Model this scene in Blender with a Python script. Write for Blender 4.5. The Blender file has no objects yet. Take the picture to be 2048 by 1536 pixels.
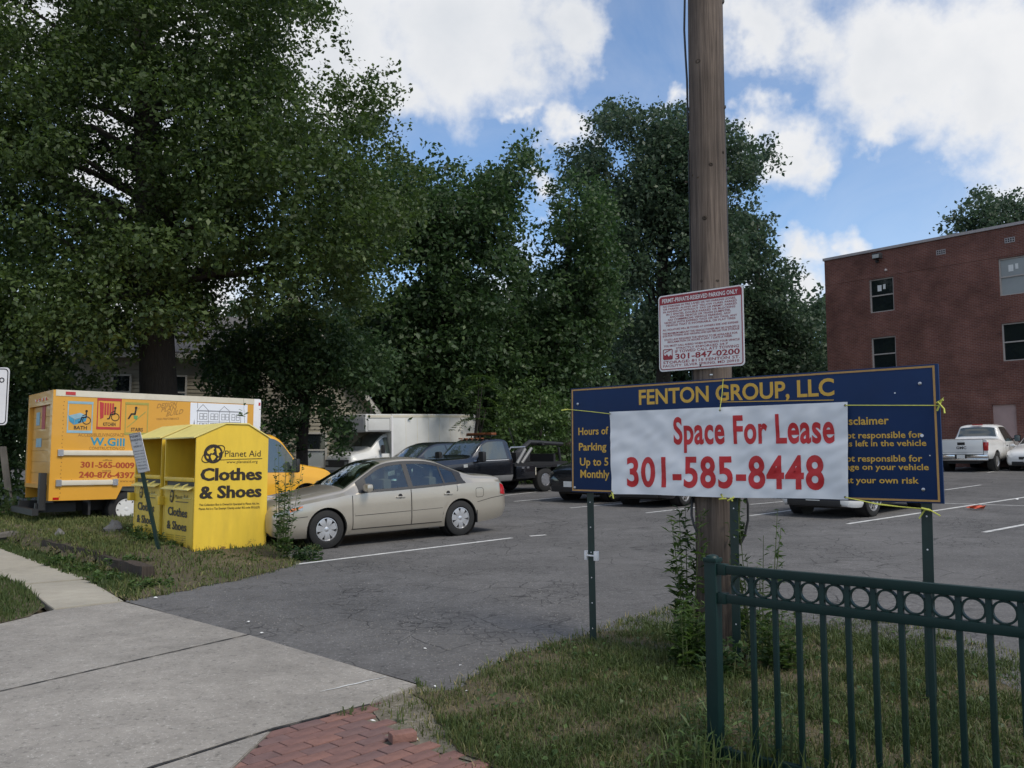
import bpy, bmesh, math, random
import numpy as np
from mathutils import Vector, Matrix

random.seed(7)
RNG = np.random.default_rng(7)
R = math.radians
C = bpy.context.scene.collection
SC = bpy.context.scene

# ------------------------------------------------------------------ camera
EYE, PITCH, FPX = 1.65, R(5.0), 1715.0
cam_d = bpy.data.cameras.new("camera"); cam_d.sensor_width = 36.0; cam_d.lens = 36.0 * FPX / 2048.0
cam_d.clip_start = 0.05; cam_d.clip_end = 3000
cam = bpy.data.objects.new("camera", cam_d); C.objects.link(cam)
cam.location = (0, 0, EYE); cam.rotation_euler = (R(90) + PITCH, 0, 0)
SC.camera = cam

# ------------------------------------------------------------------ sky, sun, exposure
SUN_AZ, SUN_EL = (0.72, -0.69), R(50)          # horizontal direction towards the sun, its height
SKY_STRENGTH = 0.135
CLOUD = 5.4                                     # cloud radiance before the background strength
world = bpy.data.worlds.new("World"); SC.world = world; world.use_nodes = True
SC.view_settings.view_transform = 'Standard'; SC.view_settings.look = 'None'
SC.view_settings.gamma = 1.0; SC.view_settings.use_curve_mapping = False
SC.view_settings.exposure = 0.32
sun_d = bpy.data.lights.new("sun", 'SUN'); sun_d.energy = 2.2; sun_d.angle = R(20); sun_d.color = (1.0, 0.93, 0.82)
sun_o = bpy.data.objects.new("sun", sun_d); C.objects.link(sun_o)
_sd = Vector((SUN_AZ[0] * math.cos(SUN_EL), SUN_AZ[1] * math.cos(SUN_EL), math.sin(SUN_EL)))
sun_o.rotation_euler = _sd.to_track_quat('Z', 'Y').to_euler()

def px_dir(px, py):
    cx, cy = (px - 1024) / FPX, (768 - py) / FPX
    return Vector((cx, math.cos(PITCH) - cy * math.sin(PITCH), math.sin(PITCH) + cy * math.cos(PITCH)))

def build_sky():
    nt = world.node_tree; nt.nodes.clear(); N = nt.nodes.new; Lk = nt.links.new
    out = N("ShaderNodeOutputWorld"); bg = N("ShaderNodeBackground"); bg.inputs["Strength"].default_value = SKY_STRENGTH
    sky = N("ShaderNodeTexSky"); sky.sky_type = 'NISHITA'; sky.sun_disc = False
    sky.sun_elevation = SUN_EL; sky.sun_rotation = math.atan2(SUN_AZ[0], SUN_AZ[1])
    sky.altitude = 300; sky.air_density = 1.0; sky.dust_density = 0.6; sky.ozone_density = 3.0
    geo = N("ShaderNodeTexCoord")
    sep = N("ShaderNodeSeparateXYZ"); Lk(geo.outputs["Generated"], sep.inputs[0])
    def m(op, a, b=None, c=None):
        n = N("ShaderNodeMath"); n.operation = op
        for i, v in enumerate((a, b, c)):
            if v is None: continue
            if hasattr(v, "links"): Lk(v, n.inputs[i])
            else: n.inputs[i].default_value = v
        return n.outputs[0]
    # wobble of the sky direction so that cloud edges billow
    def noise(scale, detail, rough, off, src=None, dist=0.0):
        mp = N("ShaderNodeMapping"); mp.inputs["Location"].default_value = off
        Lk(src if src is not None else geo.outputs["Generated"], mp.inputs[0])
        n = N("ShaderNodeTexNoise"); n.inputs["Scale"].default_value = scale; n.inputs["Detail"].default_value = detail
        n.inputs["Roughness"].default_value = rough; n.inputs["Distortion"].default_value = dist
        Lk(mp.outputs[0], n.inputs["Vector"]); return n
    big = noise(7.0, 7, 0.6, (3.1, 1.7, 0.4))
    fine = noise(22.0, 5, 0.62, (0.3, 5.7, 2.4))
    # individual clouds: (px, py, radius px)
    blobs = [(960, 50, 230), (760, 160, 150), (650, 110, 170), (850, 215, 80), (1140, 90, 95), (480, 60, 260), (1110, 275, 62),
             (1040, 245, 40), (1170, 262, 40), (1345, 215, 45), (1500, 235, 70), (1580, 280, 100), (1650, 315, 60), (1500, 60, 80),
             (1440, 20, 60), (1800, 110, 190), (1980, 130, 190), (1790, 270, 60), (1640, 60, 100), (1610, 530, 80), (1715, 520, 62),
             (1600, 610, 70), (1075, 385, 42), (250, 340, 160), (330, 640, 230), (60, 60, 120), (1500, 640, 120), (1000, 700, 240),
             (60, 700, 200), (2300, 300, 260), (-300, 200, 300), (2250, 80, 260), (700, -250, 420), (1650, -330, 380), (1150, -700, 500)]
    # push the view direction about so that no cloud keeps a round outline
    def warp(src, scale, detail, amt, off):
        n = noise(scale, detail, 0.6, off)
        s1 = N("ShaderNodeVectorMath"); s1.operation = 'SUBTRACT'; Lk(n.outputs["Color"], s1.inputs[0]); s1.inputs[1].default_value = (0.5, 0.5, 0.5)
        s2 = N("ShaderNodeVectorMath"); s2.operation = 'SCALE'; Lk(s1.outputs[0], s2.inputs[0]); s2.inputs["Scale"].default_value = amt
        s3 = N("ShaderNodeVectorMath"); s3.operation = 'ADD'; Lk(src, s3.inputs[0]); Lk(s2.outputs[0], s3.inputs[1]); return s3.outputs[0]
    wd = warp(geo.outputs["Generated"], 6.0, 5, 0.17, (2.2, 6.1, 3.3)); wd = warp(wd, 18.0, 5, 0.065, (5.2, 1.1, 7.3))
    wn = N("ShaderNodeVectorMath"); wn.operation = 'NORMALIZE'; Lk(wd, wn.inputs[0]); wdir = wn.outputs[0]
    f = None
    for (px, py, r) in blobs:
        d = px_dir(px, py).normalized()
        dp = N("ShaderNodeVectorMath"); dp.operation = 'DOT_PRODUCT'; Lk(wdir, dp.inputs[0]); dp.inputs[1].default_value = d
        ang = r * 0.93 / FPX
        # 1 at the centre, 0 at the radius, negative outside
        v = m('SUBTRACT', 1.0, m('MULTIPLY', m('SQRT', m('MAXIMUM', m('MULTIPLY', m('SUBTRACT', 1.0, dp.outputs["Value"]), 2.0), 0.0)), 1.0 / ang))
        v = m('MULTIPLY', v, min(1.0, 0.35 + r / 260))
        f = v if f is None else m('SMOOTH_MAX', f, v, 0.3)
    # away from the pictured part the same sky goes on: scattered cloud from plain noise
    wide = m('MULTIPLY', m('SUBTRACT', noise(2.6, 6, 0.58, (8.1, 2.0, 1.3)).outputs["Fac"], 0.47), 5.0)
    behind = m('MULTIPLY', m('SUBTRACT', 0.55, sep.outputs["Y"]), 2.5); behind = m('MINIMUM', m('MAXIMUM', behind, 0.0), 1.0)
    field = m('MAXIMUM', f, m('SUBTRACT', m('MULTIPLY', m('ADD', wide, 1.0), behind), 1.0))
    field = m('ADD', field, m('MULTIPLY', m('SUBTRACT', big.outputs["Fac"], 0.5), 0.8))
    field = m('ADD', field, m('MULTIPLY', m('SUBTRACT', fine.outputs["Fac"], 0.5), 0.55))
    cov = N("ShaderNodeMapRange"); cov.interpolation_type = 'SMOOTHSTEP'
    cov.inputs["From Min"].default_value = -0.02; cov.inputs["From Max"].default_value = 0.55; Lk(field, cov.inputs["Value"])
    # veil of thin high cloud
    veil = N("ShaderNodeMapRange"); veil.inputs["From Min"].default_value = 0.40; veil.inputs["From Max"].default_value = 0.75
    veil.inputs["To Max"].default_value = 0.22; Lk(noise(5.0, 6, 0.6, (1.3, 7.2, 4.4), dist=0.6).outputs["Fac"], veil.inputs["Value"])
    covv = m('MAXIMUM', cov.outputs[0], veil.outputs[0])
    # cloud tone: white rims, greyer thick bellies
    thick = N("ShaderNodeMapRange"); thick.interpolation_type = 'SMOOTHSTEP'
    thick.inputs["From Min"].default_value = 0.35; thick.inputs["From Max"].default_value = 1.25; Lk(m('ADD', m('MULTIPLY', field, 0.35), m('MULTIPLY', noise(4.2, 6, 0.55, (4.4, 0.2, 9.1)).outputs["Fac"], 1.1)), thick.inputs["Value"])
    tone = N("ShaderNodeMix"); tone.data_type = 'RGBA'; Lk(thick.outputs[0], tone.inputs["Factor"])
    tone.inputs[6].default_value = (CLOUD * 1.02, CLOUD * 1.02, CLOUD * 1.03, 1); tone.inputs[7].default_value = (CLOUD * 0.74, CLOUD * 0.78, CLOUD * 0.84, 1)
    tint = N("ShaderNodeMix"); tint.data_type = 'RGBA'; tint.blend_type = 'MULTIPLY'; tint.inputs["Factor"].default_value = 1.0
    Lk(sky.outputs[0], tint.inputs[6]); tint.inputs[7].default_value = (1.0, 1.06, 1.09, 1)
    mix = N("ShaderNodeMix"); mix.data_type = 'RGBA'
    Lk(covv, mix.inputs["Factor"]); Lk(tint.outputs[2], mix.inputs[6]); Lk(tone.outputs[2], mix.inputs[7])
    Lk(mix.outputs[2], bg.inputs["Color"]); Lk(bg.outputs[0], out.inputs["Surface"])
build_sky()

# ------------------------------------------------------------------ the lie of the land
DS, DN = Vector((0.763, -0.646, 0)), Vector((0.646, 0.763, 0))   # along the street, into the lot
N0, SLOPE = 4.35, 0.033
def sstep(a, b, v):
    t = np.clip((np.asarray(v, float) - a) / (b - a), 0, 1); return t * t * (3 - 2 * t)
def lot_z(x, y):
    n = 0.646 * np.asarray(x, float) + 0.763 * np.asarray(y, float)
    return SLOPE * np.clip(n - N0, 0, 42)
def bank_z(x, y):
    x = np.asarray(x, float); y = np.asarray(y, float)
    n = 0.646 * x + 0.763 * y; s = 0.763 * x - 0.646 * y
    return 0.19 * sstep(-11.1, -13.2, s) * sstep(0.0, 0.16, n - 5.72 + (s + 11.36) * 0.1)
def mound_z(x, y):
    x = np.asarray(x, float); y = np.asarray(y, float)
    return 0.07 * np.exp(-(((x - 1.9) / 1.6) ** 2 + ((y - 6.6) / 1.7) ** 2))
def flat(px, py, z=0.0):
    d = px_dir(px, py); t = (z - EYE) / d.z; return Vector((d.x * t, d.y * t, z))
def at(px, py, Y):
    d = px_dir(px, py); t = Y / d.y; return Vector((d.x * t, Y, EYE + d.z * t))
def on_lot(px, py):
    d = px_dir(px, py); nd = 0.646 * d.x + 0.763 * d.y
    t = (-SLOPE * N0 - EYE) / (d.z - SLOPE * nd); return Vector((d.x * t, d.y * t, EYE + d.z * t))
def rough(poly, amp=0.05, step=0.14):
    out = []
    for i in range(len(poly)):
        p, q = Vector(poly[i - 1][:2]), Vector(poly[i][:2]); L = (q - p).length; n = max(1, min(60, int(L / step))) if L < 8 else 1
        for k in range(1, n + 1):
            v = p.lerp(q, k / n); out.append((v.x + random.uniform(-amp, amp), v.y + random.uniform(-amp, amp)))
    return out
def sn(s, n): return DS * s + DN * n

# ------------------------------------------------------------------ materials
def nodes_of(name):
    m = bpy.data.materials.new(name); m.use_nodes = True
    nt = m.node_tree; b = nt.nodes["Principled BSDF"]; return m, nt, b
def lin(r, g, b):
    f = lambda c: (c / 255 / 12.92) if c / 255 <= 0.04045 else ((c / 255 + 0.055) / 1.055) ** 2.4
    return (f(r), f(g), f(b))
def mat(name, col, rough=0.6, var=0.12, scale=6.0, metal=0.0, coat=0.0, bump=0.0, bscale=60.0, spec=0.5, dirt=0.0, dirtcol=(0.05, 0.045, 0.035), stretch=None, rvar=0.0, rust=0.0):
    m, nt, b = nodes_of(name); N = nt.nodes.new; L = nt.links.new
    tc = N("ShaderNodeTexCoord"); src = tc.outputs["Object"]
    if stretch:
        mp = N("ShaderNodeMapping"); mp.inputs["Scale"].default_value = stretch; L(src, mp.inputs[0]); src = mp.outputs[0]
    n1 = N("ShaderNodeTexNoise"); n1.inputs["Scale"].default_value = scale; n1.inputs["Detail"].default_value = 6; n1.inputs["Roughness"].default_value = 0.6; L(src, n1.inputs["Vector"])
    mr = N("ShaderNodeMapRange"); mr.inputs["From Min"].default_value = 0.25; mr.inputs["From Max"].default_value = 0.75
    mr.inputs["To Min"].default_value = 1 - var; mr.inputs["To Max"].default_value = 1 + var; L(n1.outputs["Fac"], mr.inputs["Value"])
    mx = N("ShaderNodeMix"); mx.data_type = 'RGBA'; mx.blend_type = 'MULTIPLY'; mx.inputs["Factor"].default_value = 1
    mx.inputs[6].default_value = (*col, 1); L(mr.outputs[0], mx.inputs[7]); res = mx.outputs[2]
    if dirt > 0:
        n2 = N("ShaderNodeTexNoise"); n2.inputs["Scale"].default_value = scale * 0.6; n2.inputs["Detail"].default_value = 9; n2.inputs["Roughness"].default_value = 0.7; L(src, n2.inputs["Vector"])
        r2 = N("ShaderNodeMapRange"); r2.inputs["From Min"].default_value = 0.5; r2.inputs["From Max"].default_value = 0.78; r2.inputs["To Max"].default_value = dirt; L(n2.outputs["Fac"], r2.inputs["Value"])
        m2 = N("ShaderNodeMix"); m2.data_type = 'RGBA'; L(r2.outputs[0], m2.inputs["Factor"]); L(res, m2.inputs[6]); m2.inputs[7].default_value = (*dirtcol, 1); res = m2.outputs[2]
    if rust:      # flaking rust, commonest along the foot of the sheet metal
        sp = N("ShaderNodeSeparateXYZ"); L(tc.outputs["Object"], sp.inputs[0])
        zr = N("ShaderNodeMapRange"); zr.inputs["From Max"].default_value = rust; zr.inputs["To Min"].default_value = 0.24; zr.inputs["To Max"].default_value = 0.0; L(sp.outputs["Z"], zr.inputs["Value"])
        nr = N("ShaderNodeTexNoise"); nr.inputs["Scale"].default_value = 7; nr.inputs["Detail"].default_value = 9; nr.inputs["Roughness"].default_value = 0.75; L(tc.outputs["Object"], nr.inputs["Vector"])
        ad = N("ShaderNodeMath"); ad.operation = 'ADD'; L(nr.outputs["Fac"], ad.inputs[0]); L(zr.outputs[0], ad.inputs[1])
        rr_ = N("ShaderNodeMapRange"); rr_.inputs["From Min"].default_value = 0.69; rr_.inputs["From Max"].default_value = 0.76; rr_.inputs["To Max"].default_value = 0.85; L(ad.outputs[0], rr_.inputs["Value"])
        m3 = N("ShaderNodeMix"); m3.data_type = 'RGBA'; L(rr_.outputs[0], m3.inputs["Factor"]); L(res, m3.inputs[6]); m3.inputs[7].default_value = (0.16, 0.075, 0.025, 1); res = m3.outputs[2]
    L(res, b.inputs["Base Color"])
    b.inputs["Roughness"].default_value = rough; b.inputs["Metallic"].default_value = metal
    b.inputs["Specular IOR Level"].default_value = spec
    b.inputs["Coat Weight"].default_value = coat; b.inputs["Coat Roughness"].default_value = 0.06
    if rvar:
        rr = N("ShaderNodeMapRange"); rr.inputs["To Min"].default_value = max(0.02, rough - rvar); rr.inputs["To Max"].default_value = min(1, rough + rvar); L(n1.outputs["Fac"], rr.inputs["Value"]); L(rr.outputs[0], b.inputs["Roughness"])
    if bump:
        n3 = N("ShaderNodeTexNoise"); n3.inputs["Scale"].default_value = bscale; n3.inputs["Detail"].default_value = 4; L(src, n3.inputs["Vector"])
        bp = N("ShaderNodeBump"); bp.inputs["Strength"].default_value = bump; bp.inputs["Distance"].default_value = 0.02; L(n3.outputs["Fac"], bp.inputs["Height"]); L(bp.outputs[0], b.inputs["Normal"])
    return m

def mat_ground(name, col, speck, dark, crack=0.0, stain=0.25, stain_scale=0.35, fine=180.0, rough=0.9, warm=None):
    """asphalt / concrete: aggregate speckle, blotches, optional alligator cracks"""
    m, nt, b = nodes_of(name); N = nt.nodes.new; L = nt.links.new
    tc = N("ShaderNodeTexCoord"); src = tc.outputs["Object"]
    def noi(s, d=5, r=0.6):
        n = N("ShaderNodeTexNoise"); n.inputs["Scale"].default_value = s; n.inputs["Detail"].default_value = d; n.inputs["Roughness"].default_value = r; L(src, n.inputs["Vector"]); return n.outputs["Fac"]
    def rng(v, a, b_, c, d):
        n = N("ShaderNodeMapRange"); n.inputs["From Min"].default_value = a; n.inputs["From Max"].default_value = b_; n.inputs["To Min"].default_value = c; n.inputs["To Max"].default_value = d; L(v, n.inputs["Value"]); return n.outputs[0]
    def mixc(f, a, c, mode='MIX'):
        n = N("ShaderNodeMix"); n.data_type = 'RGBA'; n.blend_type = mode
        if hasattr(f, "links"): L(f, n.inputs["Factor"])
        else: n.inputs["Factor"].default_value = f
        for i, v in ((6, a), (7, c)):
            if hasattr(v, "links"): L(v, n.inputs[i])
            else: n.inputs[i].default_value = (*v, 1)
        return n.outputs[2]
    c = mixc(rng(noi(fine, 3, 0.8), 0.56, 0.72, 0, 1), col, speck)
    c = mixc(rng(noi(fine * 0.45, 3, 0.8), 0.55, 0.75, 0, 0.8), c, dark)
    c = mixc(1.0, c, rng(noi(stain_scale, 8, 0.65), 0.3, 0.7, 1 - stain, 1 + stain), 'MULTIPLY')
    c = mixc(1.0, c, rng(noi(stain_scale * 7, 6, 0.7), 0.3, 0.7, 1 - stain * 0.6, 1 + stain * 0.6), 'MULTIPLY')
    if warm: c = mixc(rng(noi(1.3, 8, 0.7), 0.55, 0.8, 0, 0.6), c, warm)
    if crack > 0: c = mixc(rng(noi(0.9, 6, 0.6), 0.60, 0.72, 0, 0.55), c, tuple(v * 0.45 for v in col)); c = mixc(rng(noi(0.23, 3, 0.5), 0.50, 0.62, 0, 0.30), c, tuple(v * 1.35 for v in col))
    h = noi(fine * 0.7, 4, 0.7)
    if crack > 0:
        wob = N("ShaderNodeMix"); wob.data_type = 'VECTOR'; wob.inputs["Factor"].default_value = 0.12
        nz = N("ShaderNodeTexNoise"); nz.inputs["Scale"].default_value = 3.0; nz.inputs["Detail"].default_value = 5; L(src, nz.inputs["Vector"])
        L(src, wob.inputs[4]); L(nz.outputs["Color"], wob.inputs[5])
        for sc_, wd, thr in ((2.2, 0.020, 0.47), (7.0, 0.055, 0.50)):
            v = N("ShaderNodeTexVoronoi"); v.feature = 'DISTANCE_TO_EDGE'; v.inputs["Scale"].default_value = sc_; L(wob.outputs[1], v.inputs["Vector"])
            ln = rng(v.outputs["Distance"], 0.0, wd, 1, 0)
            mk = rng(noi(0.45 if sc_ < 4 else 0.8, 4), thr, thr + 0.1, 0, crack)
            mu = N("ShaderNodeMath"); mu.operation = 'MULTIPLY'; L(ln, mu.inputs[0]); L(mk, mu.inputs[1])
            c = mixc(mu.outputs[0], c, tuple(x * 0.35 for x in dark))
    L(c, b.inputs["Base Color"]); b.inputs["Roughness"].default_value = rough; b.inputs["Specular IOR Level"].default_value = 0.3
    bp = N("ShaderNodeBump"); bp.inputs["Strength"].default_value = 0.5; bp.inputs["Distance"].default_value = 0.006; L(h, bp.inputs["Height"]); L(bp.outputs[0], b.inputs["Normal"])
    return m

def mat_leaf(name, c0, c1, c2=None, trans=0.35, rough=0.5):
    """leaf blades: their own colour varies from leaf to leaf through the face attribute 'tint'"""
    m, nt, b = nodes_of(name); N = nt.nodes.new; L = nt.links.new
    a = N("ShaderNodeAttribute"); a.attribute_name = "tint"
    cr = N("ShaderNodeValToRGB"); e = cr.color_ramp.elements
    e[0].color = (*c0, 1); e[1].color = (*c1, 1); e[1].position = 0.75 if c2 else 1.0
    if c2: q = e.new(1.0); q.color = (*c2, 1)
    L(a.outputs["Fac"], cr.inputs[0]); L(cr.outputs[0], b.inputs["Base Color"]); b.inputs["Roughness"].default_value = rough
    b.inputs["Specular IOR Level"].default_value = 0.35
    if trans:
        t = N("ShaderNodeBsdfTranslucent"); hs = N("ShaderNodeHueSaturation"); hs.inputs["Saturation"].default_value = 1.15; hs.inputs["Value"].default_value = 1.3
        L(cr.outputs[0], hs.inputs["Color"]); L(hs.outputs[0], t.inputs["Color"])
        mx = N("ShaderNodeMixShader"); mx.inputs[0].default_value = trans; L(b.outputs[0], mx.inputs[1]); L(t.outputs[0], mx.inputs[2])
        L(mx.outputs[0], nt.nodes["Material Output"].inputs["Surface"])
    return m

def mat_brickwall(name):
    m, nt, b = nodes_of(name); N = nt.nodes.new; L = nt.links.new
    tc = N("ShaderNodeTexCoord"); mp = N("ShaderNodeMapping"); mp.inputs["Rotation"].default_value = (R(90), 0, 0); L(tc.outputs["Object"], mp.inputs[0])
    br = N("ShaderNodeTexBrick"); br.inputs["Scale"].default_value = 1.0; br.inputs["Brick Width"].default_value = 0.215; br.inputs["Row Height"].default_value = 0.075
    br.inputs["Mortar Size"].default_value = 0.009; br.inputs["Mortar Smooth"].default_value = 0.2; br.inputs["Bias"].default_value = -0.2
    br.inputs["Color1"].default_value = (0.165, 0.068, 0.050, 1); br.inputs["Color2"].default_value = (0.125, 0.049, 0.040, 1); br.inputs["Mortar"].default_value = (0.19, 0.13, 0.115, 1)
    L(mp.outputs[0], br.inputs["Vector"])
    n = N("ShaderNodeTexNoise"); n.inputs["Scale"].default_value = 0.8; n.inputs["Detail"].default_value = 8; n.inputs["Roughness"].default_value = 0.65; L(tc.outputs["Object"], n.inputs["Vector"])
    r = N("ShaderNodeMapRange"); r.inputs["From Min"].default_value = 0.3; r.inputs["From Max"].default_value = 0.7; r.inputs["To Min"].default_value = 0.62; r.inputs["To Max"].default_value = 1.42; L(n.outputs["Fac"], r.inputs["Value"])
    x = N("ShaderNodeMix"); x.data_type = 'RGBA'; x.blend_type = 'MULTIPLY'; x.inputs["Factor"].default_value = 1; L(br.outputs["Color"], x.inputs[6]); L(r.outputs[0], x.inputs[7])
    L(x.outputs[2], b.inputs["Base Color"]); b.inputs["Roughness"].default_value = 0.9; b.inputs["Specular IOR Level"].default_value = 0.2
    bp = N("ShaderNodeBump"); bp.inputs["Strength"].default_value = 0.6; bp.inputs["Distance"].default_value = 0.006; bp.invert = True; L(br.outputs["Fac"], bp.inputs["Height"]); L(bp.outputs[0], b.inputs["Normal"])
    return m

def mat_wood(name, col, dark):
    m, nt, b = nodes_of(name); N = nt.nodes.new; L = nt.links.new
    tc = N("ShaderNodeTexCoord"); mp = N("ShaderNodeMapping"); mp.inputs["Scale"].default_value = (42, 42, 1.1); L(tc.outputs["Object"], mp.inputs[0])
    n = N("ShaderNodeTexNoise"); n.inputs["Scale"].default_value = 1.0; n.inputs["Detail"].default_value = 7; n.inputs["Roughness"].default_value = 0.7; n.inputs["Distortion"].default_value = 0.6; L(mp.outputs[0], n.inputs["Vector"])
    cr = N("ShaderNodeValToRGB"); e = cr.color_ramp.elements; e[0].position = 0.34; e[0].color = (*dark, 1); e[1].position = 0.62; e[1].color = (*col, 1); L(n.outputs["Fac"], cr.inputs[0])
    n2 = N("ShaderNodeTexNoise"); n2.inputs["Scale"].default_value = 1.6; n2.inputs["Detail"].default_value = 6; L(tc.outputs["Object"], n2.inputs["Vector"])
    r = N("ShaderNodeMapRange"); r.inputs["From Min"].default_value = 0.3; r.inputs["From Max"].default_value = 0.7; r.inputs["To Min"].default_value = 0.7; r.inputs["To Max"].default_value = 1.25; L(n2.outputs["Fac"], r.inputs["Value"])
    x = N("ShaderNodeMix"); x.data_type = 'RGBA'; x.blend_type = 'MULTIPLY'; x.inputs["Factor"].default_value = 1; L(cr.outputs[0], x.inputs[6]); L(r.outputs[0], x.inputs[7])
    L(x.outputs[2], b.inputs["Base Color"]); b.inputs["Roughness"].default_value = 0.85; b.inputs["Specular IOR Level"].default_value = 0.25
    bp = N("ShaderNodeBump"); bp.inputs["Strength"].default_value = 0.7; bp.inputs["Distance"].default_value = 0.008; L(n.outputs["Fac"], bp.inputs["Height"]); L(bp.outputs[0], b.inputs["Normal"])
    return m

M = {}
M['asphalt'] = mat_ground("asphalt", (0.108, 0.104, 0.101), (0.26, 0.255, 0.25), (0.030, 0.030, 0.031), crack=0.8, stain=0.26, fine=40)
M['concrete'] = mat_ground("concrete", (0.258, 0.238, 0.210), (0.46, 0.44, 0.40), (0.085, 0.08, 0.07), stain=0.24, stain_scale=0.6, fine=48)
M['concrete_old'] = mat_ground("sidewalk_concrete", (0.34, 0.31, 0.25), (0.42, 0.39, 0.33), (0.22, 0.20, 0.17), stain=0.15, stain_scale=0.8, fine=140)
M['tar'] = mat("tar_joint", (0.022, 0.021, 0.020), 0.9, 0.3, 20)
M['soil'] = mat_ground("soil", (0.085, 0.070, 0.042), (0.16, 0.14, 0.10), (0.04, 0.034, 0.022), stain=0.35, stain_scale=1.2, fine=60, warm=(0.07, 0.075, 0.03))
M['dirt'] = mat_ground("dirt", (0.13, 0.115, 0.085), (0.34, 0.32, 0.28), (0.05, 0.046, 0.036), stain=0.4, stain_scale=2.2, fine=42, warm=(0.17, 0.16, 0.15))
M['gravel'] = mat_ground("gravel", (0.16, 0.155, 0.145), (0.33, 0.32, 0.30), (0.07, 0.068, 0.062), stain=0.3, stain_scale=1.5, fine=70)
M['paint_line'] = mat("line_paint", (0.55, 0.55, 0.53), 0.8, 0.25, 9, dirt=0.85, dirtcol=(0.10, 0.10, 0.10), bump=0.2)
M['brick_a'] = mat("paver_red", (0.178, 0.094, 0.080), 0.85, 0.28, 14, bump=0.4, bscale=90, dirt=0.3, dirtcol=(0.12, 0.075, 0.06))
M['brick_b'] = mat("paver_orange", (0.212, 0.108, 0.086), 0.85, 0.28, 14, bump=0.4, bscale=90, dirt=0.3, dirtcol=(0.14, 0.08, 0.06))
M['brick_c'] = mat("paver_dull", (0.155, 0.090, 0.082), 0.88, 0.28, 14, bump=0.4, bscale=90, dirt=0.4, dirtcol=(0.10, 0.075, 0.065))
M['brickwall'] = mat_brickwall("brick_wall")
M['pole'] = mat_wood("pole_wood", (0.158, 0.124, 0.102), (0.055, 0.043, 0.037))
M['timber'] = mat_wood("timber_old", (0.075, 0.058, 0.045), (0.025, 0.020, 0.017))
M['greywood'] = mat_wood("grey_wood", (0.15, 0.135, 0.115), (0.10, 0.09, 0.08))
M['navy'] = mat("navy_sign_paint", (0.004, 0.022, 0.082), 0.6, 0.10, 3, dirt=0.10, dirtcol=(0.04, 0.05, 0.09), spec=0.25)
M['gold'] = mat("gold_lettering", (0.60, 0.36, 0.05), 0.5, 0.10, 20)
M['border_gold'] = mat("border_ochre", (0.42, 0.24, 0.075), 0.55, 0.12, 20)
M['vinyl'] = mat("white_vinyl", (0.72, 0.74, 0.78), 0.45, 0.04, 3)
M['red_ink'] = mat("red_vinyl", (0.50, 0.016, 0.022), 0.45, 0.06, 6)
M['signwhite'] = mat("sign_white", (0.70, 0.69, 0.70), 0.45, 0.06, 5, dirt=0.15, dirtcol=(0.35, 0.3, 0.28))
M['signred'] = mat("sign_red", (0.28, 0.018, 0.030), 0.5, 0.08, 8)
M['black'] = mat("black_print", (0.012, 0.010, 0.010), 0.5, 0.1, 10)
M['brownblack'] = mat("dark_brown_print", (0.020, 0.013, 0.008), 0.5, 0.1, 10)
M['rope'] = mat("yellow_twine", (0.55, 0.56, 0.10), 0.7, 0.15, 30)
M['steel'] = mat("galvanised_bolt", (0.5, 0.5, 0.52), 0.35, 0.1, 30, metal=0.9)
M['greenpost'] = mat("dark_green_post", (0.010, 0.030, 0.027), 0.45, 0.2, 12, dirt=0.15)
M['fence'] = mat("fence_green_enamel", (0.004, 0.022, 0.020), 0.48, 0.12, 14, rvar=0.1, spec=0.3, dirt=0.12, dirtcol=(0.03, 0.05, 0.05))
M['cable'] = mat("black_cable", (0.020, 0.021, 0.024), 0.5, 0.15, 20)
M['binyellow'] = mat("bin_yellow", (0.72, 0.49, 0.040), 0.5, 0.09, 2.5, dirt=0.30, dirtcol=(0.36, 0.23, 0.045), rvar=0.08, stretch=(2.2, 2.2, 0.5), bump=0.12, bscale=3, rust=0.35)
M['binskylit'] = mat("bin_yellow_skylit", (0.74, 0.62, 0.20), 0.5, 0.10, 3, dirt=0.25, dirtcol=(0.5, 0.42, 0.2))  # paler than the bin: sky light on upper faces put into the colour
M['bininside'] = mat("bin_inside", (0.36, 0.23, 0.02), 0.6, 0.15, 4, dirt=0.4, dirtcol=(0.10, 0.07, 0.02))
M['truckyellow'] = mat("truck_yellow", (0.64, 0.315, 0.030), 0.42, 0.06, 1.2, dirt=0.18, dirtcol=(0.36, 0.18, 0.04), coat=0.3)
M['vanyellow'] = mat("van_yellow", (0.72, 0.36, 0.010), 0.35, 0.03, 2, coat=0.7)
M['cream'] = mat("cream_trim", (0.62, 0.57, 0.46), 0.45, 0.08, 4, dirt=0.25, dirtcol=(0.3, 0.24, 0.15))
M['truckwhite'] = mat("truck_white", (0.62, 0.62, 0.60), 0.4, 0.06, 1.5, dirt=0.28, dirtcol=(0.30, 0.29, 0.26), coat=0.3)
M['carwhite'] = mat("car_white", (0.72, 0.72, 0.71), 0.32, 0.03, 3, coat=0.8)
M['champagne'] = mat("champagne_metallic", (0.43, 0.39, 0.325), 0.32, 0.04, 2, metal=0.5, coat=0.9, dirt=0.12, dirtcol=(0.22, 0.19, 0.15))
M['carblack'] = mat("car_black", (0.008, 0.009, 0.012), 0.25, 0.05, 3, coat=1.0)
M['cardark'] = mat("car_charcoal", (0.014, 0.016, 0.020), 0.28, 0.05, 3, coat=1.0)
M['greytrim'] = mat("grey_lower_paint", (0.20, 0.20, 0.20), 0.5, 0.1, 4, dirt=0.3)
M['blackplastic'] = mat("black_plastic", (0.016, 0.016, 0.017), 0.55, 0.1, 12)
M['rubber'] = mat("tyre_rubber", (0.014, 0.014, 0.014), 0.85, 0.2, 20, dirt=0.14, dirtcol=(0.06, 0.055, 0.05))
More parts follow.
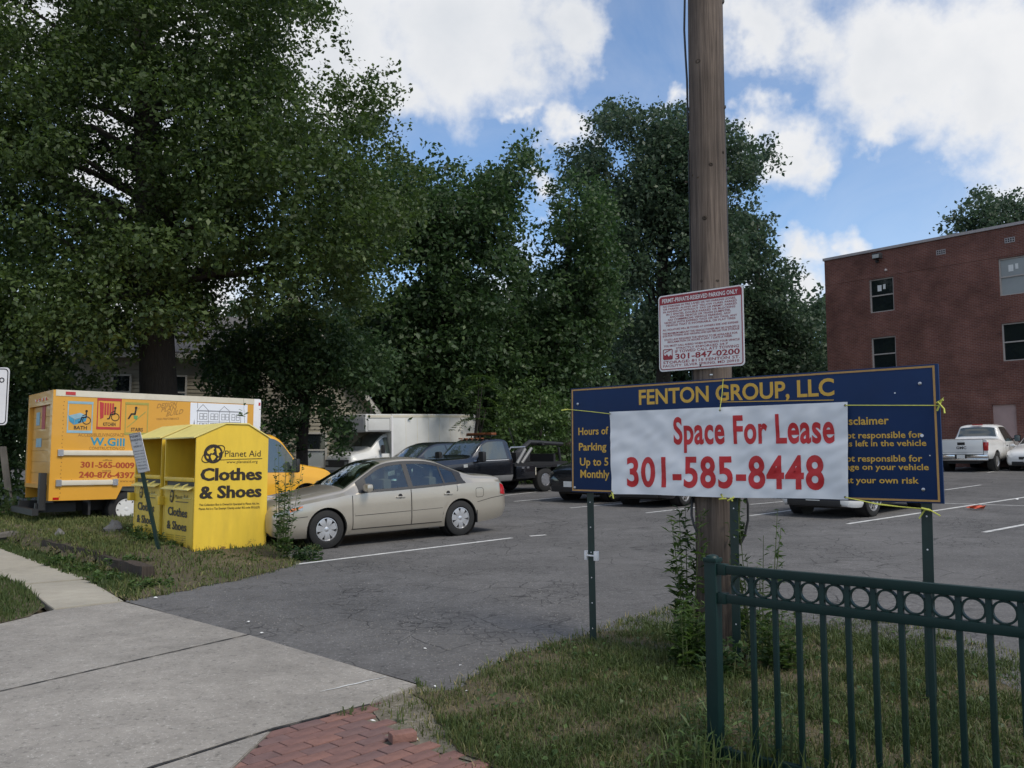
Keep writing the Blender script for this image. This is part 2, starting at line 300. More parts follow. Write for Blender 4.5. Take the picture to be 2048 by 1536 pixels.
M['alloy'] = mat("alloy_silver", (0.55, 0.55, 0.56), 0.32, 0.06, 10, metal=0.75)
M['chrome'] = mat("chrome", (0.75, 0.75, 0.76), 0.12, 0.03, 10, metal=1.0)
M['glass'] = mat("car_glass", (0.042, 0.056, 0.052), 0.04, 0.05, 2, spec=0.9, coat=1.0)
def mat_clearglass(name):
    m, nt, b = nodes_of(name); N = nt.nodes.new; L = nt.links.new; nt.nodes.remove(b)
    t = N("ShaderNodeBsdfTransparent"); t.inputs[0].default_value = (0.62, 0.72, 0.67, 1); g = N("ShaderNodeBsdfGlossy"); g.inputs["Roughness"].default_value = 0.02; g.inputs["Color"].default_value = (0.9, 0.95, 0.93, 1)
    f = N("ShaderNodeFresnel"); f.inputs[0].default_value = 1.55; k = N("ShaderNodeMath"); k.operation = 'MULTIPLY_ADD'; k.inputs[1].default_value = 1.6; k.inputs[2].default_value = 0.05; L(f.outputs[0], k.inputs[0])
    x = N("ShaderNodeMixShader"); L(k.outputs[0], x.inputs[0]); L(t.outputs[0], x.inputs[1]); L(g.outputs[0], x.inputs[2]); L(x.outputs[0], nt.nodes["Material Output"].inputs["Surface"]); return m
M['clearglass'] = mat_clearglass("clear_car_glass")
M['seatcloth'] = mat("seat_cloth", (0.17, 0.15, 0.12), 0.9, 0.12, 10)
M['winglass'] = mat("window_glass", (0.012, 0.016, 0.018), 0.05, 0.1, 1.5, spec=0.8)
M['blind'] = mat("window_blind", (0.32, 0.34, 0.34), 0.15, 0.08, 1.5, coat=0.8)
M['lamp_red'] = mat("red_lens", (0.42, 0.008, 0.012), 0.18, 0.1, 10, coat=0.8)
M['lamp_amber'] = mat("amber_lens", (0.60, 0.17, 0.03), 0.2, 0.1, 10, coat=0.8)
M['beacon'] = mat("dull_amber_lens", (0.17, 0.055, 0.018), 0.4, 0.15, 10)
M['lamp_clear'] = mat("clear_lens", (0.34, 0.35, 0.34), 0.15, 0.2, 10, metal=0.2, coat=0.7)
M['siding'] = mat("cream_siding_shaded", (0.29, 0.265, 0.205), 0.7, 0.10, 2, dirt=0.25, dirtcol=(0.22, 0.20, 0.15))  # cream lowered: the shade of the trees is put into the base colour
M['whitetrim'] = mat("white_trim_shaded", (0.45, 0.43, 0.39), 0.6, 0.08, 3, dirt=0.2, dirtcol=(0.3, 0.28, 0.22))  # white of trim and window frames darkened likewise to carry the tree shade
M['shingle'] = mat("grey_shingles", (0.11, 0.105, 0.105), 0.9, 0.25, 9, bump=0.5, bscale=40)
M['coping'] = mat("stone_coping", (0.36, 0.33, 0.33), 0.8, 0.12, 3)
M['winframe'] = mat("window_frame_beige", (0.40, 0.36, 0.33), 0.6, 0.08, 4)
M['boarded'] = mat("boarded_pink", (0.40, 0.28, 0.26), 0.8, 0.10, 2)
M['barkdark'] = mat("bark", (0.036, 0.029, 0.024), 0.95, 0.35, 5, bump=0.9, bscale=14, stretch=(3, 3, 0.6))
M['stone'] = mat("grey_stone", (0.13, 0.125, 0.12), 0.9, 0.25, 9, bump=0.6, bscale=25)
M['orange'] = mat("orange_plastic", (0.62, 0.10, 0.04), 0.5, 0.2, 12)
M['paper'] = mat("white_paper", (0.70, 0.70, 0.68), 0.7, 0.1, 10)
M['blueprint'] = mat("blue_graphic", (0.05, 0.26, 0.42), 0.45, 0.35, 6)
M['lightblue'] = mat("light_blue_graphic", (0.24, 0.40, 0.48), 0.45, 0.2, 6)
M['teal'] = mat("teal_lettering", (0.02, 0.24, 0.36), 0.45, 0.1, 6)
M['brick_ink'] = mat("brick_red_lettering", (0.36, 0.055, 0.012), 0.5, 0.1, 6)
M['redgraphic'] = mat("red_graphic", (0.42, 0.03, 0.03), 0.5, 0.15, 6)
M['greengraphic'] = mat("green_graphic", (0.10, 0.30, 0.12), 0.5, 0.15, 6)
M['olivegraphic'] = mat("faded_green_graphic", (0.34, 0.30, 0.06), 0.5, 0.15, 6)
M['tanink'] = mat("brown_lettering", (0.26, 0.12, 0.02), 0.5, 0.1, 6)
M['fadedink'] = mat("faded_lettering", (0.34, 0.17, 0.03), 0.5, 0.1, 6)
M['greyink'] = mat("grey_line_drawing", (0.16, 0.16, 0.18), 0.6, 0.1, 6)
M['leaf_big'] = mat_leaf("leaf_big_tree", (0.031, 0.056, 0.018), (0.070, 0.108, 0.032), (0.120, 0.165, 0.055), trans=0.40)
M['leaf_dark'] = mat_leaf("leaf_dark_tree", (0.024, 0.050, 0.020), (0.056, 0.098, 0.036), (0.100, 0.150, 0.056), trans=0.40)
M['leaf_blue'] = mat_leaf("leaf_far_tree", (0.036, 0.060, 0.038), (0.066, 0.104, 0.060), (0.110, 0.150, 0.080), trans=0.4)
M['leaf_lite'] = mat_leaf("leaf_shrub", (0.035, 0.068, 0.022), (0.075, 0.125, 0.036), (0.12, 0.18, 0.055))
M['grassblade'] = mat_leaf("grass_blade", (0.032, 0.062, 0.015), (0.085, 0.108, 0.034), (0.24, 0.195, 0.10), trans=0.25, rough=0.6)
M['drygrass'] = mat_leaf("dry_grass_blade", (0.045, 0.082, 0.020), (0.125, 0.135, 0.045), (0.30, 0.25, 0.12), trans=0.2, rough=0.7)

# ------------------------------------------------------------------ mesh building helpers
class MB:
    def __init__(s): s.v = []; s.f = []; s.sm = []
    def add(s, vs, fs, smooth=False, mx=None):
        o = len(s.v)
        s.v += [tuple(mx @ Vector(p)) for p in vs] if mx is not None else [tuple(p) for p in vs]
        s.f += [tuple(i + o for i in f) for f in fs]; s.sm += [smooth] * len(fs); return s
    def box(s, lo, hi, mx=None, bev=0.0):
        (a, b, c), (d, e, f) = lo, hi
        if bev <= 0:
            return s.add([(a,b,c),(d,b,c),(d,e,c),(a,e,c),(a,b,f),(d,b,f),(d,e,f),(a,e,f)],
                         [(0,3,2,1),(4,5,6,7),(0,1,5,4),(1,2,6,5),(2,3,7,6),(3,0,4,7)], mx=mx)
        bm = bmesh.new(); bmesh.ops.create_cube(bm, size=1.0)
        for v in bm.verts: v.co = Vector(((a+d)/2 + v.co.x*(d-a), (b+e)/2 + v.co.y*(e-b), (c+f)/2 + v.co.z*(f-c)))
        bmesh.ops.bevel(bm, geom=bm.edges[:], offset=bev, segments=2, affect='EDGES', profile=0.6)
        bm.verts.index_update(); s.add([v.co for v in bm.verts], [[v.index for v in f.verts] for f in bm.faces], True, mx); bm.free(); return s
    def tube(s, pts, rad, seg=8, cap=True, mx=None):
        pts = [Vector(p) for p in pts]; n = len(pts)
        rs = list(rad) if hasattr(rad, '__len__') else [rad] * n
        vs = []; prev = None
        for i, p in enumerate(pts):
            t = (pts[min(i+1, n-1)] - pts[max(i-1, 0)]).normalized()
            if prev is None: u = t.orthogonal().normalized()
            else:
                u = prev - t * prev.dot(t); u = u.normalized() if u.length > 1e-6 else t.orthogonal().normalized()
            prev = u; w = t.cross(u)
            for k in range(seg):
                a = 2*math.pi*k/seg; vs.append(p + (u*math.cos(a) + w*math.sin(a)) * rs[i])
        fs = [(i*seg+k, i*seg+(k+1)%seg, (i+1)*seg+(k+1)%seg, (i+1)*seg+k) for i in range(n-1) for k in range(seg)]
        s.add(vs, fs, True, mx)
        if cap:
            o = len(vs); s.add(vs[:seg], [tuple(reversed(range(seg)))], False, mx); s.add(vs[-seg:], [tuple(range(seg))], False, mx)
        return s
    def lathe(s, prof, seg=24, mx=None, axis='y'):
        """prof: (radius, along-axis) pairs"""
        vs = []
        for r, h in prof:
            for k in range(seg):
                a = 2*math.pi*k/seg; ca, sa = r*math.cos(a), r*math.sin(a)
                vs.append((ca, h, sa) if axis == 'y' else (ca, sa, h))
        n = len(prof)
        fs = [(i*seg+k, (i+1)*seg+k, (i+1)*seg+(k+1)%seg, i*seg+(k+1)%seg) for i in range(n-1) for k in range(seg)]
        return s.add(vs, fs, True, mx)
    def prism(s, poly, y0, y1, mx=None):
        """polygon in (x, z), extruded along y"""
        n = len(poly)
        vs = [(x, y0, z) for x, z in poly] + [(x, y1, z) for x, z in poly]
        fs = [tuple(range(n)), tuple(reversed(range(n, 2*n)))] + [(i, i+n, (i+1)%n+n, (i+1)%n) for i in range(n)]
        return s.add(vs, fs, False, mx)
    def grid(s, fn, nu, nv, smooth=True, mx=None):
        vs = [fn(i/nu, j/nv) for i in range(nu+1) for j in range(nv+1)]
        fs = [(i*(nv+1)+j, (i+1)*(nv+1)+j, (i+1)*(nv+1)+j+1, i*(nv+1)+j+1) for i in range(nu) for j in range(nv)]
        return s.add(vs, fs, smooth, mx)
    # flat graphics in the (x, z) plane at depth y
    def poly(s, pts, y, th=0.0012, mx=None): return s.prism(pts, y - th, y, mx)
    def disc(s, c, r, y, seg=20, rz=None, mx=None):
        rz = rz or r; return s.poly([(c[0]+r*math.cos(2*math.pi*k/seg), c[1]+rz*math.sin(2*math.pi*k/seg)) for k in range(seg)], y, mx=mx)
    def stroke(s, pts, w, y, closed=False, mx=None):
        pts = [Vector((p[0], p[1])) for p in pts]
        if closed: pts = pts + [pts[0]]
        for a, b in zip(pts, pts[1:]):
            d = b - a
            if d.length < 1e-6: continue
            d.normalize(); q = Vector((-d.y, d.x)) * w / 2; e = d * w * 0.3
            s.poly([tuple(a-q-e), tuple(b-q+e), tuple(b+q+e), tuple(a+q-e)], y, mx=mx)
        return s
    def ring(s, c, r, w, y, seg=24, rz=None, rot=0.0, mx=None):
        rz = rz or r; pts = []
        for k in range(seg):
            a = 2*math.pi*k/seg; x, z = r*math.cos(a), rz*math.sin(a)
            pts.append((c[0]+x*math.cos(rot)-z*math.sin(rot), c[1]+x*math.sin(rot)+z*math.cos(rot)))
        return s.stroke(pts, w, y, True, mx=mx)
    def build(s, name, m, parent=None, flipfix=True, autosmooth=35):
        me = bpy.data.meshes.new(name); me.from_pydata(s.v, [], s.f)
        me.polygons.foreach_set("use_smooth", np.array(s.sm, dtype=bool)); me.update()
        if flipfix:
            bm = bmesh.new(); bm.from_mesh(me); bmesh.ops.recalc_face_normals(bm, faces=bm.faces); bm.to_mesh(me); bm.free()
        if any(s.sm) and autosmooth: me.set_sharp_from_angle(angle=R(autosmooth))
        return link(name, me, m, parent)

def link(name, me, m, parent=None):
    o = bpy.data.objects.new(name, me); C.objects.link(o)
    if m is not None: me.materials.append(m if not isinstance(m, str) else M[m])
    if parent is not None: o.parent = parent
    return o
def tag(o, label=None, cat=None, group=None, kind=None):
    if label: o['label'] = label
    if cat: o['category'] = cat
    if group: o['group'] = group
    if kind: o['kind'] = kind
    return o
def thing(name, label, cat, loc=(0, 0, 0), rot=(0, 0, 0), group=None):
    o = bpy.data.objects.new(name, None); C.objects.link(o); o.empty_display_size = 0.2
    o.location = loc; o.rotation_euler = rot if hasattr(rot, '__len__') else (0, 0, rot)
    return tag(o, label, cat, group)
def np_mesh(name, V, F, m, parent=None, tint=None, smooth=False):
    me = bpy.data.meshes.new(name); V = np.ascontiguousarray(V, np.float32); F = np.ascontiguousarray(F, np.int32)
    me.vertices.add(len(V)); me.vertices.foreach_set("co", V.ravel())
    me.loops.add(F.size); me.loops.foreach_set("vertex_index", F.ravel())
    me.polygons.add(len(F)); me.polygons.foreach_set("loop_start", np.arange(0, F.size, F.shape[1], dtype=np.int32))
    if smooth: me.polygons.foreach_set("use_smooth", np.ones(len(F), bool))
    me.update(calc_edges=True)
    if tint is not None:
        a = me.attributes.new("tint", 'FLOAT', 'FACE'); a.data.foreach_set("value", np.asarray(tint, np.float32))
    return link(name, me, m, parent)

# lettering: the built-in font, scaled to fit, as thin solid letters
_fc = bpy.data.curves.new("font_probe", 'FONT'); _CAP = None
def text_geo(s, bold=0.0, res=3, space=1.0):
    cu = bpy.data.curves.new("t", 'FONT'); cu.body = s; cu.size = 1.0; cu.resolution_u = res; cu.offset = bold; cu.extrude = 0.0; cu.space_character = space
    o = bpy.data.objects.new("t", cu); C.objects.link(o)
    dg = bpy.context.evaluated_depsgraph_get(); dg.update()
    me = bpy.data.meshes.new_from_object(o.evaluated_get(dg))
    vs = np.array([v.co[:2] for v in me.vertices]).reshape(-1, 2); fs = [tuple(p.vertices) for p in me.polygons]
    bpy.data.objects.remove(o); bpy.data.curves.remove(cu); bpy.data.meshes.remove(me)
    return vs, fs
def text(mb, s, x0, x1, z0, cap, y, bold=0.012, slant=0.0, rise=0.0, res=2, mx=None, fat=0, space=1.0):
    """letters of cap height `cap`, baseline z0, spanning x0..x1, lying on the plane y (facing -y); rise lifts the right end"""
    global _CAP
    if _CAP is None:
        h, _ = text_geo("H"); _CAP = (h[:, 1].min(), h[:, 1].max() - h[:, 1].min())
    vs, fs = text_geo(s, bold, res, space)
    if not len(vs): return
    mn, mxx = vs[:, 0].min(), vs[:, 0].max(); kx = (x1 - x0) / (mxx - mn); kz = cap / _CAP[1]
    zz = (vs[:, 1] - _CAP[0]) * kz
    xx = x0 + (vs[:, 0] - mn) * kx + zz * slant
    zz = zz + z0 + rise * (xx - x0) / max(1e-6, x1 - x0)
    for k in range(fat + 1):
        dx = 0 if fat == 0 else (k / fat - 0.5) * cap * 0.075
        mb.add([(a + dx, y - k * 0.0002, b) for a, b in zip(xx, zz)], fs, mx=mx)

def build_words(mb, name, m, parent, gap):
    """one object for each word: faces whose x ranges touch within `gap` belong together"""
    V = mb.v; rg = sorted(((min(V[i][0] for i in f), max(V[i][0] for i in f), k) for k, f in enumerate(mb.f)))
    groups, hi = [], None
    for lo_, h, k in rg:
        if hi is None or lo_ > hi + gap: groups.append([]); hi = h
        groups[-1].append(k); hi = max(hi, h)
    out = []
    for g in groups:
        w = MB(); ids = {}
        for k in g:
            f = []
            for i in mb.f[k]:
                if i not in ids: ids[i] = len(w.v); w.v.append(V[i])
                f.append(ids[i])
            w.f.append(tuple(f)); w.sm.append(False)
        out.append(w.build(name, m, parent, flipfix=False))
    return out
class Panel:
    """a flat upright face: origin at a corner, x axis along it; turns points of the photograph into its own (x, z)"""
    def __init__(s, origin, xdir): s.o = Vector(origin); s.x = Vector(xdir).normalized(); s.n = Vector((0, 0, 1)).cross(s.x)
    def at(s, px, py):
        d = px_dir(px, py); e = Vector((0, 0, EYE)); t = (s.o - e).dot(s.n) / d.dot(s.n); p = e + d * t - s.o
        return p.dot(s.x), p.z
    def ang(s): return math.atan2(s.x.y, s.x.x)
    def txt(s, mb, string, a, b, cap_px, y, **k):
        x0, z0 = s.at(*a); x1, z1 = s.at(*b); xm, zm = s.at(a[0], a[1] - cap_px)
        text(mb, string, x0, x1, z0, zm - z0, y, rise=z1 - z0, **k)

# ------------------------------------------------------------------ ground sheets
def sheet(name, poly, zf, m, step=0.6, kind="structure", dz=0.0):
    """polygon (x, y) filled with a triangulated grid that follows the land"""
    xs = [p[0] for p in poly]; ys = [p[1] for p in poly]
    bm = bmesh.new(); vs = [bm.verts.new((p[0], p[1], 0)) for p in poly]; bm.faces.new(vs)
    x = math.floor(min(xs) / step) * step + step * 0.5
    while x < max(xs):
        bmesh.ops.bisect_plane(bm, geom=bm.verts[:] + bm.edges[:] + bm.faces[:], plane_co=(x, 0, 0), plane_no=(1, 0, 0)); x += step
    y = math.floor(min(ys) / step) * step + step * 0.5
    while y < max(ys):
        bmesh.ops.bisect_plane(bm, geom=bm.verts[:] + bm.edges[:] + bm.faces[:], plane_co=(0, y, 0), plane_no=(0, 1, 0)); y += step
    for v in bm.verts: v.co.z = float(zf(v.co.x, v.co.y)) + dz
    bmesh.ops.recalc_face_normals(bm, faces=bm.faces)
    for f in bm.faces:
        if f.normal.z < 0: f.normal_flip()
        f.smooth = True
    me = bpy.data.meshes.new(name); bm.to_mesh(me); bm.free()
    o = link(name, me, m); o['kind'] = kind; return o
def in_poly(x, y, poly):
    x = np.asarray(x, float); y = np.asarray(y, float); c = np.zeros(x.shape, bool); j = len(poly) - 1
    for i in range(len(poly)):
        (xi, yi), (xj, yj) = poly[i], poly[j]
        if yi != yj: c ^= ((yi > y) != (yj > y)) & (x < (xj - xi) * (y - yi) / (yj - yi) + xi)
        j = i
    return c

# the ground: one sheet out to the horizon
def ground_sheet():
    mb = MB(); ns = [-420, N0, N0 + 42, 900]; vs = []
    for n in ns:
        for q in (-800, 800):
            p = sn(q, n); vs.append((p.x, p.y, SLOPE * min(max(n - N0, 0), 42) - 0.10))
    mb.add(vs, [(2*i, 2*i+1, 2*i+3, 2*i+2) for i in range(3)]); return tag(mb.build("ground", 'soil'), kind="structure")
ground_sheet()
# asphalt lot
lot_edge_a, lot_edge_b = flat(250, 1205), flat(840, 1370)
lot_poly = [tuple(lot_edge_a)[:2], tuple(lot_edge_b)[:2], (-0.3, 6.0), (0.3, 5.2), (6.5, 0.6), (60, -30), (90, 30), (40, 75), (-45, 75), (-45, 45)] + [tuple(sn(s, n))[:2] for s, n in ((-40, 8.7), (-12.5, 8.4), (-11.0, 6.6), (-10.5, 5.6))]
LOT = sheet("parking_lot", lot_poly, lambda x, y: lot_z(x, y), M['asphalt'], step=1.5)

# concrete driveway: slabs with open joints
def shrink(poly, d):
    c = Vector((sum(p[0] for p in poly) / len(poly), sum(p[1] for p in poly) / len(poly)))
    out = []; n = len(poly)
    for i in range(n):
        p = Vector(poly[i][:2]); a = Vector(poly[i-1][:2]); b = Vector(poly[(i+1) % n][:2])
        def inward(u, v):
            e = (v - u).normalized(); q = Vector((-e.y, e.x)); return q if q.dot(c - u) > 0 else -q
        q = inward(a, p) + inward(p, b)
        out.append(tuple(p + q.normalized() * d / max(0.5, q.length / 2)) if q.length > 1e-6 else tuple(p))
    return out
def slab(name, poly, z0, z1, m, parent, gap=0.015):
    poly = shrink([tuple(p)[:2] for p in poly], gap); bm = bmesh.new()
    top = [bm.verts.new((x, y, z1)) for x, y in poly]; bot = [bm.verts.new((x, y, z0)) for x, y in poly]; n = len(poly)
    bm.faces.new(top); bm.faces.new(list(reversed(bot)))
    for i in range(n): bm.faces.new((top[i], top[i-1], bot[i-1], bot[i]))
    bmesh.ops.recalc_face_normals(bm, faces=bm.faces)
    te = [e for e in bm.edges if all(v.co.z > z1 - 1e-4 for v in e.verts)]
    bmesh.ops.bevel(bm, geom=te, offset=0.006, segments=2, affect='EDGES')
    me = bpy.data.meshes.new(name); bm.to_mesh(me); bm.free(); return link(name, me, m, parent)
DRV = tag(bpy.data.objects.new("driveway", None), kind="structure"); C.objects.link(DRV)
A, B = flat(250, 1205), flat(840, 1372)
J1, J0 = flat(500, 1271), flat(0, 1386); jd = (J0 - J1)
K1, K0 = flat(547, 1461), flat(309, 1537)
W1 = flat(740, 1412); V1 = flat(470, 1537)
L0 = flat(0, 1246); ld = (flat(105, 1222) - flat(250, 1205))
slab("concrete_slab", [A, J1, J1 + jd * 3.2, L0 + Vector((-1.4, -3.2, 0)), L0 + Vector((-1.0, -0.9, 0)), L0, flat(105, 1222)], -0.08, 0.012, M['concrete'], DRV)
kd = K0 - K1
slab("concrete_slab", [J1, B, W1, K1, K1 + kd * 3.0, J1 + jd * 3.2], -0.08, 0.012, M['concrete'], DRV)
slab("concrete_slab", [K1, V1, V1 + Vector((-0.1, -1.1, 0)), K1 + kd * 2.6], -0.08, 0.010, M['concrete'], DRV)
for p_, q_ in ((J1, J1 + jd * 1.3), (W1.lerp(K1, .0), K1), (K1, K1 + kd * 1.6)):
    fl = MB(); e_ = (q_ - p_); nv_ = Vector((-e_.y, e_.x, 0)).normalized(); vs = []; ns_ = max(4, int(e_.length / .08))
    for i in range(ns_ + 1):
        c_ = p_ + e_ * i / ns_; wv = .010 + .004 * math.sin(i * 2.3) + .003 * math.sin(i * 5.1); vs += [tuple(c_ + nv_ * wv + Vector((0, 0, .0135))), tuple(c_ - nv_ * wv + Vector((0, 0, .0135)))]
    fl.add(vs, [(2*i, 2*i+1, 2*i+3, 2*i+2) for i in range(ns_)]); fl.build("joint_filler", 'tar', DRV, flipfix=False)
# pavement of two flags beyond it
SWK = tag(bpy.data.objects.new("sidewalk", None), kind="structure"); C.objects.link(SWK)
slab("concrete_slab", [flat(250, 1204), flat(178, 1161), flat(44, 1172), flat(92, 1212), flat(105, 1221)], -0.06, 0.016, M['concrete_old'], SWK)
slab("concrete_slab", [flat(178, 1160), flat(0, 1098), flat(-120, 1062), flat(-150, 1098), flat(0, 1156), flat(44, 1171)], -0.06, 0.022, M['concrete_old'], SWK)

# brick pavement in the near corner, laid brick by brick
BRK = tag(bpy.data.objects.new("brick_pavement", None), kind="structure"); C.objects.link(BRK)
brick_poly = [tuple(p)[:2] for p in (flat(470, 1540), flat(555, 1463), flat(738, 1413), flat(770, 1450), flat(792, 1482), flat(850, 1500), flat(990, 1532), flat(1040, 1560))] + [(0.3, 3.9), (-1.55, 3.9)]
bmesh_cache = []
for k in range(4):
    b = MB(); b.box((-0.100, -0.050, -0.06), (0.100, 0.050, 0.0), bev=0.006)
    o = b.build("brick", ('brick_a', 'brick_b', 'brick_c', 'brick_a')[k]); bmesh_cache.append(o.data); bpy.data.objects.remove(o)
ang = math.atan2(DN.y, DN.x) - 0.05
ux, uy = Vector((math.cos(ang), math.sin(ang))), Vector((-math.sin(ang), math.cos(ang)))
for i in range(-14, 15):
    for j in range(-26, 27):
        # running bond, rows across the pavement
        p = Vector((-0.8, 4.9)) + ux * (i * 0.206 + (0.103 if j % 2 else 0)) + uy * (j * 0.1045)
        q = [p + ux * sx * .1 + uy * sy * .05 for sx, sy in ((-1, -1), (1, -1), (1, 1), (-1, 1))]
        cutq = q
        for e0, e1 in ((V1, K1), (K1, W1)):
            e = Vector((e1.x - e0.x, e1.y - e0.y)); nn = Vector((e.y, -e.x)).normalized(); f_ = lambda v: (v - Vector((e0.x, e0.y))).dot(nn) - .004
            out = []
            for k in range(len(cutq)):
                u_, v_ = cutq[k - 1], cutq[k]; fu, fv = f_(u_), f_(v_)
                if (fu > 0) != (fv > 0): out.append(u_.lerp(v_, fu / (fu - fv)))
                if fv > 0: out.append(v_)
            cutq = out
            if len(cutq) < 3: break
        if len(cutq) < 3: continue
        cm = sum(cutq, Vector((0, 0))) / len(cutq)
        if not in_poly([cm.x], [cm.y], brick_poly)[0]: continue
        whole = len(cutq) == 4 and all((u_ - v_).length < 1e-6 for u_, v_ in zip(cutq, q))
        if whole:
            o = bpy.data.objects.new("brick", random.choice(bmesh_cache)); C.objects.link(o); o.parent = BRK
            o.location = (p.x, p.y, 0.012 + random.uniform(-0.004, 0.004)); o.rotation_euler = (random.uniform(-.012, .012), random.uniform(-.012, .012), ang + random.uniform(-.012, .012))
        else:
            mbk = MB(); nq = len(cutq); mbk.add([(v.x, v.y, .011) for v in cutq] + [(v.x, v.y, -.05) for v in cutq], [tuple(range(nq)), tuple(reversed(range(nq, 2 * nq)))] + [(k, k + nq, (k + 1) % nq + nq, (k + 1) % nq) for k in range(nq)])
            mbk.build("brick", ('brick_a', 'brick_b', 'brick_c')[(i + j) % 3], BRK)
sheet("pavement_bed", brick_poly + [], lambda x, y: 0.0 * x, M['dirt'], step=1.0, dz=-0.004)
sheet("gravel_patch", [tuple(p)[:2] for p in (flat(738, 1414), flat(842, 1372), flat(1000, 1335), flat(960, 1420), flat(1010, 1500), flat(990, 1536), flat(792, 1484))], lambda x, y: 0 * x, M['dirt'], step=0.5, dz=0.004)

# grass land: the island by the fence, the bank on the far side, the verge strip
isl_px = [(835, 1392), (905, 1386), (1000, 1333), (1090, 1305), (1180, 1282), (1260, 1262), (1340, 1243), (1450, 1232), (1560, 1238), (1700, 1258), (1850, 1290), (2048, 1342)]
isl = [tuple(flat(*p))[:2] for p in isl_px] + [(5.2, 5.3), (8, 3), (8, -1), (2.5, -1), (1.2, 2.6), (0.35, 3.9), (-0.08, 4.7), (-0.35, 5.1)]
isl = rough(isl, .045)
def isl_z(x, y): return np.maximum(lot_z(x, y), 0) * 0.6 + mound_z(x, y) + 0.008
sheet("grass_island", isl, isl_z, M['soil'], step=0.3)
bank_px = [(330, 1190), (420, 1172), (520, 1150), (592, 1128), (560, 1108), (640, 1082)]
bank = [tuple(on_lot(*p))[:2] for p in bank_px] + [tuple(sn(s, n))[:2] for s, n in ((-11.6, 8.7), (-13, 9.0), (-17, 9.2), (-21, 9.4), (-40, 9.4), (-40, 8.4), (-21, 6.66), (-16, 6.2), (-11.36, 5.74), (-11.1, 5.2))] + [tuple(flat(262, 1205))[:2]]
bank = rough(bank, .06)
def bank_h(x, y): return lot_z(x, y) + bank_z(x, y) + 0.006
sheet("grass_bank", bank, bank_h, M['soil'], step=0.35)
front = [tuple(sn(s, n))[:2] for s, n in ((-9.95, 4.85), (-10.6, 5.5), (-11.36, 5.80), (-16, 6.26), (-21, 6.72), (-40, 8.5), (-40, 8.0), (-21, 6.3), (-17.3, 6.05), (-14.5, 5.6), (-12, 5.25))]
sheet("grass_strip", front, lambda x, y: lot_z(x, y) * .25, M['soil'], step=0.35, dz=0.008)
verge = [tuple(flat(*p))[:2] for p in ((-160, 1100), (0, 1158), (44, 1174), (90, 1216), (60, 1236), (0, 1250), (-300, 1300))]
sheet("grass_verge", verge, lambda x, y: 0 * x, M['soil'], step=0.5, dz=0.02)

# painted bay lines
def line(a, b, w=0.09):
    a = Vector(a); b = Vector(b); d = (b - a); n = max(1, int(d.length / 0.8)); q = Vector((-d.y, d.x, 0)).normalized() * w / 2
    mb = MB()
    pts = [a + d * i / n for i in range(n + 1)]; vs = []
    for p in pts:
        for sg in (-1, 1):
            v = p + q * sg; vs.append((v.x, v.y, float(lot_z(v.x, v.y)) + 0.004))
    mb.add(vs, [(2*i, 2*i+2, 2*i+3, 2*i+1) for i in range(n)])
    return tag(mb.build("parking_line", 'paint_line', flipfix=False), kind="structure")
for a, b, w in [((592, 1129), (1024, 1076), .10), ((1060, 1072.5), (1092, 1070), .10), ((1695, 1048), (2120, 984), .10), ((1890, 980), (1962, 970), .09),
             ((1967, 1065), (2120, 1036), .10), ((1140, 1016), (1330, 1000), .09), ((1292, 1026), (1400, 1014), .09), ((1498, 1032), (1640, 1013), .09), ((1500, 1009), (1570, 1003), .09),
             ((1884, 1006.5), (2100, 1013.5), .08), ((1028, 1003), (1130, 994), .09), ((1000, 992), (1100, 981), .09), ((1975, 945), (2040, 935), .09), ((1925, 935), (1960, 930), .08)]:
    line(on_lot(*a), on_lot(*b), w)
sc = MB(); p_, q_ = flat(640, 1388, .0), flat(774, 1357, .0); dd = q_ - p_; nn_ = Vector((-dd.y, dd.x, 0)).normalized(); vs = []
for i in range(13):
    w_ = .010 * (1 - abs(i / 6 - 1) ** 2) + .002; c_ = p_ + dd * i / 12 + nn_ * .006 * math.sin(i * 1.7)
    vs += [tuple(c_ + nn_ * w_ + Vector((0, 0, .0165))), tuple(c_ - nn_ * w_ * .8 + Vector((0, 0, .0165)))]
sc.add(vs, [(2*i, 2*i+1, 2*i+3, 2*i+2) for i in range(12)]); tag(sc.build("paint_scuff", 'paint_line', flipfix=False), kind="structure")

# ------------------------------------------------------------------ leaves
def leaf_quads(P, Nrm, size, asp=0.62, droop=0.25):
    """diamond leaves with a folded midrib: P centres, Nrm normals, size lengths"""
    n = len(P); Nrm = Nrm / np.linalg.norm(Nrm, axis=1, keepdims=True)
    t = RNG.normal(size=(n, 3)); t -= Nrm * (t * Nrm).sum(1, keepdims=True); t /= np.linalg.norm(t, axis=1, keepdims=True)
    t[:, 2] -= droop; t /= np.linalg.norm(t, axis=1, keepdims=True)
    b = np.cross(Nrm, t); b /= np.linalg.norm(b, axis=1, keepdims=True)
    L = np.asarray(size).reshape(-1, 1)
    a0 = P - t * L * 0.5; a2 = P + t * L * 0.5
    mid = P - t * L * 0.06
    a1 = mid + b * L * asp * 0.5 + Nrm * L * 0.10; a3 = mid - b * L * asp * 0.5 + Nrm * L * 0.10
    V = np.stack([a0, a1, a2, a3], 1).reshape(-1, 3); F = np.arange(n * 4).reshape(-1, 4)
    return V, F
